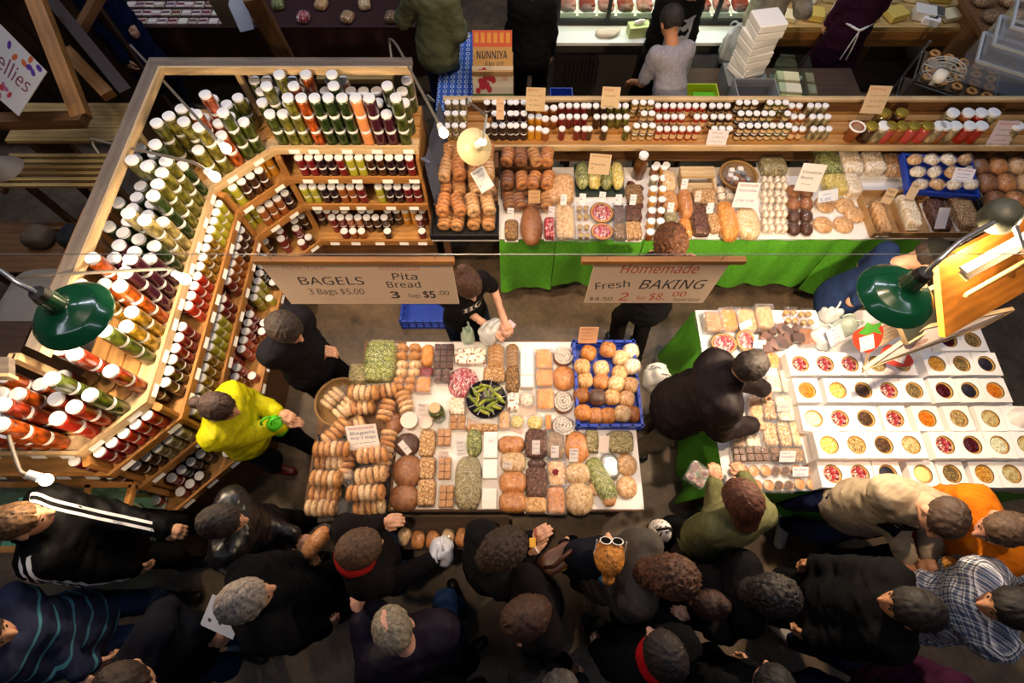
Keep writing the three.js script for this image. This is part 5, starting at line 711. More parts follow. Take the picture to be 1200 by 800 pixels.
function ik(a, t, l1, l2, pole) { const d = t.clone().sub(a); let L = d.length(); const mx = (l1 + l2) * .995; if (L > mx) { d.multiplyScalar(mx / L); L = mx; } const end = a.clone().add(d), u = d.clone().normalize(), c = (l1 * l1 + L * L - l2 * l2) / (2 * L), h = Math.sqrt(Math.max(0, l1 * l1 - c * c)), p = pole.clone().addScaledVector(u, -pole.dot(u)).normalize(); return { mid: a.clone().addScaledVector(u, c).addScaledVector(p, h), end }; }
const lin = (hex) => { const c = new THREE.Color(hex); return [c.r, c.g, c.b]; };
const bounds = (pts, m) => { const lo = [9, 9, 9], hi = [-9, -9, -9]; for (const p of pts) [p.x, p.y, p.z].forEach((v, k) => { lo[k] = Math.min(lo[k], v - m); hi[k] = Math.max(hi[k], v + m); }); return [lo, hi]; };
const clothes = (hex, rough = .9) => mt(hex, rough, { map: T.fabric, phys: 1, specularIntensity: .3 });
function person(o) {
  const s = (o.H ?? 1.72) / 1.75, lean = (o.lean ?? 4) * RAD, tilt = (o.tilt ?? 0) * RAD, bulk = o.bulk ?? .016, S = o.seed ?? Math.abs(o.u * 3 + o.v);
  const d = V(Math.sin(tilt), Math.cos(lean), Math.sin(lean)).normalize(), f = V(0, -Math.sin(lean), Math.cos(lean)), l = V(1, 0, 0).addScaledVector(d, -d.x).normalize(); f.copy(l.clone().cross(d)).normalize();
  const P = V(0, .94, 0), at = (x, y, z) => P.clone().addScaledVector(l, x).addScaledVector(d, y).addScaledVector(f, z);
  const N = at(0, .5, -.01), shL = at(.145, .45, -.01), shR = at(-.145, .45, -.01);
  const E = new THREE.Euler(lean * .6 + (o.hp ?? 14) * RAD, (o.hy ?? 0) * RAD, (o.hroll ?? 0) * RAD, 'YXZ'), Q = new THREE.Quaternion().setFromEuler(E), Qi = Q.clone().invert();
  const Hc = N.clone().add(V(0, .125, .035).applyQuaternion(Q)).addScaledVector(d, .03);
  // plan position from where the head is seen
  const yaw = o.face * RAD, head = spot(o.u, o.v, Hc.y * s), off_ = V(Hc.x * s, 0, Hc.z * s).applyAxisAngle(V(0, 1, 0), yaw), root = V(head.x - off_.x, 0, head.z - off_.z);
  const toLocal = ([u, v, y]) => spot(u, v, y).sub(root).applyAxisAngle(V(0, 1, 0), -yaw).divideScalar(s);
  const hand_ = (h, k) => (h ? toLocal(h) : V(k * .2, .8, .08).addScaledVector(f, .02).add(V(0, 0, Math.sin(lean) * .2)));
  const aL = ik(shL, hand_(o.hl, 1), .285, .25, V(.25, -.4, -.8)), aR = ik(shR, hand_(o.hr, -1), .285, .25, V(-.25, -.4, -.8));
  const [fl, fr] = [o.fl ?? [.1, .02], o.fr ?? [-.1, -.03]], hipL = at(.09, -.02, 0), hipR = at(-.09, -.02, 0);
  const lL = ik(hipL, V(fl[0], .085, fl[1]), .44, .43, V(.05, 0, 1)), lR = ik(hipR, V(fr[0], .085, fr[1]), .44, .43, V(-.05, 0, 1));
  const t = thing('person', o.label, 'person', root, yaw); t.scale.setScalar(s);
  const tl = (x, y, z) => { const X = x - P.x, Y = y - P.y, Z = z - P.z; return [X * l.x + Y * l.y + Z * l.z, X * d.x + Y * d.y + Z * d.z, X * f.x + Y * f.y + Z * f.z]; };
  const k0 = V(0, -.04, -.005), k1 = V(0, .16, 0), k2 = V(0, .37, -.005), k3 = V(-.125, .43, -.012), k4 = V(.125, .43, -.012);
  const trunk = (x, y, z, r) => { const X0 = x - P.x, Y0 = y - P.y, Z0 = z - P.z, a = X0 * l.x + Y0 * l.y + Z0 * l.z, b = X0 * d.x + Y0 * d.y + Z0 * d.z, c = X0 * f.x + Y0 * f.y + Z0 * f.z, X = a * .84, Z = c * 1.08; return smin(smin(cap(X, b, Z, k0, k1, .12 + r, .105 + r), cap(X, b, Z, k1, k2, .105 + r, .112 + r), .06), cap(a, b, c, k3, k4, .056 + r, .056 + r), .08); };
  const arm = (x, y, z, sh, A, r, e) => smin(cap(x, y, z, sh, A.mid, .046 + r, .04 + r), cap(x, y, z, A.mid, e, .04 + r, .032 + r * .7), .03);
  const hA = [], skinC = lin(o.skin ?? 0xcf9b7c);
  // --- skin: trunk, limbs, then head and hands at a finer grid
  const half = (sh, A) => (x, y, z) => smin(cap(x, y, z, sh, A.mid, .042, .036), cap(x, y, z, A.mid, A.end, .037, .024), .02);
  const [b0, b1] = bounds([P, N, shL, shR, aL.mid, aR.mid, aL.end, aR.end, lL.mid, lR.mid, lL.end, lR.end], .15), hl_ = half(shL, aL), hr_ = half(shR, aR);
  const neckTop = Hc.clone().addScaledVector(d, -.04);
  const bodyS = (x, y, z) => { let q = trunk(x, y, z, -.022); q = smin(q, cap(x, y, z, N, neckTop, .055, .05), .04); q = smin(q, Math.min(hl_(x, y, z), hr_(x, y, z)), .03); q = smin(q, Math.min(cap(x, y, z, hipL, lL.mid, .07, .05), cap(x, y, z, lL.mid, lL.end, .05, .035), cap(x, y, z, hipR, lR.mid, .07, .05), cap(x, y, z, lR.mid, lR.end, .05, .035)), .03); return q; };
  const R9 = new THREE.Matrix4().makeRotationFromQuaternion(Qi).elements, hp_ = { x: 0, y: 0, z: 0 };
  const toHead = (x, y, z) => { x -= Hc.x; y -= Hc.y; z -= Hc.z; hp_.x = R9[0] * x + R9[4] * y + R9[8] * z; hp_.y = R9[1] * x + R9[5] * y + R9[9] * z; hp_.z = R9[2] * x + R9[6] * y + R9[10] * z; return hp_; };
  const skull = (p) => smin(ell(p.x, p.y, p.z, 0, .035, -.012, .074, .085, .094), ell(p.x, p.y, p.z, 0, -.045, .022, .057, .072, .066), .05);
  const n0 = V(0, .012, .085), n1 = V(0, -.028, .103), n2 = V(-.018, -.066, .078), n3 = V(.018, -.066, .078);
  const headS = (x, y, z) => { const p = toHead(x, y, z); let q = skull(p); q = smin(q, cap(p.x, p.y, p.z, n0, n1, .009, .013), .018); q = smin(q, ell(Math.abs(p.x), p.y, p.z, .078, -.008, -.008, .01, .03, .019), .012); q = smin(q, cap(p.x, p.y, p.z, n2, n3, .008, .008), .014); q = Math.max(q, -ell(Math.abs(p.x), p.y, p.z, .03, .008, .098, .016, .011, .016)); return smin(q, cap(x, y, z, N, Hc, .05, .045), .03); };
  const parts = [surface(bodyS, b0, b1, .024), surface(headS, [Hc.x - .14, Hc.y - .17, Hc.z - .15], [Hc.x + .14, Hc.y + .16, Hc.z + .15], .0085)];
  const tips = {};
  for (const [key, A, sg, curl] of [['l', aL, 1, o.curlL ?? o.curl ?? .6], ['r', aR, -1, o.curlR ?? o.curl ?? .6]]) {
    const hd = A.end.clone().sub(A.mid).normalize(), W0 = A.end; let lat = V(0, 1, 0).cross(hd); if (lat.length() < .3) lat = V(0, 0, 1); lat.normalize(); const nn = hd.clone().cross(lat).normalize(); if (nn.y > 0) nn.negate(); const flip = Math.abs(hd.y) > .8 ? 1 : 1; if (Math.abs(hd.y) > .8) { nn.set(-sg, 0, 0); lat.copy(hd.clone().cross(nn)).normalize(); }
    const pt = (a, b, c) => W0.clone().addScaledVector(hd, a).addScaledVector(lat, b).addScaledVector(nn, c), seg = [[W0, pt(.075, 0, .004), .023, .026]];
    for (let i = 0; i < 4; i++) { const w = (i - 1.5) * .02, L = [.85, 1, .95, .75][i], a = pt(.082, w, .002), c1 = curl * .9, b = a.clone().addScaledVector(hd, .042 * L * Math.cos(c1)).addScaledVector(nn, .042 * L * Math.sin(c1)), c = b.clone().addScaledVector(hd, .036 * L * Math.cos(c1 * 2.1)).addScaledVector(nn, .036 * L * Math.sin(c1 * 2.1)); seg.push([pt(.06, w * .9, 0), a, .012, .011], [a, b, .0105, .0095], [b, c, .0095, .008]); }
    const th = key === 'l' ? -1 : 1, ta = pt(.025, th * .02, .008), tb = pt(.055, th * .045, .02), tc = pt(.085, th * .045, .034); seg.push([ta, tb, .015, .012], [tb, tc, .012, .009]);
    const hs = (x, y, z) => { let q = 9; for (const [a, b, r0, r1] of seg) q = smin(q, cap(x, y, z, a, b, r0, r1), .006); return smin(q, cap(x, y, z, A.mid, A.end, .037, .024), .012); };
    const c = pt(.07, 0, .02), lo = [c.x - .12, c.y - .12, c.z - .12], hi = [c.x + .12, c.y + .12, c.z + .12]; parts.push(surface(hs, lo, hi, .0065)); tips[key] = pt(.07, 0, .035);
  }
  const lip = lin(0xa8584e), brow = lin(o.hairC ?? 0x2a1a10);
  const body = mesh('body', geoOf(parts, (x, y, z) => { const p = toHead(x, y, z), k = .93 + .14 * noise(x * 30, y * 30, z * 30); let c = skinC; if (p.z > .06 && Math.abs(p.x) < .026 && p.y < -.056 && p.y > -.076) c = lip; else if (p.z > .065 && Math.abs(Math.abs(p.x) - .03) < .018 && p.y > .022 && p.y < .034) c = brow; return c.map((v) => v * k); }), mt(0xffffff, .55, { vertexColors: true }), t);
  for (const sg of [-1, 1]) { const e = mesh('eye', new THREE.SphereGeometry(.009, 10, 8), mt(0x2a2220, .2), t); e.position.copy(V(sg * .03, .008, .077).applyQuaternion(Q).add(Hc)); }
  // --- trousers and shoes
  const tr = .018, q0 = V(P.x * .82, P.y - .02, P.z), q1 = V(P.x * .82, P.y + .05, P.z); const trS = (x, y, z) => { let q = cap(x * .82, y, z, q0, q1, .114, .108); q = smin(q, Math.min(smin(cap(x, y, z, hipL, lL.mid, .078 + tr * .6, .056 + tr), cap(x, y, z, lL.mid, lL.end, .056 + tr, .042 + tr), .03), smin(cap(x, y, z, hipR, lR.mid, .078 + tr * .6, .056 + tr), cap(x, y, z, lR.mid, lR.end, .056 + tr, .042 + tr), .03)), .05); return Math.max(Math.abs(q) > .05 ? q : q + .008 * noise(x * 18 + S, y * 14, z * 18), .07 - y); };
  if (!o.skirt) { const [c0, c1] = bounds([P, lL.mid, lR.mid, lL.end, lR.end], .19); mesh('trousers', geoOf([surface(trS, c0, c1, .022)]), o.legs ?? clothes(0x15151a), t); }
  for (const A of [lL, lR]) { const a = V(A.end.x, .045, A.end.z - .05), b = V(A.end.x * 1.1, .036, A.end.z + .15); mesh('shoe', geoOf([surface((x, y, z) => Math.max(smin(cap(x, y, z, a, b, .046, .04), cap(x, y, z, V(A.end.x, .05, A.end.z - .03), V(A.end.x, .1, A.end.z - .02), .042, .04), .03), -y), [a.x - .08, -.02, a.z - .08], [a.x + .09, .17, b.z + .08], .011)]), o.shoes ?? mt(0x121214, .4), t); }
  // --- upper garment
  const sleeve = o.sleeve ?? 1, hem = o.hem ?? .06, wr = o.wr ?? .014;
  const sE = [[shL, aL], [shR, aR]].map(([sh, A]) => (sleeve <= .55 ? sh.clone().lerp(A.mid, Math.min(1, sleeve * 2)) : A.mid.clone().lerp(A.end, sleeve < 1 ? Math.max(0, sleeve * 2 - 1) : .97))), colT = N.clone().addScaledVector(d, .03), w0 = V(P.x * .84, P.y + .02, P.z), w1 = V(P.x * .84, P.y - hem, P.z);
  const topS = (x, y, z) => {
    const base = trunk(x, y, z, bulk + (o.fat ?? 0)); if (base > .45 && sleeve > 2) return base;
    const w = () => wr * (noise(x * 12 + S, y * 21, z * 12) + .7 * Math.abs(noise(x * 22 + y * 9, y * 30 + S, z * 22)) + .35 * noise(x * 48, y * 52, z * 48)); let q = base;
    q = smin(q, cap(x * .84, y, z * 1.02, w0, w1, .12 + bulk + (o.fat ?? 0), .116 + bulk + hem * (o.flare ?? .12)), .07);
    q = smin(q, sleeve <= .55 ? Math.min(cap(x, y, z, shL, sE[0], .056 + bulk, .05 + bulk), cap(x, y, z, shR, sE[1], .056 + bulk, .05 + bulk)) : Math.min(arm(x, y, z, shL, aL, .008 + bulk, sE[0]), arm(x, y, z, shR, aR, .008 + bulk, sE[1])), .045);
    if (o.collar) q = smin(q, cap(x, y, z, N, colT, .07 + bulk * .5, .066 + bulk * .5), .03);
    q = Math.max(q, P.y - hem - .13 - y + (o.skirt ? -9 : 0)); return Math.abs(q) > .06 ? q : q + w(); };
  const [t0, t1] = bounds([P.clone().add(V(0, -hem, 0)), N, shL, shR, aL.mid, aR.mid, aL.end, aR.end], .24 + (o.fat ?? 0)); const top = mesh(o.topName ?? 'jacket', geoOf([surface(topS, t0, t1, .0165)]), o.top ?? clothes(0x121216), t);
  // --- hair
  const hc = lin(o.hairC ?? 0x2a1a10), hk = o.hair ?? 'short', th = { short: .013, buzz: .005, thin: .008, bob: .022, long: .018, pony: .012, bun: .012, curly: .03, cap: .01 }[hk];
  const B_ = { a: V(0, 0, -.035), b: V(0, hk === 'long' ? -.2 : -.12, -.05), c: V(0, .03, -.1), d: V(0, .01, -.14), e: V(0, -.15, -.13) }, hairS = (x, y, z) => { const p = toHead(x, y, z), cur = () => hk === 'curly' ? .012 * noise(p.x * 48 + S, p.y * 48, p.z * 48) + .013 * noise(p.x * 105, p.y * 80, p.z * 105 + S) : .0055 * noise(Math.atan2(p.x, p.z + .03) * 15, p.y * 12, S) + .004 * noise(Math.atan2(p.x, p.z + .03) * 34, p.y * 9, S + 4) + .004 * noise(p.x * 45, p.y * 30, p.z * 45 + S);
    let q = ell(p.x, p.y, p.z, 0, .035, -.014, .075 + th, .086 + th, .095 + th); q = Math.max(q, -ell(p.x, p.y, p.z, 0, -.055, .115, .075, .115, .085), hk === 'bob' || hk === 'long' || hk === 'curly' ? -9 : -.055 - p.y - p.z * .35);
    if (hk === 'thin') q = Math.max(q, -ell(p.x, p.y, p.z, 0, .13, .01, .014, .035, .075));
    if (hk === 'bob' || hk === 'long' || hk === 'curly') q = smin(q, Math.max(cap(p.x, p.y, p.z, B_.a, B_.b, .072 + th * .7, .06 + th * .6), -ell(p.x, p.y, p.z, 0, -.07, .1, .07, .14, .1)), .03);
    if (hk === 'pony') q = smin(q, smin(cap(p.x, p.y, p.z, B_.c, B_.d, .025, .03), cap(p.x, p.y, p.z, B_.d, B_.e, .032, .014), .02), .012);
    if (hk === 'bun') q = smin(q, ell(p.x, p.y, p.z, 0, .09, -.095, .045, .042, .042), .012);
    return Math.abs(q) > .05 ? q : q - cur(); };
  if (hk !== 'none') mesh('hair', geoOf([surface(hairS, [Hc.x - .2, Hc.y - (hk === 'long' ? .3 : .24), Hc.z - .22], [Hc.x + .2, Hc.y + .2, Hc.z + .2], hk === 'curly' ? .008 : .0075)], (x, y, z) => { const p = toHead(x, y, z), an = Math.atan2(p.x, p.z + .03), k = Math.max(.3, 1 + 1.1 * noise(an * 30, p.y * 8, S) + .7 * noise(p.x * 90, p.y * 40, p.z * 90)); return hc.map((v) => v * k); }), mt(0xffffff, .72, { vertexColors: true }), t);
  const ctx = { t, Hc, Q, N, P, d, f, l, at, aL, aR, shL, shR, topS, tips, toWorld: (v) => v.clone().multiplyScalar(s).applyAxisAngle(V(0, 1, 0), yaw).add(root), hpt: (x, y, z) => V(x, y, z).applyQuaternion(Q).add(Hc) };
  if (o.extra) o.extra(ctx); return ctx;
}
// ribbon or patch laid on a garment: marches each point along dir until it meets the cloth
function onCloth(ctx, from, dir, gap = .003) { const p = from.clone(); for (let k = 0; k < 60; k++) { const q = ctx.topS(p.x, p.y, p.z); if (q < gap) break; p.addScaledVector(dir, Math.max(.002, q * .7)); } return p; }
function patch(ctx, name, c, u, v, dir, w, h, m, nu = 8, nv = 8) { const pos = [], uv = [], idx = []; for (let j = 0; j <= nv; j++) for (let i = 0; i <= nu; i++) { const p = onCloth(ctx, c.clone().addScaledVector(u, (i / nu - .5) * w).addScaledVector(v, (j / nv - .5) * h).addScaledVector(dir, -.15), dir); pos.push(p.x, p.y, p.z); uv.push(i / nu, j / nv); } for (let j = 0; j < nv; j++) for (let i = 0; i < nu; i++) { const a = j * (nu + 1) + i; idx.push(a, a + 1, a + nu + 2, a, a + nu + 2, a + nu + 1); } const g = new THREE.BufferGeometry(); g.setAttribute('position', new THREE.Float32BufferAttribute(pos, 3)); g.setAttribute('uv', new THREE.Float32BufferAttribute(uv, 2)); g.setIndex(idx); g.computeVertexNormals(); return mesh(name, g, m, ctx.t); }
function ribbon(ctx, name, pts, wdir, w, dir, m, n = 24) { const c = new THREE.CatmullRomCurve3(pts), pos = [], idx = []; for (let i = 0; i <= n; i++) { const q = c.getPoint(i / n); for (const sg of [-1, 1]) { const p = onCloth(ctx, q.clone().addScaledVector(wdir, sg * w / 2).addScaledVector(dir, -.12), dir, .004); pos.push(p.x, p.y, p.z); } if (i) { const a = i * 2; idx.push(a - 2, a - 1, a, a - 1, a + 1, a); } } const g = new THREE.BufferGeometry(); g.setAttribute('position', new THREE.Float32BufferAttribute(pos, 3)); g.setIndex(idx); g.computeVertexNormals(); return mesh(name, g, m, ctx.t); }
const scarf = (hex) => ({ t, N, d }) => { const g = new THREE.TorusGeometry(.075, .034, 10, 24); g.rotateX(Math.PI / 2); g.scale(1.1, 1.2, 1.05); const m = mesh('scarf', g, clothes(hex), t); m.quaternion.setFromUnitVectors(V(0, 1, 0), d); m.position.copy(N).addScaledVector(d, .015); };
const C_ = clothes, blackC = clothes(0x0d0d10), jeans = clothes(0x24365c), jeansD = clothes(0x18223a), navy = clothes(0x141b33), tees = { sleeve: .42, bulk: .006, topName: 'tshirt', wr: .006 };
const plaidTex = canvasTex(128, 128, (c) => { c.fillStyle = '#c6c8cc'; c.fillRect(0, 0, 128, 128); for (const [col, w, xs] of [['rgba(38,52,88,.55)', 22, [10, 74]], ['rgba(20,24,40,.55)', 8, [44, 108]], ['rgba(245,245,250,.7)', 5, [38, 60, 102]]]) { c.fillStyle = col; for (const x of xs) { c.fillRect(x, 0, w, 128); c.fillRect(0, x, 128, w); } } }, [1 / .075, 1 / .075]); const plaid = new THREE.MeshStandardMaterial({ map: plaidTex, roughness: .9 });
const stripeTex = canvasTex(64, 64, (c) => { c.fillStyle = '#141c3c'; c.fillRect(0, 0, 64, 64); c.fillStyle = '#3f7f92'; c.fillRect(0, 20, 64, 9); }, [1, 1 / .11]);
// stall keepers
const vend = person({ u: 548, v: 334, H: 1.66, face: 24, lean: 7, hp: 26, hy: 8, hair: 'bun', hairC: 0x3c2216, skin: 0xdba88e, ...tees, top: clothes(0x0e0c10), legs: jeansD, hl: [590, 372, 1.03], hr: [575, 384, 1.0], label: 'woman in black lettered t-shirt with hair bun counting money',
  extra: (c) => { const tx = canvasTex(128, 64, (p) => { p.fillStyle = '#0e0c10'; p.fillRect(0, 0, 128, 64); hand(p, 'HC', 8, 56, 62, '#f1ebe4', { w: 'bold', font: 'serif', fit: 112 }); }); patch(c, 'chest_letters', c.at(.03, .3, .12), c.l, c.d, c.f.clone().negate(), .17, .1, new THREE.MeshStandardMaterial({ map: tx, roughness: .8 })); } });
person({ u: 336, v: 386, H: 1.68, face: 62, lean: 6, hp: 20, hair: 'long', hairC: 0x241712, top: C_(0x14121a), legs: blackC, bulk: .03, hem: .12, hl: [366, 400, 1.08], hr: [372, 412, 1.05], label: 'long haired person in black jacket beside the rear racks' });
person({ u: 258, v: 478, H: 1.6, face: 82, lean: 10, hp: 12, hair: 'pony', hairC: 0x2e1c16, top: C_(0xd8d414, .6), legs: clothes(0x11131c), bulk: .03, hem: .08, collar: 1, hl: [324, 482, 1.05], hr: [330, 498, 1.0], fl: [.1, .18], fr: [-.1, -.12], shoes: mt(0x5a1018, .4), label: 'person in bright yellow jacket with a dark ponytail' });
person({ u: 784, v: 285, H: 1.68, face: 184, lean: 4, hp: 10, hair: 'curly', hairC: 0x5a3418, top: blackC, legs: clothes(0x171012), label: 'curly haired person in black behind the baking sign', hl: [765, 300, 1.0], hr: [810, 305, 1.0] });
person({ u: 1086, v: 300, H: 1.68, face: 82, lean: 15, hp: 24, hair: 'cap', hairC: 0x2a1d14, ...tees, top: clothes(0x1e2f55), legs: blackC, hl: [1045, 325, 1.0], hr: [1012, 352, .95], label: 'person in blue shirt and dark cap bending over bags',
  extra: ({ t, Hc, Q }) => { const g = new THREE.SphereGeometry(.108, 24, 12, 0, 6.283, 0, 1.45).scale(.86, .95, 1); const m = mesh('cap_crown', g, clothes(0x22221c), t); m.quaternion.copy(Q); m.position.copy(V(0, .04, -.012).applyQuaternion(Q).add(Hc)); const v = mesh('cap_visor', new THREE.CylinderGeometry(.085, .085, .008, 20, 1, false, -1.5, 3).scale(.95, 1, 1.25), clothes(0x22221c), t); v.quaternion.copy(Q); v.position.copy(V(0, .065, .07).applyQuaternion(Q).add(Hc)); mesh('cap_badge', new THREE.SphereGeometry(.014, 8, 6).scale(1.4, .7, .5), mt(0xb09a3a, .5), t).position.copy(V(0, .09, .088).applyQuaternion(Q).add(Hc)); } });
// customers around the tables
person({ u: 877, v: 431, H: 1.7, face: 92, lean: 19, hp: 10, hy: 25, hair: 'short', hairC: 0x1c120e, top: clothes(0x1d1518, .6), legs: clothes(0x9c8c74), bulk: .034, fat: .012, wr: .014, hem: .06, hl: [898, 458, .98], hr: [880, 498, 1.0], fl: [.13, .0], fr: [-.13, -.2], collar: 1, label: 'person in puffy dark brown jacket leaning over the pie table' });
person({ u: 868, v: 586, H: 1.64, face: 196, lean: 7, hp: 24, hy: 10, hair: 'bob', hairC: 0x4a2412, top: clothes(0x6d6c48), legs: blackC, bulk: .026, hem: .16, wr: .012, hl: [838, 568, 1.1], hr: [872, 560, 1.0], label: 'brown haired person in olive green jacket at the pie table' });
person({ u: 26, v: 610, H: 1.8, face: 104, lean: 3, hp: 8, hy: 12, hair: 'buzz', hairC: 0x5a4026, top: C_(0x08080a, .6), legs: blackC, bulk: .032, hem: .1, collar: 1, hl: [205, 622, 1.02], label: 'person in black track jacket with white sleeve stripes',
  extra: (c) => { const w = mt(0xe4e4e8, .7); for (const [sh, A] of [[c.shL, c.aL], [c.shR, c.aR]]) for (const q of [-.018, .018]) { const o_ = c.f.clone().multiplyScalar(q), out = sh.clone().sub(c.N).setY(0).normalize(), pts = [c.N.clone().lerp(sh, .45).add(o_).add(V(0, .03, 0)), sh.clone().add(o_).add(V(0, .03, 0)).addScaledVector(out, .03), sh.clone().lerp(A.mid, .5).add(o_).addScaledVector(out, .06), A.mid.clone().add(o_).addScaledVector(out, .06), A.mid.clone().lerp(A.end, .9).add(o_).addScaledVector(out, .05)]; ribbon(c, 'sleeve_stripe', sh === c.shL ? [c.N.clone().lerp(sh, .5), sh.clone(), sh.clone().lerp(A.mid, .5), A.mid.clone(), A.mid.clone().lerp(A.end, .5), A.end.clone()].map((p) => p.addScaledVector(c.l, q).add(V(0, .06, 0))) : pts, sh === c.shL ? c.l : c.f, .016, sh === c.shL ? V(0, -1, 0) : out.clone().multiplyScalar(-1).add(V(0, -.5, 0)).normalize(), w); } } });
person({ u: 262, v: 611, H: 1.66, face: 98, lean: 5, hp: 10, hair: 'short', hairC: 0x1d130e, top: mt(0x0c0b10, .35), legs: blackC, bulk: .027, wr: .014, hem: .1, hl: [345, 628, .95], hr: [335, 655, .9], label: 'dark haired person in shiny black jacket holding a bread bag' });
person({ u: 290, v: 702, H: 1.8, face: 118, lean: 3, hp: 8, hair: 'short', hairC: 0x857a70, top: C_(0x0a0a10), legs: blackC, bulk: .03, hem: .2, label: 'grey haired person in long black coat' });
person({ u: 424, v: 642, H: 1.66, face: 112, lean: 5, hp: 12, hair: 'bob', hairC: 0x4a3322, top: C_(0x100a0e), legs: jeansD, bulk: .027, hem: .1, hl: [445, 612, 1.15], hr: [508, 656, .98], extra: scarf(0xa81c1c), label: 'short haired person in dark jacket with a red scarf carrying a white bag' });
person({ u: 462, v: 738, H: 1.78, face: 208, lean: 6, hp: 26, hair: 'thin', hairC: 0x7d7260, skin: 0xd9a088, top: C_(0x1d1626, .6), legs: clothes(0x33558c), bulk: .034, fat: .008, hem: .1, hl: [424, 726, 1.2], hr: [438, 712, 1.2], fl: [.12, -.1], fr: [-.14, .1], label: 'balding grey haired person in dark purple jacket and jeans' });
person({ u: 592, v: 642, H: 1.62, face: 118, lean: 6, hp: 20, hair: 'curly', hairC: 0x2a1a12, top: blackC, legs: blackC, bulk: .03, hl: [622, 632, 1.25], hr: [618, 650, 1.2], label: 'dark curly haired person in black holding a yellow sample' });
person({ u: 613, v: 724, H: 1.68, face: 290, lean: 4, hp: 12, hair: 'bob', hairC: 0x3a2012, top: C_(0x120d10), legs: blackC, bulk: .027, hem: .12, label: 'brown haired person in black coat between grey and red collared people' });
person({ u: 713, v: 648, H: 1.5, face: 176, lean: 4, hp: -14, hair: 'pony', hairC: 0xb9772e, skin: 0xe0b08e, top: C_(0x10131f), legs: jeansD, bulk: .03, hem: .1, label: 'blond person with ponytail and white sunglasses on the head',
  extra: ({ t, hpt, Q }) => { const m = mesh('sunglasses', merge([new THREE.TorusGeometry(.027, .0035, 6, 16).scale(1.15, .9, 1).translate(-.034, 0, 0), new THREE.TorusGeometry(.027, .0035, 6, 16).scale(1.15, .9, 1).translate(.034, 0, 0), bx(.012, .006, .006), bx(.005, .007, .13, -.085, .004, -.06), bx(.005, .007, .13, .085, .004, -.06)].map((g) => g)), mt(0xe9e6e0, .3), t); m.quaternion.copy(Q); m.rotateX(-.75); m.position.copy(hpt(0, .1, .082)); const l = mesh('lens', merge([cyl(.027, .027, .005, 0, 0, 0).rotateX(1.57).scale(1.15, .9, 1).translate(-.034, 0, 0), cyl(.027, .027, .005, 0, 0, 0).rotateX(1.57).scale(1.15, .9, 1).translate(.034, 0, 0)]), mt(0x16120f, .1), t); l.quaternion.copy(m.quaternion); l.position.copy(m.position); const b = mesh('hair_ribbon', tube([[0, 0, 0], [.01, -.06, -.02], [-.01, -.14, -.01], [.01, -.2, -.03]], .018, 16, 8), mt(0x1f7fb0, .6), t); b.quaternion.copy(Q); b.position.copy(hpt(0, 0, -.15)); } });
person({ u: 788, v: 676, H: 1.68, face: 78, lean: 16, hp: 14, hair: 'curly', hairC: 0x4a2a18, top: C_(0x57504a), legs: jeansD, bulk: .03, fat: .0, hem: .2, label: 'curly haired person in grey brown coat bending forward' });
person({ u: 830, v: 708, H: 1.45, face: 268, lean: 4, hp: 22, hair: 'bun', hairC: 0x33190f, top: C_(0x1b1416), legs: jeansD, bulk: .02, hl: [812, 725, 1.0], label: 'shorter person with brown hair in a bun facing the grey coat' });
person({ u: 776, v: 764, H: 1.7, face: 205, lean: 4, hp: 4, hair: 'long', hairC: 0x1a0e0c, skin: 0xe0ac98, top: C_(0x08080a), legs: blackC, bulk: .03, hem: .2, extra: scarf(0xc8141a), label: 'dark haired person in black coat with a bright red collar' });
person({ u: 908, v: 697, H: 1.58, face: 84, lean: 3, hp: 8, hair: 'curly', hairC: 0x180f0d, top: C_(0x0a090c), legs: jeansD, bulk: .026, hem: .14, label: 'person in black with thick dark wavy hair' });
person({ u: 1066, v: 712, H: 1.78, face: 252, lean: 3, hp: 6, hair: 'short', hairC: 0x140d0a, skin: 0xb57f5c, top: C_(0x0b0a0d), legs: blackC, bulk: .03, hem: .1, collar: 1, label: 'dark short haired person in thick black jacket facing the crowd' });
const eater = person({ u: 1104, v: 606, H: 1.78, face: 338, lean: 6, hp: 24, hair: 'buzz', hairC: 0x3a281c, skin: 0xd09c80, top: C_(0xb9a78c), legs: clothes(0x1a2048), shoes: mt(0xd9d4dc, .5), bulk: .027, hem: .12, wr: .013, hl: [1088, 650, 1.12], hr: [1062, 652, 1.1], fl: [-.04, .03], fr: [-.34, -.14], label: 'person in beige jacket and white sneakers holding a snack',
  extra: (c) => { patch(c, 'shirt_front', c.at(0, .33, .14), c.l, c.d, c.f.clone().negate(), .1, .2, clothes(0x15131a)); } });
person({ u: 1174, v: 620, H: 1.76, face: 282, lean: 8, hp: 20, hair: 'buzz', hairC: 0x4a3626, skin: 0xcf947c, top: C_(0xe07a10), legs: jeansD, bulk: .03, hem: .12, label: 'person with shaved head in orange sweater' });
person({ u: 1184, v: 712, H: 1.78, face: 262, lean: 6, hp: 6, hair: 'short', hairC: 0x120c0a, skin: 0xc08a68, top: plaid, topName: 'plaid_shirt', legs: jeansD, bulk: .03, hem: .14, hr: [1112, 664, 1.2], hl: [1078, 680, 1.12], label: 'dark haired person in grey plaid shirt eating a snack' });
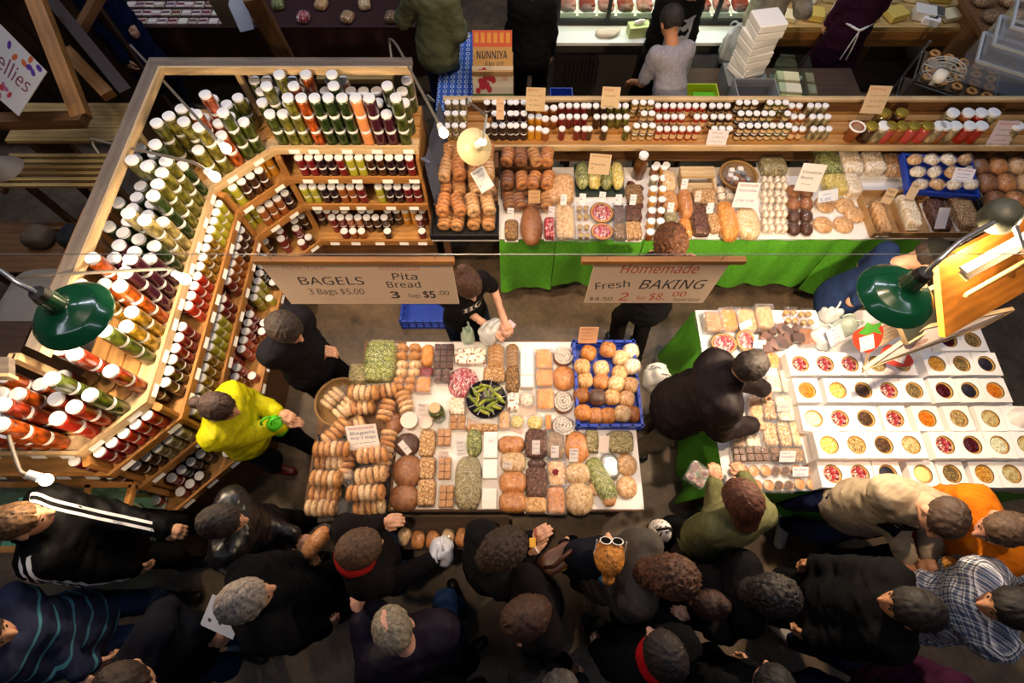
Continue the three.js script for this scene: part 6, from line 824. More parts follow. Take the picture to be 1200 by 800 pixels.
// people cut by the picture edge
person({ u: -20, v: 745, H: 1.74, face: 95, lean: 3, hair: 'short', top: new THREE.MeshStandardMaterial({ map: stripeTex, roughness: .85 }), legs: jeans, bulk: .025, hem: .1, hl: [95, 792, 1.0], label: 'person in navy jumper with teal stripes and blue jeans' });
person({ u: 150, v: 800, H: 1.76, face: 75, lean: 12, hair: 'short', top: C_(0x0b0d18), legs: jeans, bulk: .027, hem: .12, hl: [243, 742, 1.0], label: 'person in dark navy coat holding a white folded paper' });
person({ u: 520, v: 852, H: 1.7, face: 120, lean: 3, hair: 'short', top: C_(0x2a2118), legs: blackC, fl: [.1, .1], label: 'person in brown coat and polished black shoes by the aisle' });
person({ u: 655, v: 812, H: 1.6, face: 160, lean: 3, hair: 'bob', hairC: 0x4d4640, top: C_(0x2b2a2c), legs: blackC, label: 'person in charcoal coat behind the brown haired person' });
person({ u: 905, v: 806, H: 1.7, face: 170, lean: 3, hair: 'short', hairC: 0x100b09, top: C_(0x08080a), legs: blackC, bulk: .027, label: 'person in black coat behind the red collared person' });
person({ u: 1130, v: 835, H: 1.7, face: 230, lean: 3, hair: 'long', hairC: 0x201418, top: C_(0x3a1030), legs: clothes(0x1d2650), shoes: mt(0xc9c0b8, .5), fr: [-.12, .15], label: 'person in maroon top with jeans and pale sneakers' });
// people at the stalls behind
person({ u: 505, v: -40, H: 1.8, face: 168, lean: 5, hp: 14, hair: 'short', top: C_(0x6a6e50), legs: jeans, bulk: .03, hem: .05, hl: [475, 20, 1.05], hr: [541, 30, 1.05], label: 'person in olive green sweater and jeans reading a paper' });
person({ u: 786, v: 26, H: 1.74, face: 196, lean: 30, hp: 12, hair: 'short', hairC: 0x140d0b, skin: 0xb07a5a, ...tees, top: clothes(0x9b9aa6), legs: jeansD, hl: [0 + 742, 96, .9], hr: [783, 98, .85], label: 'person in grey t-shirt stooping behind the jar shelf' });
person({ u: 812, v: -18, H: 1.76, face: 20, lean: 8, hp: 20, hair: 'short', top: blackC, legs: blackC, bulk: .03, label: 'person in black with a pale apron behind the grey shirt', extra: (c) => patch(c, 'apron', c.at(0, .12, .14), c.l, c.d, c.f.clone().negate(), .26, .5, clothes(0xaab0c0)) });
person({ u: 1048, v: -62, H: 1.7, face: 174, lean: 4, hair: 'bun', hairC: 0x3a2a20, top: C_(0x3a1530), legs: blackC, hem: .78, flare: .2, skirt: 1, topName: 'dress', label: 'person in long purple dress with white apron strings', extra: (c) => { mesh('apron_tie', tube([[-.13, 1.0, -.08], [0, .99, -.175], [.13, 1.0, -.08]], .012, 16, 6), white, c.t); for (const k of [-1, 1]) mesh('apron_string', tube([[0, .99, -.18], [k * .02, .85, -.2], [k * .03, .7, -.21]], .006, 12, 5), white, c.t); } });
person({ u: 926, v: -60, H: 1.7, face: 170, lean: 6, hair: 'short', hairC: 0x3a2a20, top: C_(0xa8a090), legs: clothes(0x24222a), bulk: .03, hl: [905, 10, 1.0], hr: [945, 15, 1.0], label: 'person in pale beige sleeves behind the white boxes' });
person({ u: 100, v: -35, H: 1.7, face: 60, lean: 4, hair: 'short', top: C_(0x101a44), legs: navy, bulk: .03, hem: .3, hl: [150, 26, 1.05], label: 'person in navy coat at the packaged goods stall' });
person({ u: 625, v: -30, H: 1.74, face: 180, lean: 3, hair: 'short', top: blackC, legs: blackC, label: 'person in black standing beside the glass deli case' });
// things held or carried
{ const p = vend.toWorld(vend.tips.l), t = thing('bank_note', 'pinkish folded bank notes in the hands of the black t-shirt woman', 'money', [p.x, p.y + .01, p.z], .5); mesh('note', bx(.1, .004, .06), mt(0xd9a8b4, .7), t); mesh('note', bx(.1, .004, .06).rotateY(.3).translate(.01, .005, .005), mt(0xc9b0c0, .7), t); }
plasticBag(575, 388, .86, .18, .2, .14, 'white plastic bag hanging at the black t-shirt', bagWhite, 4); plasticBag(548, 392, .84, .1, .16, .1, 'small white and green plastic bag behind the table', mt(0xcfe6cf, .4, { transmission: .2, thickness: 0 }), 5);
plasticBag(770, 442, .55, .2, .24, .2, 'white carrier bag beside the puffy jacket', mt(0xd9d9d4, .5), 6);
plasticBag(325, 498, .9, .12, .2, .1, 'bright green bag in the hands of the yellow jacket', mt(0x4cbf1c, .5), 7);
plasticBag(518, 645, .82, .16, .22, .13, 'white paper bag carried by the red scarf wearer', mt(0xd6d9e4, .7), 8);
{ const p = spot(366, 634, 1.0), t = thing('bread_bag', 'clear bag of golden bread carried by the shiny jacket', 'bread', [p.x, .9, p.z], .9); mesh('bread', lump(.2, .09, .1, { e: 2.5, amp: .1, f: 20 }), M.bun, t); mesh('bag', lump(.23, .11, .12, { e: 3, amp: .12, f: 30 }), film, t); mesh('bag_neck', lump(.08, .09, .06, { e: 2, amp: .3, f: 30 }).translate(-.03, .1, -.02), film, t); }
pack('tarts', 803, 540, 832, 572, 'cake', 'tart_box', 'clear box of tarts held by the olive jacket', { h: .05, y: 1.1, turn: -.6, k: .8 });
{ const c = eater, p = c.toWorld(c.tips.l).lerp(c.toWorld(c.tips.r), .5), t = thing('pastry', 'small green topped pastry held by the beige jacket', 'pastry', [p.x, p.y, p.z]); mesh('shell', lump(.11, .035, .075, { e: 2.4, amp: .1, f: 30 }), M.tan, t); mesh('topping', lump(.085, .025, .055, { e: 2.4, amp: .3, f: 50 }).translate(0, .026, 0), M.greens, t); }
{ const t = thing('cookie', 'orange cookie in the hand of the plaid shirt', 'cookie', spot(1112, 660, 1.24)); mesh('cookie', lump(.08, .02, .075, { e: 2.1, amp: .1, f: 40 }), M.orange, t); }
{ const t = thing('yellow_sample', 'small yellow sample held by the curly haired person', 'sample', spot(624, 636, 1.3)); mesh('cube', bx(.035, .03, .05, 0, 0, 0, .005), mt(0xd9a020, .5), t); mesh('stick', bar([0, .0, 0], [.03, .03, .05], .004), white, t); }
{ const t = thing('handbag', 'brown leather handbag with strap and buckle', 'bag', spot(652, 655, .85)); t.rotation.y = .5; const lm = mt(0x4a2a1c, .4); mesh('pouch', lump(.24, .2, .12, { e: 3, amp: .08, f: 18, seg: 24, rows: 14 }), lm, t); mesh('strap', tube([[-.1, .18, 0], [-.06, .36, .02], [.04, .42, .0], [.1, .2, 0]], .011, 24, 6), lm, t); mesh('flap', lump(.22, .04, .13, { e: 3, amp: .1, f: 20 }).translate(0, .17, 0), mt(0x5a3624, .4), t); mesh('buckle', new THREE.TorusGeometry(.02, .004, 6, 16).translate(0, .12, .068), goldLid, t); }
{ const p = spot(774, 622, 1.05), t = thing('knit_hat', 'black and white patterned knit bag beside the olive jacket', 'bag', [p.x, .95, p.z]); const kt = canvasTex(64, 64, (c) => { c.fillStyle = '#e6ddd6'; c.fillRect(0, 0, 64, 64); c.fillStyle = '#3a3034'; for (let i = 0; i < 8; i++) for (let j = 0; j < 8; j++) if ((i + j) % 3 === 0) c.fillRect(i * 8, j * 8, 7, 4); }, [8, 8]); mesh('body', lump(.12, .2, .13, { e: 2.4, amp: .08, f: 20 }), new THREE.MeshStandardMaterial({ map: kt, roughness: .9 }), t); mesh('handle', tube([[-.04, .18, 0], [0, .28, 0], [.04, .18, 0]], .008, 12, 6), black, t); }
{ const p = spot(254, 728, 1.1), w = cell(120, 96, (c, a, b) => { c.fillStyle = '#c3c8d6'; c.fillRect(0, 0, a, b); c.fillStyle = '#2a3048'; for (const [x, y] of [[.3, .4], [.6, .3], [.5, .7], [.2, .75]]) { c.beginPath(); c.ellipse(a * x, b * y, 7, 5, .4, 0, 7); c.fill(); } }); const g = cardGeo(.2, .16, w, .004); g.rotateX(-1.3); solo('folded_paper', g, printed, 'white folded paper with dark spots beside the grey haired person', 'paper', [p.x, 1.08, p.z + .05], -.35); }
{ const p = spot(537, 34, 1.1), g = cardGeo(.22, .26, cell(90, 106, noteDraw('#dcdce2', ['~', '~', '~', '~', '~', '~'])), .003); g.rotateX(-1.0); solo('newspaper', g, printed, 'white newspaper held by the olive sweater', 'paper', [p.x, 1.06, p.z + .1], .4); }

// ---------------------------------------------------------------- neighbouring stalls
{ // deli case with lit goods
  const x0 = .42, x1 = 2.5, xc = (x0 + x1) / 2, w = x1 - x0, t = thing('deli_case', 'glass deli case with white ledge and lit trays', 'display case');
  mesh('base', bx(w, .86, .7, xc, .43, -5.05), mt(0x3a3632, .6), t); mesh('ledge', bx(w, .035, .26, xc, .895, -4.76, .006), mt(0xdfe6e4, .3), t);
  for (let k = 0; k < 5; k++) mesh('front_panel', bx(w / 5 - .03, .6, .015, x0 + (k + .5) * w / 5, .45, -4.692), mt([0x2a2624, 0x4d4640, 0x2a2624, 0x8d939c, 0x8d939c][k], .5), t);
  mesh('vent', merge(Array.from({ length: 9 }, (_, k) => bx(.012, .3, .012, x0 + .12 + k * .04, .55, -4.682))), black, t);
  for (const x of [x0 + .02, x0 + .5, x0 + 1.0, x0 + 1.06, x1 - .55, x1 - .02]) mesh('frame_bar', bx(.035, .75, .035, x, 1.29, -4.9), black, t); mesh('frame_bar', bx(w, .05, .04, xc, .935, -4.9), black, t); mesh('frame_bar', bx(w, .05, .04, xc, 1.67, -4.9), black, t);
  mesh('pane', bx(w, .7, .006, xc, 1.3, -4.9), glass, t); mesh('deck', bx(w, .03, .9, xc, .945, -5.4), white, t); mesh('back', bx(w, .75, .02, xc, 1.3, -5.86), mt(0xb8b0a8, .5), t); mesh('top', bx(w, .03, 1.0, xc, 1.71, -5.38), black, t);
  const l = new THREE.RectAreaLight(0xfff0dc, 40, w - .1, .1); l.position.set(xc, 1.66, -5.1); l.rotation.x = -Math.PI / 2; scene.add(l); mesh('lamp_tube', bx(w - .1, .02, .06, xc, 1.68, -5.1), mt(0xffffff, .5, { emissive: 0xfff0dc, emissiveIntensity: 2 }), t);
  const cs = [['pink ham', 0xd98a86], ['orange cheese', 0xe0963c], ['white cheese', 0xe6ddc4], ['red sausage', 0xa83a2a], ['cream salad', 0xe0d0a0], ['green salad', 0x7a8a4a], ['tan pate', 0xc09060]];
  for (let i = 0; i < 11; i++) for (let j = 0; j < 3; j++) { const [nm, c] = cs[(i * 3 + j * 2 + (i >> 1)) % 7]; const q = thing('deli_tray', `tray of ${nm} inside the glass deli case`, 'tray', [x0 + .12 + i * .185, .961, -5.05 - j * .24], 0, `${nm} trays in the deli case`); mesh('tray', bx(.165, .03, .2, 0, .015, 0, .006), white, q); mesh('contents', lumpOf(.15, .06, .18, { e: 3.5, amp: .3, f: 35 }).clone().translate(0, .02, 0), mt(c, .5, { map: T.chunk }), q); }
  const tb = thing('tissue_box', 'pale green tissue box on the deli ledge', 'box', [x0 + .78, .913, -4.75], .15); mesh('carton', bx(.2, .1, .11, 0, .05, 0, .004), mt(0xb9c98a, .6), tb); mesh('tissue', lump(.1, .05, .04, { e: 2, amp: .4, f: 40 }).translate(0, .1, 0), white, tb);
  const cu = thing('plastic_cup', 'clear plastic cup stack on the deli ledge', 'cup', [x0 + 1.02, .913, -4.76]); mesh('cup', lathe([[0, 0], [.035, 0], [.048, .2], [.05, .2]], 16), clearPlastic, cu);
  const rg = thing('cleaning_rag', 'crumpled cream rag on the deli ledge', 'cloth', [x0 + .5, .913, -4.74]); mesh('cloth', lump(.22, .06, .12, { e: 2, amp: .4, f: 18 }), mt(0xcfc3b2, .9), rg);
}
// packing things right behind the jar shelf
function openBox(name, u, v, y, w, h, d, m, label, inner = m, turn = 0) { const p = spot(u, v, y + h), t = thing(name, label, 'box', [p.x, y, p.z], turn); mesh('base', bx(w, .008, d, 0, .004, 0), inner, t); for (const s of [-1, 1]) { mesh('wall', bx(w, h, .008, 0, h / 2, s * (d / 2 - .004)), m, t); mesh('wall', bx(.008, h, d - .016, s * (w / 2 - .004), h / 2, 0), m, t); } return t; }
{ const b = thing('packing_table', 'dark packing table behind the jar shelf', 'table', [2.33, 0, -4.05]); mesh('tabletop', bx(1.7, .04, .62, 0, .83, 0), W.dark, b); for (const x of [-.78, .78]) for (const z of [-.25, .25]) mesh('leg', bx(.06, .81, .06, x, .405, z), W.dark, b);
  const L = openBox('lime_bin', 812, 112, .852, .46, .14, .3, mt(0xb7cf28, .5), 'lime green plastic bin behind the jar shelf'); const g = thing('green_folder', 'bright green lid beside the lime bin', 'lid', [L.position.x + .14, .93, L.position.z]); mesh('lid', bx(.22, .012, .22), mt(0x58c020, .5), g);
  openBox('grey_tub', 888, 106, .852, .36, .2, .3, mt(0x8d939a, .5), 'grey plastic tub of wrap behind the jar shelf');
  for (let k = 0; k < 4; k++) { const p = spot(884, 62, 1.2), q = thing('foam_box', ['lowest', 'second lowest', 'second highest', 'topmost'][k] + ' white foam takeaway box of the stack behind the jar shelf', 'box', [p.x + rr(-.015, .015), .852 + k * .129 + .139, -4.12 + rr(-.015, .015)], .3 + rr(-.15, .15), 'foam boxes behind the jar shelf'); mesh('tray', bx(.24, .06, .22, 0, .03, 0, .01), white, q); mesh('lid', bx(.24, .065, .22, 0, .095, 0, .012), white, q); }
  const st = thing('box_stand', 'grey stand under the foam boxes', 'stand', [spot(886, 62, 1.2).x, .851, -4.1]); mesh('body', bx(.36, .138, .3, 0, .069, 0), mt(0x74777c, .5), st);
  plasticBag(856, 52, .853, .16, .34, .16, 'hanging roll of pale plastic bags', mt(0xd5d9dc, .4, { transmission: .2, thickness: 0 }), 9);
  const c = thing('glass_box', 'small glass box of cheese on the packing table', 'display case', [spot(930, 92, 1.0).x, .852, -4.0], -.1); mesh('base', bx(.26, .02, .5, 0, .01, 0), steel, c); for (const s of [-1, 1]) { mesh('pane', bx(.004, .2, .5, s * .128, .12, 0), glass, c); mesh('pane', bx(.25, .2, .004, 0, .12, s * .248), glass, c); } for (let k = 0; k < 3; k++) mesh('cheese', bx(.2, .06, .12, 0, .05, -.16 + k * .15, .008), mt([0xe3d8b4, 0xe9e3cc, 0xd9c890][k], .5), c); }
{ const t = openBox('blue_bin', 658, 112, .75, .2, .18, .2, blue, 'bright blue plastic bin behind the jar shelf'); const s = thing('bin_stool', 'black stool under the bright blue bin', 'stool', [t.position.x - .06, 0, t.position.z]); mesh('seat', bx(.46, .04, .34, -.02, .729, 0), black, s); for (const x of [-.2, .15]) for (const z of [-.12, .12]) mesh('leg', bx(.035, .71, .035, x, .355, z), black, s); }
{ // cheese counter and produce further right
  const t = thing('cheese_counter', 'wooden cheese counter in the next aisle', 'table', [3.75, -.18, -5.55]); mesh('tabletop', bx(2.2, .05, .9, 0, .9, 0), W.yellow, t); mesh('front', bx(2.2, .16, .03, 0, .8, .44), W.honey, t); for (const x of [-1, 0, 1]) for (const z of [-.35, .4]) mesh('leg', bx(.08, .695, .08, x, .5275, z), W.brown, t);
  for (let k = 0; k < 14; k++) { const q = thing('cheese_pack', `${['cream', 'yellow', 'white'][k % 3]} wrapped cheese on the wooden cheese counter`, 'cheese', [2.8 + (k % 7) * .28, .746, -5.25 - Math.floor(k / 7) * .3], rr(-.4, .4), 'cheeses on the wooden cheese counter'); mesh('cheese', bx(.2, .05 + (k % 3) * .02, .16, 0, .03 + (k % 3) * .01, 0, .008), mt([0xe9dcb0, 0xd9c060, 0xe6e2d8][k % 3], .5), q); }
  const sc = thing('counter_scale', 'white kitchen scale at the end of the cheese counter', 'scale', [spot(1118, 22, .95).x, .746, -5.2], -.4); mesh('body', bx(.16, .07, .2, 0, .035, 0, .01), white, sc); mesh('display', bx(.08, .005, .04, 0, .072, .05), mt(0x20242a, .3), sc); mesh('plate', bx(.18, .012, .16, 0, .085, -.04, .004), steel, sc);
  const pr = thing('produce_bench', 'brown bench of bagged nuts in the next aisle', 'table', [5.3, 0, -5.0]); mesh('tabletop', bx(1.6, .05, .9, 0, .9, 0), W.brown, pr); for (const x of [-.7, .7]) mesh('leg', bx(.08, .875, .7, x, .4375, 0), W.brown, pr); for (let k = 0; k < 18; k++) { const q = thing('nut_bag', 'clear bag of mixed nuts on the brown bench', 'bag', [4.65 + (k % 6) * .26, .926, -4.7 - Math.floor(k / 6) * .24], rr(-.4, .4), 'nut bags on the brown bench'); mesh('nuts', lumpOf(.2, .08, .16, { e: 2.4, amp: .2, f: 25 }), [M.nuts, M.granola, M.seed][k % 3], q); wrap(q, .21, .09, .17, { e: 2.6 }); } }
{ // rack with clear bins
  const p = spot(1110, 100, .7), t = thing('bread_rack', 'metal bread rack with trays of cookies behind the shelf', 'rack', [4.05, 0, -4.15], -.5); for (const x of [-.34, .34]) for (const z of [-.25, .25]) mesh('post', cyl(.014, .014, 1.0, x, .5, z, 8), steel, t); for (const y of [.35, .62, .9]) { mesh('tray_frame', merge([bar([-.34, y, -.25], [.34, y, -.25], .012), bar([-.34, y, .25], [.34, y, .25], .012), bar([-.34, y, -.25], [-.34, y, .25], .012), bar([.34, y, -.25], [.34, y, .25], .012)]), steel, t); for (let k = 0; k < 7; k++) mesh('wire', bar([-.34 + k * .113, y, -.25], [-.34 + k * .113, y, .25], .006), steel, t); mesh('tray', bx(.64, .015, .46, 0, y + .012, 0), mt(0x5a4a36, .5), t); }
  for (let k = 0; k < 20; k++) { const a = -.5, lx = -.25 + (k % 5) * .125, lz = -.18 + Math.floor(k / 5) * .12; const q = thing('ring_cookie', 'golden ring cookie on the metal rack', 'cookie', [4.05 + lx * Math.cos(a) + lz * Math.sin(a), .9365, -4.15 - lx * Math.sin(a) + lz * Math.cos(a)], 0, 'ring cookies on the metal rack'); mesh('ring', new THREE.TorusGeometry(.035, .014, 6, 14).rotateX(Math.PI / 2).translate(0, .014, 0), M.golden, q); }
  for (let k = 0; k < 3; k++) { const q = openBox('clear_bin', 1160 - k * 6, 62, .955 + k * .15, .58, .2, .42, clearPlastic, ['lowest clear plastic bin on the metal rack', 'middle clear plastic bin on the metal rack', 'topmost clear plastic bin on the metal rack'][k], clearPlastic, -.5); q.position.set(4.35 + k * .02, .955 + k * .15, -4.1); mesh('rim', merge([bar([-.29, .2, -.21], [.29, .2, -.21], .02), bar([-.29, .2, .21], [.29, .2, .21], .02), bar([-.29, .2, -.21], [-.29, .2, .21], .02), bar([.29, .2, -.21], [.29, .2, .21], .02)]), mt(0xc8ccd0, .3), q); }
  const f = thing('desk_fan', 'grey desk fan with white motor behind the jar shelf', 'fan', [spot(1103, 103, 1.25).x, 1.33, -3.72]); f.rotation.set(.5, -.5, .3); mesh('cage', merge([...[.05, .09, .125, .15].map((r) => new THREE.TorusGeometry(r, .004, 5, 24)), ...Array.from({ length: 10 }, (_, k) => bar([0, 0, 0], [.15 * Math.cos(k * .628), .15 * Math.sin(k * .628), .005], .005))]), mt(0xb5bac0, .4), f); for (let k = 0; k < 4; k++) mesh('blade', bx(.12, .06, .004).rotateX(.4).translate(.07, 0, -.015).rotateZ(k * 1.57), mt(0x9aa0a8, .4), f); mesh('motor', lump(.1, .1, .1, { e: 2.4 }).rotateX(1.57).translate(0, 0, .01), white, f); mesh('stem', bar([0, -.04, .05], [0, -.2, .0], .025), white, f); }
{ // table with the blue patterned cloth and cartons
  const bt = canvasTex(128, 128, (c) => { c.fillStyle = '#2450a8'; c.fillRect(0, 0, 128, 128); c.strokeStyle = '#b8cbe8'; c.lineWidth = 7; for (const [x, y] of [[32, 32], [96, 96], [96, 32], [32, 96]]) { c.beginPath(); c.ellipse(x, y, 20, 15, 0, 0, 7); c.stroke(); } }, [1 / .13, 1 / .13]); const cl = new THREE.MeshStandardMaterial({ map: bt, roughness: .75 });
  const t = thing('cloth_table', 'narrow table under a blue cloth patterned with white rings', 'table', [-.53, 0, -4.45]); mesh('tabletop', bx(.32, .03, 1.05, 0, .735, 0), W.brown, t); mesh('cloth', bx(.34, .012, 1.08, 0, .758, 0), cl, t); mesh('cloth_drop', skirt(-.17, .54, .17, .54, .3, .757, 3, .02), cl, t); for (const x of [-.15, .15]) for (const z of [-.45, .45]) mesh('leg', bx(.05, .72, .05, x, .36, z), W.brown, t);
  const cz = thing('carton_crate', 'brown wooden crate under the printed fruit carton', 'crate', [-.17, 0, -4.25]); for (let k = 0; k < 5; k++) mesh('slat', bx(.4, .12, .02, 0, .08 + k * .15, .2), W.brown, cz); mesh('body', bx(.38, .76, .36, 0, .38, 0), W.dark, cz);
  const k1 = cell(180, 150, (c, w, h) => { c.fillStyle = '#d9cbb0'; c.fillRect(0, 0, w, h); c.fillStyle = '#b8303c'; const R = mulberry(4); for (let i = 0; i < 16; i++) { c.beginPath(); c.arc(w * (.1 + R() * .42), h * (.1 + R() * .5), 11, 0, 7); c.fill(); } hand(c, '18', w * .7, h * .35, 26, '#c85a50'); c.fillStyle = '#5a7038'; c.fillRect(0, h * .66, w, h * .12); c.fillStyle = '#cc5030'; c.fillRect(0, h * .78, w, h * .22); });
  const k2 = cell(180, 120, (c, w, h) => { c.fillStyle = '#b98a48'; c.fillRect(0, 0, w, h); c.fillStyle = '#c8502c'; c.fillRect(0, 0, w, h * .42); c.fillStyle = '#d99030'; for (let i = 0; i < 6; i++) c.fillRect(w * (.05 + i * .16), h * .06, w * .1, h * .26); hand(c, 'NUNNIYA', w * .08, h * .72, 34, '#241c24', { w: 'bold', fit: w * .8 }); hand(c, 'FRUIT', w * .3, h * .95, 22, '#241c24', { fit: w * .5 }); });
  const fc = thing('fruit_carton', 'printed fruit carton with red berries and orange band', 'carton', [-.17, .762, -4.12]); mesh('carton', bx(.36, .3, .26, 0, .15, -.05, .004), kraft, fc); const g1 = cardGeo(.36, .34, k1, .004); g1.rotateX(-.45); g1.translate(0, .02, .19); mesh('front_print', g1, printed, fc); const g2 = cardGeo(.34, .3, k2, .004); g2.rotateX(-.8); g2.translate(0, .3, .05); mesh('flap_print', g2, printed, fc); }
{ // dark red stalls with packaged goods
  const mar = mt(0x3a1216, .6, { map: T.fabric }); const t = thing('maroon_table', 'long table under a dark maroon cloth behind the racks', 'table', [-3.0, 0, -5.5]); mesh('tabletop', bx(4.6, .05, 1.1, 0, .82, 0), mar, t); mesh('cloth_drop', skirt(-2.3, .555, 2.3, .555, .35, .84, 9, .015), mar, t); for (const x of [-2.2, 0, 2.2]) for (const z of [-.45, .45]) mesh('leg', bx(.07, .795, .07, x, .3975, z), W.dark, t);
  const cols = [0xd9c8c0, 0xc4a0a0, 0xe0d4c0, 0xb8a890, 0xcbb8b4]; for (let k = 0; k < 84; k++) { const i = k % 12, j = Math.floor(k / 12); const q = thing('jelly_packet', `small ${['pale', 'pinkish', 'cream', 'tan', 'rosy'][k % 5]} packet in rows on the maroon table`, 'packet', [-3.95 + i * .1 + rr(-.008, .008), .846, -5.02 - j * .13], rr(-.06, .06), 'packets in rows on the maroon table'); mesh('packet', bx(.09, .022, .085, 0, .011, 0, .004), mt(cols[k % 5], .6), q); mesh('label', bx(.075, .003, .03, 0, .0235, 0), mt([0x7a3038, 0xe9e4da, 0x6a4a5a][k % 3], .6), q); }
  const names = [['white bread in film', M.pale], ['green wrapped bundle', M.greens], ['bag of nuts', M.nuts], ['red and white packet', M.berry], ['bag of biscuits', M.tan], ['pale cheese pack', M.cream], ['bag of granola', M.granola]]; for (let k = 0; k < 14; k++) { const [nm, m] = names[k % 7]; const q = thing('stall_packet', `${nm} on the maroon table`, 'packet', [-2.5 + k * .145, .846, -5.06 - (k % 3) * .2], rr(-.5, .5), `${nm} packets on the maroon table`); mesh('contents', lumpOf(.12, .07, .14, { e: 3, amp: .15, f: 25 }), m, q); wrap(q, .125, .075, .145); }
  const bn = thing('wooden_bench', 'yellow brown wooden bench behind the rear racks', 'bench', [-1.55, 0, -4.6]); mesh('seat', bx(.75, .05, .26, 0, .62, 0), W.yellow, bn); for (const x of [-.28, .28]) mesh('leg', bx(.07, .595, .2, x, .2975, 0), W.yellow, bn);
  const pst = thing('timber_post', 'brown timber post behind the rear racks with a paper tag', 'post'); { const A = spot(334, 66, .8), B = spot(293, -8, 1.6), L = A.clone().multiplyScalar(2).sub(B); mesh('post', bar(L.toArray(), B.toArray(), .14, .12), W.brown, pst); } const tg = new THREE.Shape([[-.06, 0], [.06, 0], [.075, .2], [.03, .27], [-.03, .27], [-.075, .2]].map((p) => new THREE.Vector2(...p))); const tm = mesh('paper_tag', new THREE.ExtrudeGeometry(tg, { depth: .006, bevelEnabled: false }), mt(0xb9c0d0, .7), pst); tm.position.set(...sp(290, 36, 1.3)); tm.rotation.set(-.7, .1, .2);
  panel4('pale_panel', [sp(262, 30, 1.0), sp(292, 30, 1.0), sp(278, -8, 1.5), sp(240, -8, 1.5)], .02, mt(0x9a9080, .7), null, 'pale leaning panel beside the timber post', 'panel'); }
{ // the jelly stall in the dark corner
  const t = thing('jelly_stall', 'dark timber jelly stall beside the side rack', 'stall'); mesh('back_wall', bx(2.6, 1.9, .05, -4.9, .95, -4.55), W.dark, t); for (let k = 0; k < 6; k++) mesh('plank', bx(.3, 1.7, .02, -5.9 + k * .34, .9, -4.515), W.dark, t);
  mesh('timber', bar(sp(96, 138, 1.35), sp(40, -6, 1.75), .11, .09), W.honey, t); mesh('timber', bar(sp(-30, 143, 1.35), sp(100, 140, 1.35), .1, .08), W.brown, t); mesh('timber', bar(sp(78, 60, 1.3), sp(128, 112, 1.25), .1, .06), W.honey, t); mesh('timber', bar(sp(92, 38, 1.45), sp(118, -8, 1.6), .08, .06), W.brown, t); mesh('dark_beam', bar(sp(56, -5, 1.6), sp(150, 110, 1.4), .09, .07), mt(0x2a1410, .6), t);
  const pl = thing('planked_shelf', 'pale yellow planked shelf of the jelly stall', 'shelf'); for (let k = 0; k < 3; k++) mesh('plank', bx(1.05, .03, .14, -3.62, 1.02, -3.62 + k * .145), W.yellow, pl); for (const x of [-4.05, -3.2]) mesh('leg', bx(.06, 1.005, .3, x, .5025, -3.48), W.brown, pl);
  const sl = thing('slatted_rack', 'pale wooden slatted rack beside the weathered rail', 'rack'); for (let k = 0; k < 6; k++) mesh('slat', bx(.82, .022, .034, -3.72, .96, -3.17 + k * .062), W.yellow, sl); for (const x of [-4.08, -3.36]) { mesh('rail', bx(.03, .05, .4, x, .924, -3.02), W.brown, sl); mesh('leg', bx(.05, .899, .05, x, .4495, -3.02), W.brown, sl); }
  const bl = thing('plank_bench', 'lower brown bench cluttered with boxes under the slatted rack', 'bench'); mesh('board', bx(1.3, .03, .5, -3.9, .55, -2.55), W.brown, bl); for (const x of [-4.4, -3.4]) mesh('leg', bx(.06, .535, .4, x, .2675, -2.55), W.brown, bl); for (const [x, z, c, lb] of [[-3.95, -2.6, 0x5a4a38, 'brown paper box on the plank bench'], [-3.65, -2.6, 0x1c1c20, 'black bag on the plank bench'], [-3.45, -2.55, 0x9a8c78, 'tan bundle on the plank bench']]) { const q = thing('bench_bundle', lb, 'bundle', [x, .566, z]); mesh('bundle', lump(.22, .16, .2, { e: 3, amp: .15, f: 12 }), mt(c, .8), q); }
  const sh = thing('dust_sheet', 'off white sheet draped over boxes behind the side rack', 'cloth', [-3.55, 0, -1.95]); mesh('sheet', lump(.9, .75, .7, { e: 5, amp: .05, f: 5, seg: 40, rows: 20 }), mt(0x8d857c, .85), sh);
  const bd = thing('side_cupboard', 'dark brown cupboard behind the side rack', 'cupboard', [-3.5, 0, -1.25]); mesh('body', bx(.9, 1.25, .5, 0, .625, 0), W.dark, bd); mesh('door', bx(.42, 1.1, .02, -.22, .62, .26), W.brown, bd); mesh('door', bx(.42, 1.1, .02, .22, .62, .26), W.brown, bd); const ft = thing('tall_box', 'tall open plywood box against the weathered rail', 'box'); mesh('side', prism([[-2.66, -2.1], [-2.62, -2.1], [-2.62, -1.45], [-2.66, -1.45]], 0, 1.62), W.honey, ft); mesh('side', prism([[-2.62, -2.1], [-2.48, -2.1], [-2.48, -2.06], [-2.62, -2.06]], 0, 1.62), W.honey, ft);
  const ps = cell(240, 220, (c, w, h) => { c.fillStyle = '#d5ccc4'; c.fillRect(0, 0, w, h); hand(c, 'Jellies', w * .12, h * .56, 74, '#7a2a44', { fit: w * .8 }); const R = mulberry(9); for (let i = 0; i < 15; i++) { c.fillStyle = ['#c0303a', '#5a2a8a', '#b05a7a', '#d0602a'][i % 4]; c.beginPath(); c.ellipse(w * R(), h * (i % 2 ? R() * .25 : .72 + R() * .25), 9, 14, R() * 3, 0, 7); c.fill(); } });
  panel4('jellies_poster', [sp(-28, 92, 1.55), sp(22, 136, 1.55), sp(55, 84, 1.75), sp(0, 28, 1.75)], .006, printed, null, 'white hand painted poster lettered jellies', 'poster', ps);
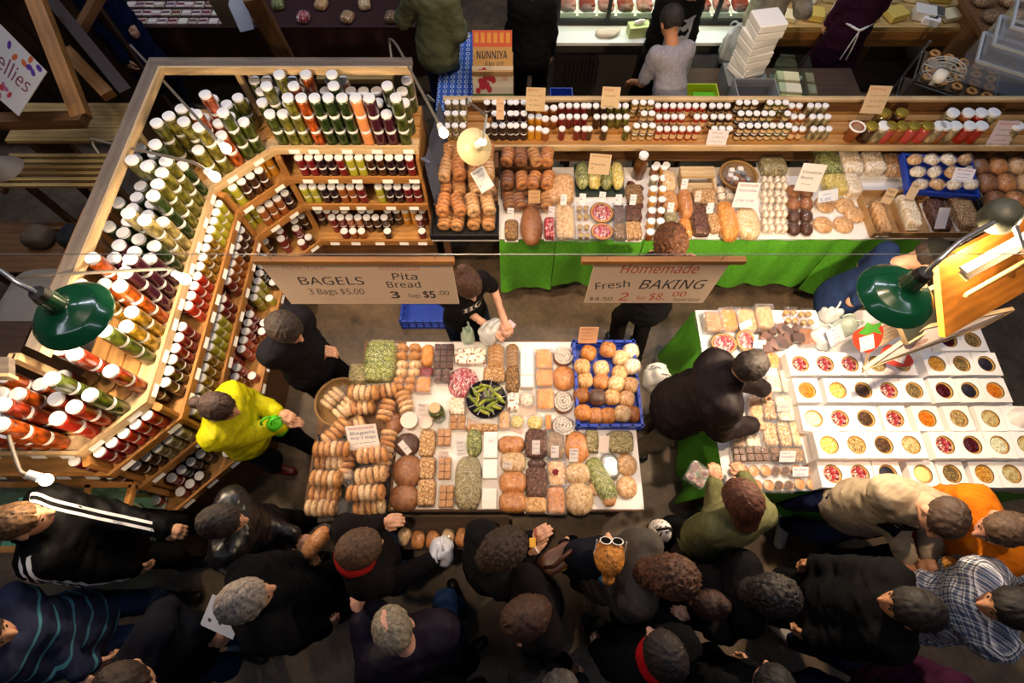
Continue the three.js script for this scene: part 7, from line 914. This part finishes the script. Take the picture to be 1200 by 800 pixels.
  const gd = thing('grey_lamp', 'round grey lamp shade beside the slatted rack', 'lamp', spot(8, 198, 1.5)); mesh('shade', lathe([[.02, .1], [.04, .08], [.1, .02], [.11, 0]], 20), mt(0x6a625a, .5), gd); mesh('arm', tube([[0, .1, 0], [-.1, .2, 0], [-.5, .1, 0]], .01, 12, 6), steel, gd);
  const si = thing('neon_strip', 'blue and orange sign strip beyond the jelly stall', 'sign'); mesh('blue_strip', bar(sp(58, 2, 1.0), sp(80, 24, 1.0), .08, .03), mt(0x3a9ad0, .4), si); mesh('orange_strip', bar(sp(137, 97, 1.0), sp(146, 106, 1.0), .06, .03), mt(0xe0641c, .4), si); const gp = thing('lime_poster', 'yellow green poster beyond the jelly stall', 'poster'); mesh('sheet', bar(sp(78, -4, .8), sp(98, 18, .8), .2, .03), mt(0xb9c24a, .5), gp);
  const wb = thing('gift_parcel', 'white parcel with purple pattern beyond the jelly stall', 'parcel', spot(113, 43, .8)); mesh('box', bx(.24, .18, .2, 0, .0, 0, .01), mt(0xcfc0cc, .6), wb); mesh('ribbon', bx(.245, .185, .04), mt(0x6a4a8a, .5), wb); const wbs = thing('parcel_stand', 'dark stand under the white parcel', 'stand', [wb.position.x, 0, wb.position.z]); mesh('body', bx(.3, .71, .3, 0, .355, 0), W.dark, wbs); }
{ // glass case at the aisle end, drawers of goods
  const x0 = -3.3, x1 = -2.28, z0 = -.52, z1 = -.16, t = thing('glass_counter', 'low glass counter with wooden frame at the aisle end', 'display case'); const xc = (x0 + x1) / 2, zc = (z0 + z1) / 2; mesh('base', bx(x1 - x0, .5, z1 - z0, xc, .25, zc), W.dark, t); mesh('shelf', bx(x1 - x0 - .04, .015, z1 - z0 - .04, xc, .62, zc), mt(0xbfd8cc, .3), t);
  for (const [a, b] of [[[x0, 1.0, z1], [x1, 1.0, z1]], [[x0, 1.0, z0], [x1, 1.0, z0]], [[x1, 1.0, z0], [x1, 1.0, z1]], [[x1, .5, z1], [x1, 1.0, z1]], [[x1, .5, z0], [x1, 1.0, z0]], [[xc, 1.0, z0], [xc, 1.0, z1]], [[xc + .25, 1.0, z0], [xc + .25, 1.0, z1]]]) mesh('frame_bar', bar(a, b, .035), W.honey, t); mesh('glass_top', bx(x1 - x0, .006, z1 - z0, xc, 1.0, zc), mt(0xcfeee0, .03, { transmission: .95, thickness: 0 }), t); mesh('glass_front', bx(x1 - x0, .49, .006, xc, .75, z1), mt(0xcfeee0, .03, { transmission: .95, thickness: 0 }), t);
  for (let k = 0; k < 8; k++) { const q = thing('salad_tub', `${['green', 'orange', 'cream', 'red'][k % 4]} salad tub inside the low glass counter`, 'tub', [x0 + .12 + k * .12, .629, zc + (k % 2 - .5) * .14], 0, 'salad tubs in the glass counter'); mesh('tub', lathe([[0, 0], [.04, 0], [.05, .06], [.052, .06], [.05, .055], [0, .05]], 14), white, q); mesh('salad', lumpOf(.09, .03, .09, { e: 2, amp: .2, f: 40 }).clone().translate(0, .045, 0), mt([0x7a8a30, 0xc07a30, 0xd9cfae, 0xa03a2a][k % 4], .5), q); } }
// boxes under the rear rack, pallet, hanging apron
for (const [u, w, lb] of [[392, .24, 'flat cardboard carton under the rear rack'], [424, .26, 'wide cardboard carton beside the flat one']]) { const x = spot(u, 288, .3).x, t = thing('cardboard_carton', lb, 'box', [x, 0, -2.5]); mesh('carton', bx(w, .3, .16, 0, .15, 0, .004), kraft, t); mesh('tape', bx(.04, .302, .162, 0, .151, 0), mt(0xc4a678, .5), t); }
crate('blue_pallet', spot(497, 364, .1).x, .0, spot(497, 364, .1).z, .4, .26, .14, blue, 'blue plastic crate on the floor behind the middle table');
{ const t = thing('bread_sack', 'blue and white bread sack beside the cartons', 'sack', [spot(488, 292, .3).x, 0, -2.44]); mesh('sack', lump(.34, .32, .18, { e: 3, amp: .08, f: 12 }), mt(0xd9d4cc, .6), t); mesh('band', lump(.12, .325, .185, { e: 3, amp: .06, f: 12 }).translate(-.12, 0, 0), blueD, t); }
{ const t = thing('hanging_apron', 'grey blue apron hanging between the rear rack and bagel heap', 'apron', [-.585, 0, -2.98]); const g = skirt(-.3, 0, .3, 0, .45, 1.42, 5, .05); g.rotateY(1.45); mesh('cloth', g, mt(0x4c5670, .8, { map: T.fabric, side: THREE.DoubleSide }), t); mesh('hook', bar([0, 1.4, -.3], [-.05, 1.46, -.3], .012), steel, t); for (const z of [.3, -.3]) mesh('strap', bar([0, 1.4, z], [-.05, 1.44, z], .014), mt(0x4c5670, .8), t); }

plasticBag(1192, 492, TY + .001, .16, .2, .2, 'white cloth bundle at the far end of the pie table', mt(0xe4dcd6, .8), 11);
sheetTex.needsUpdate = true;
scene.updateMatrixWorld(true);
renderer.render(scene, camera);
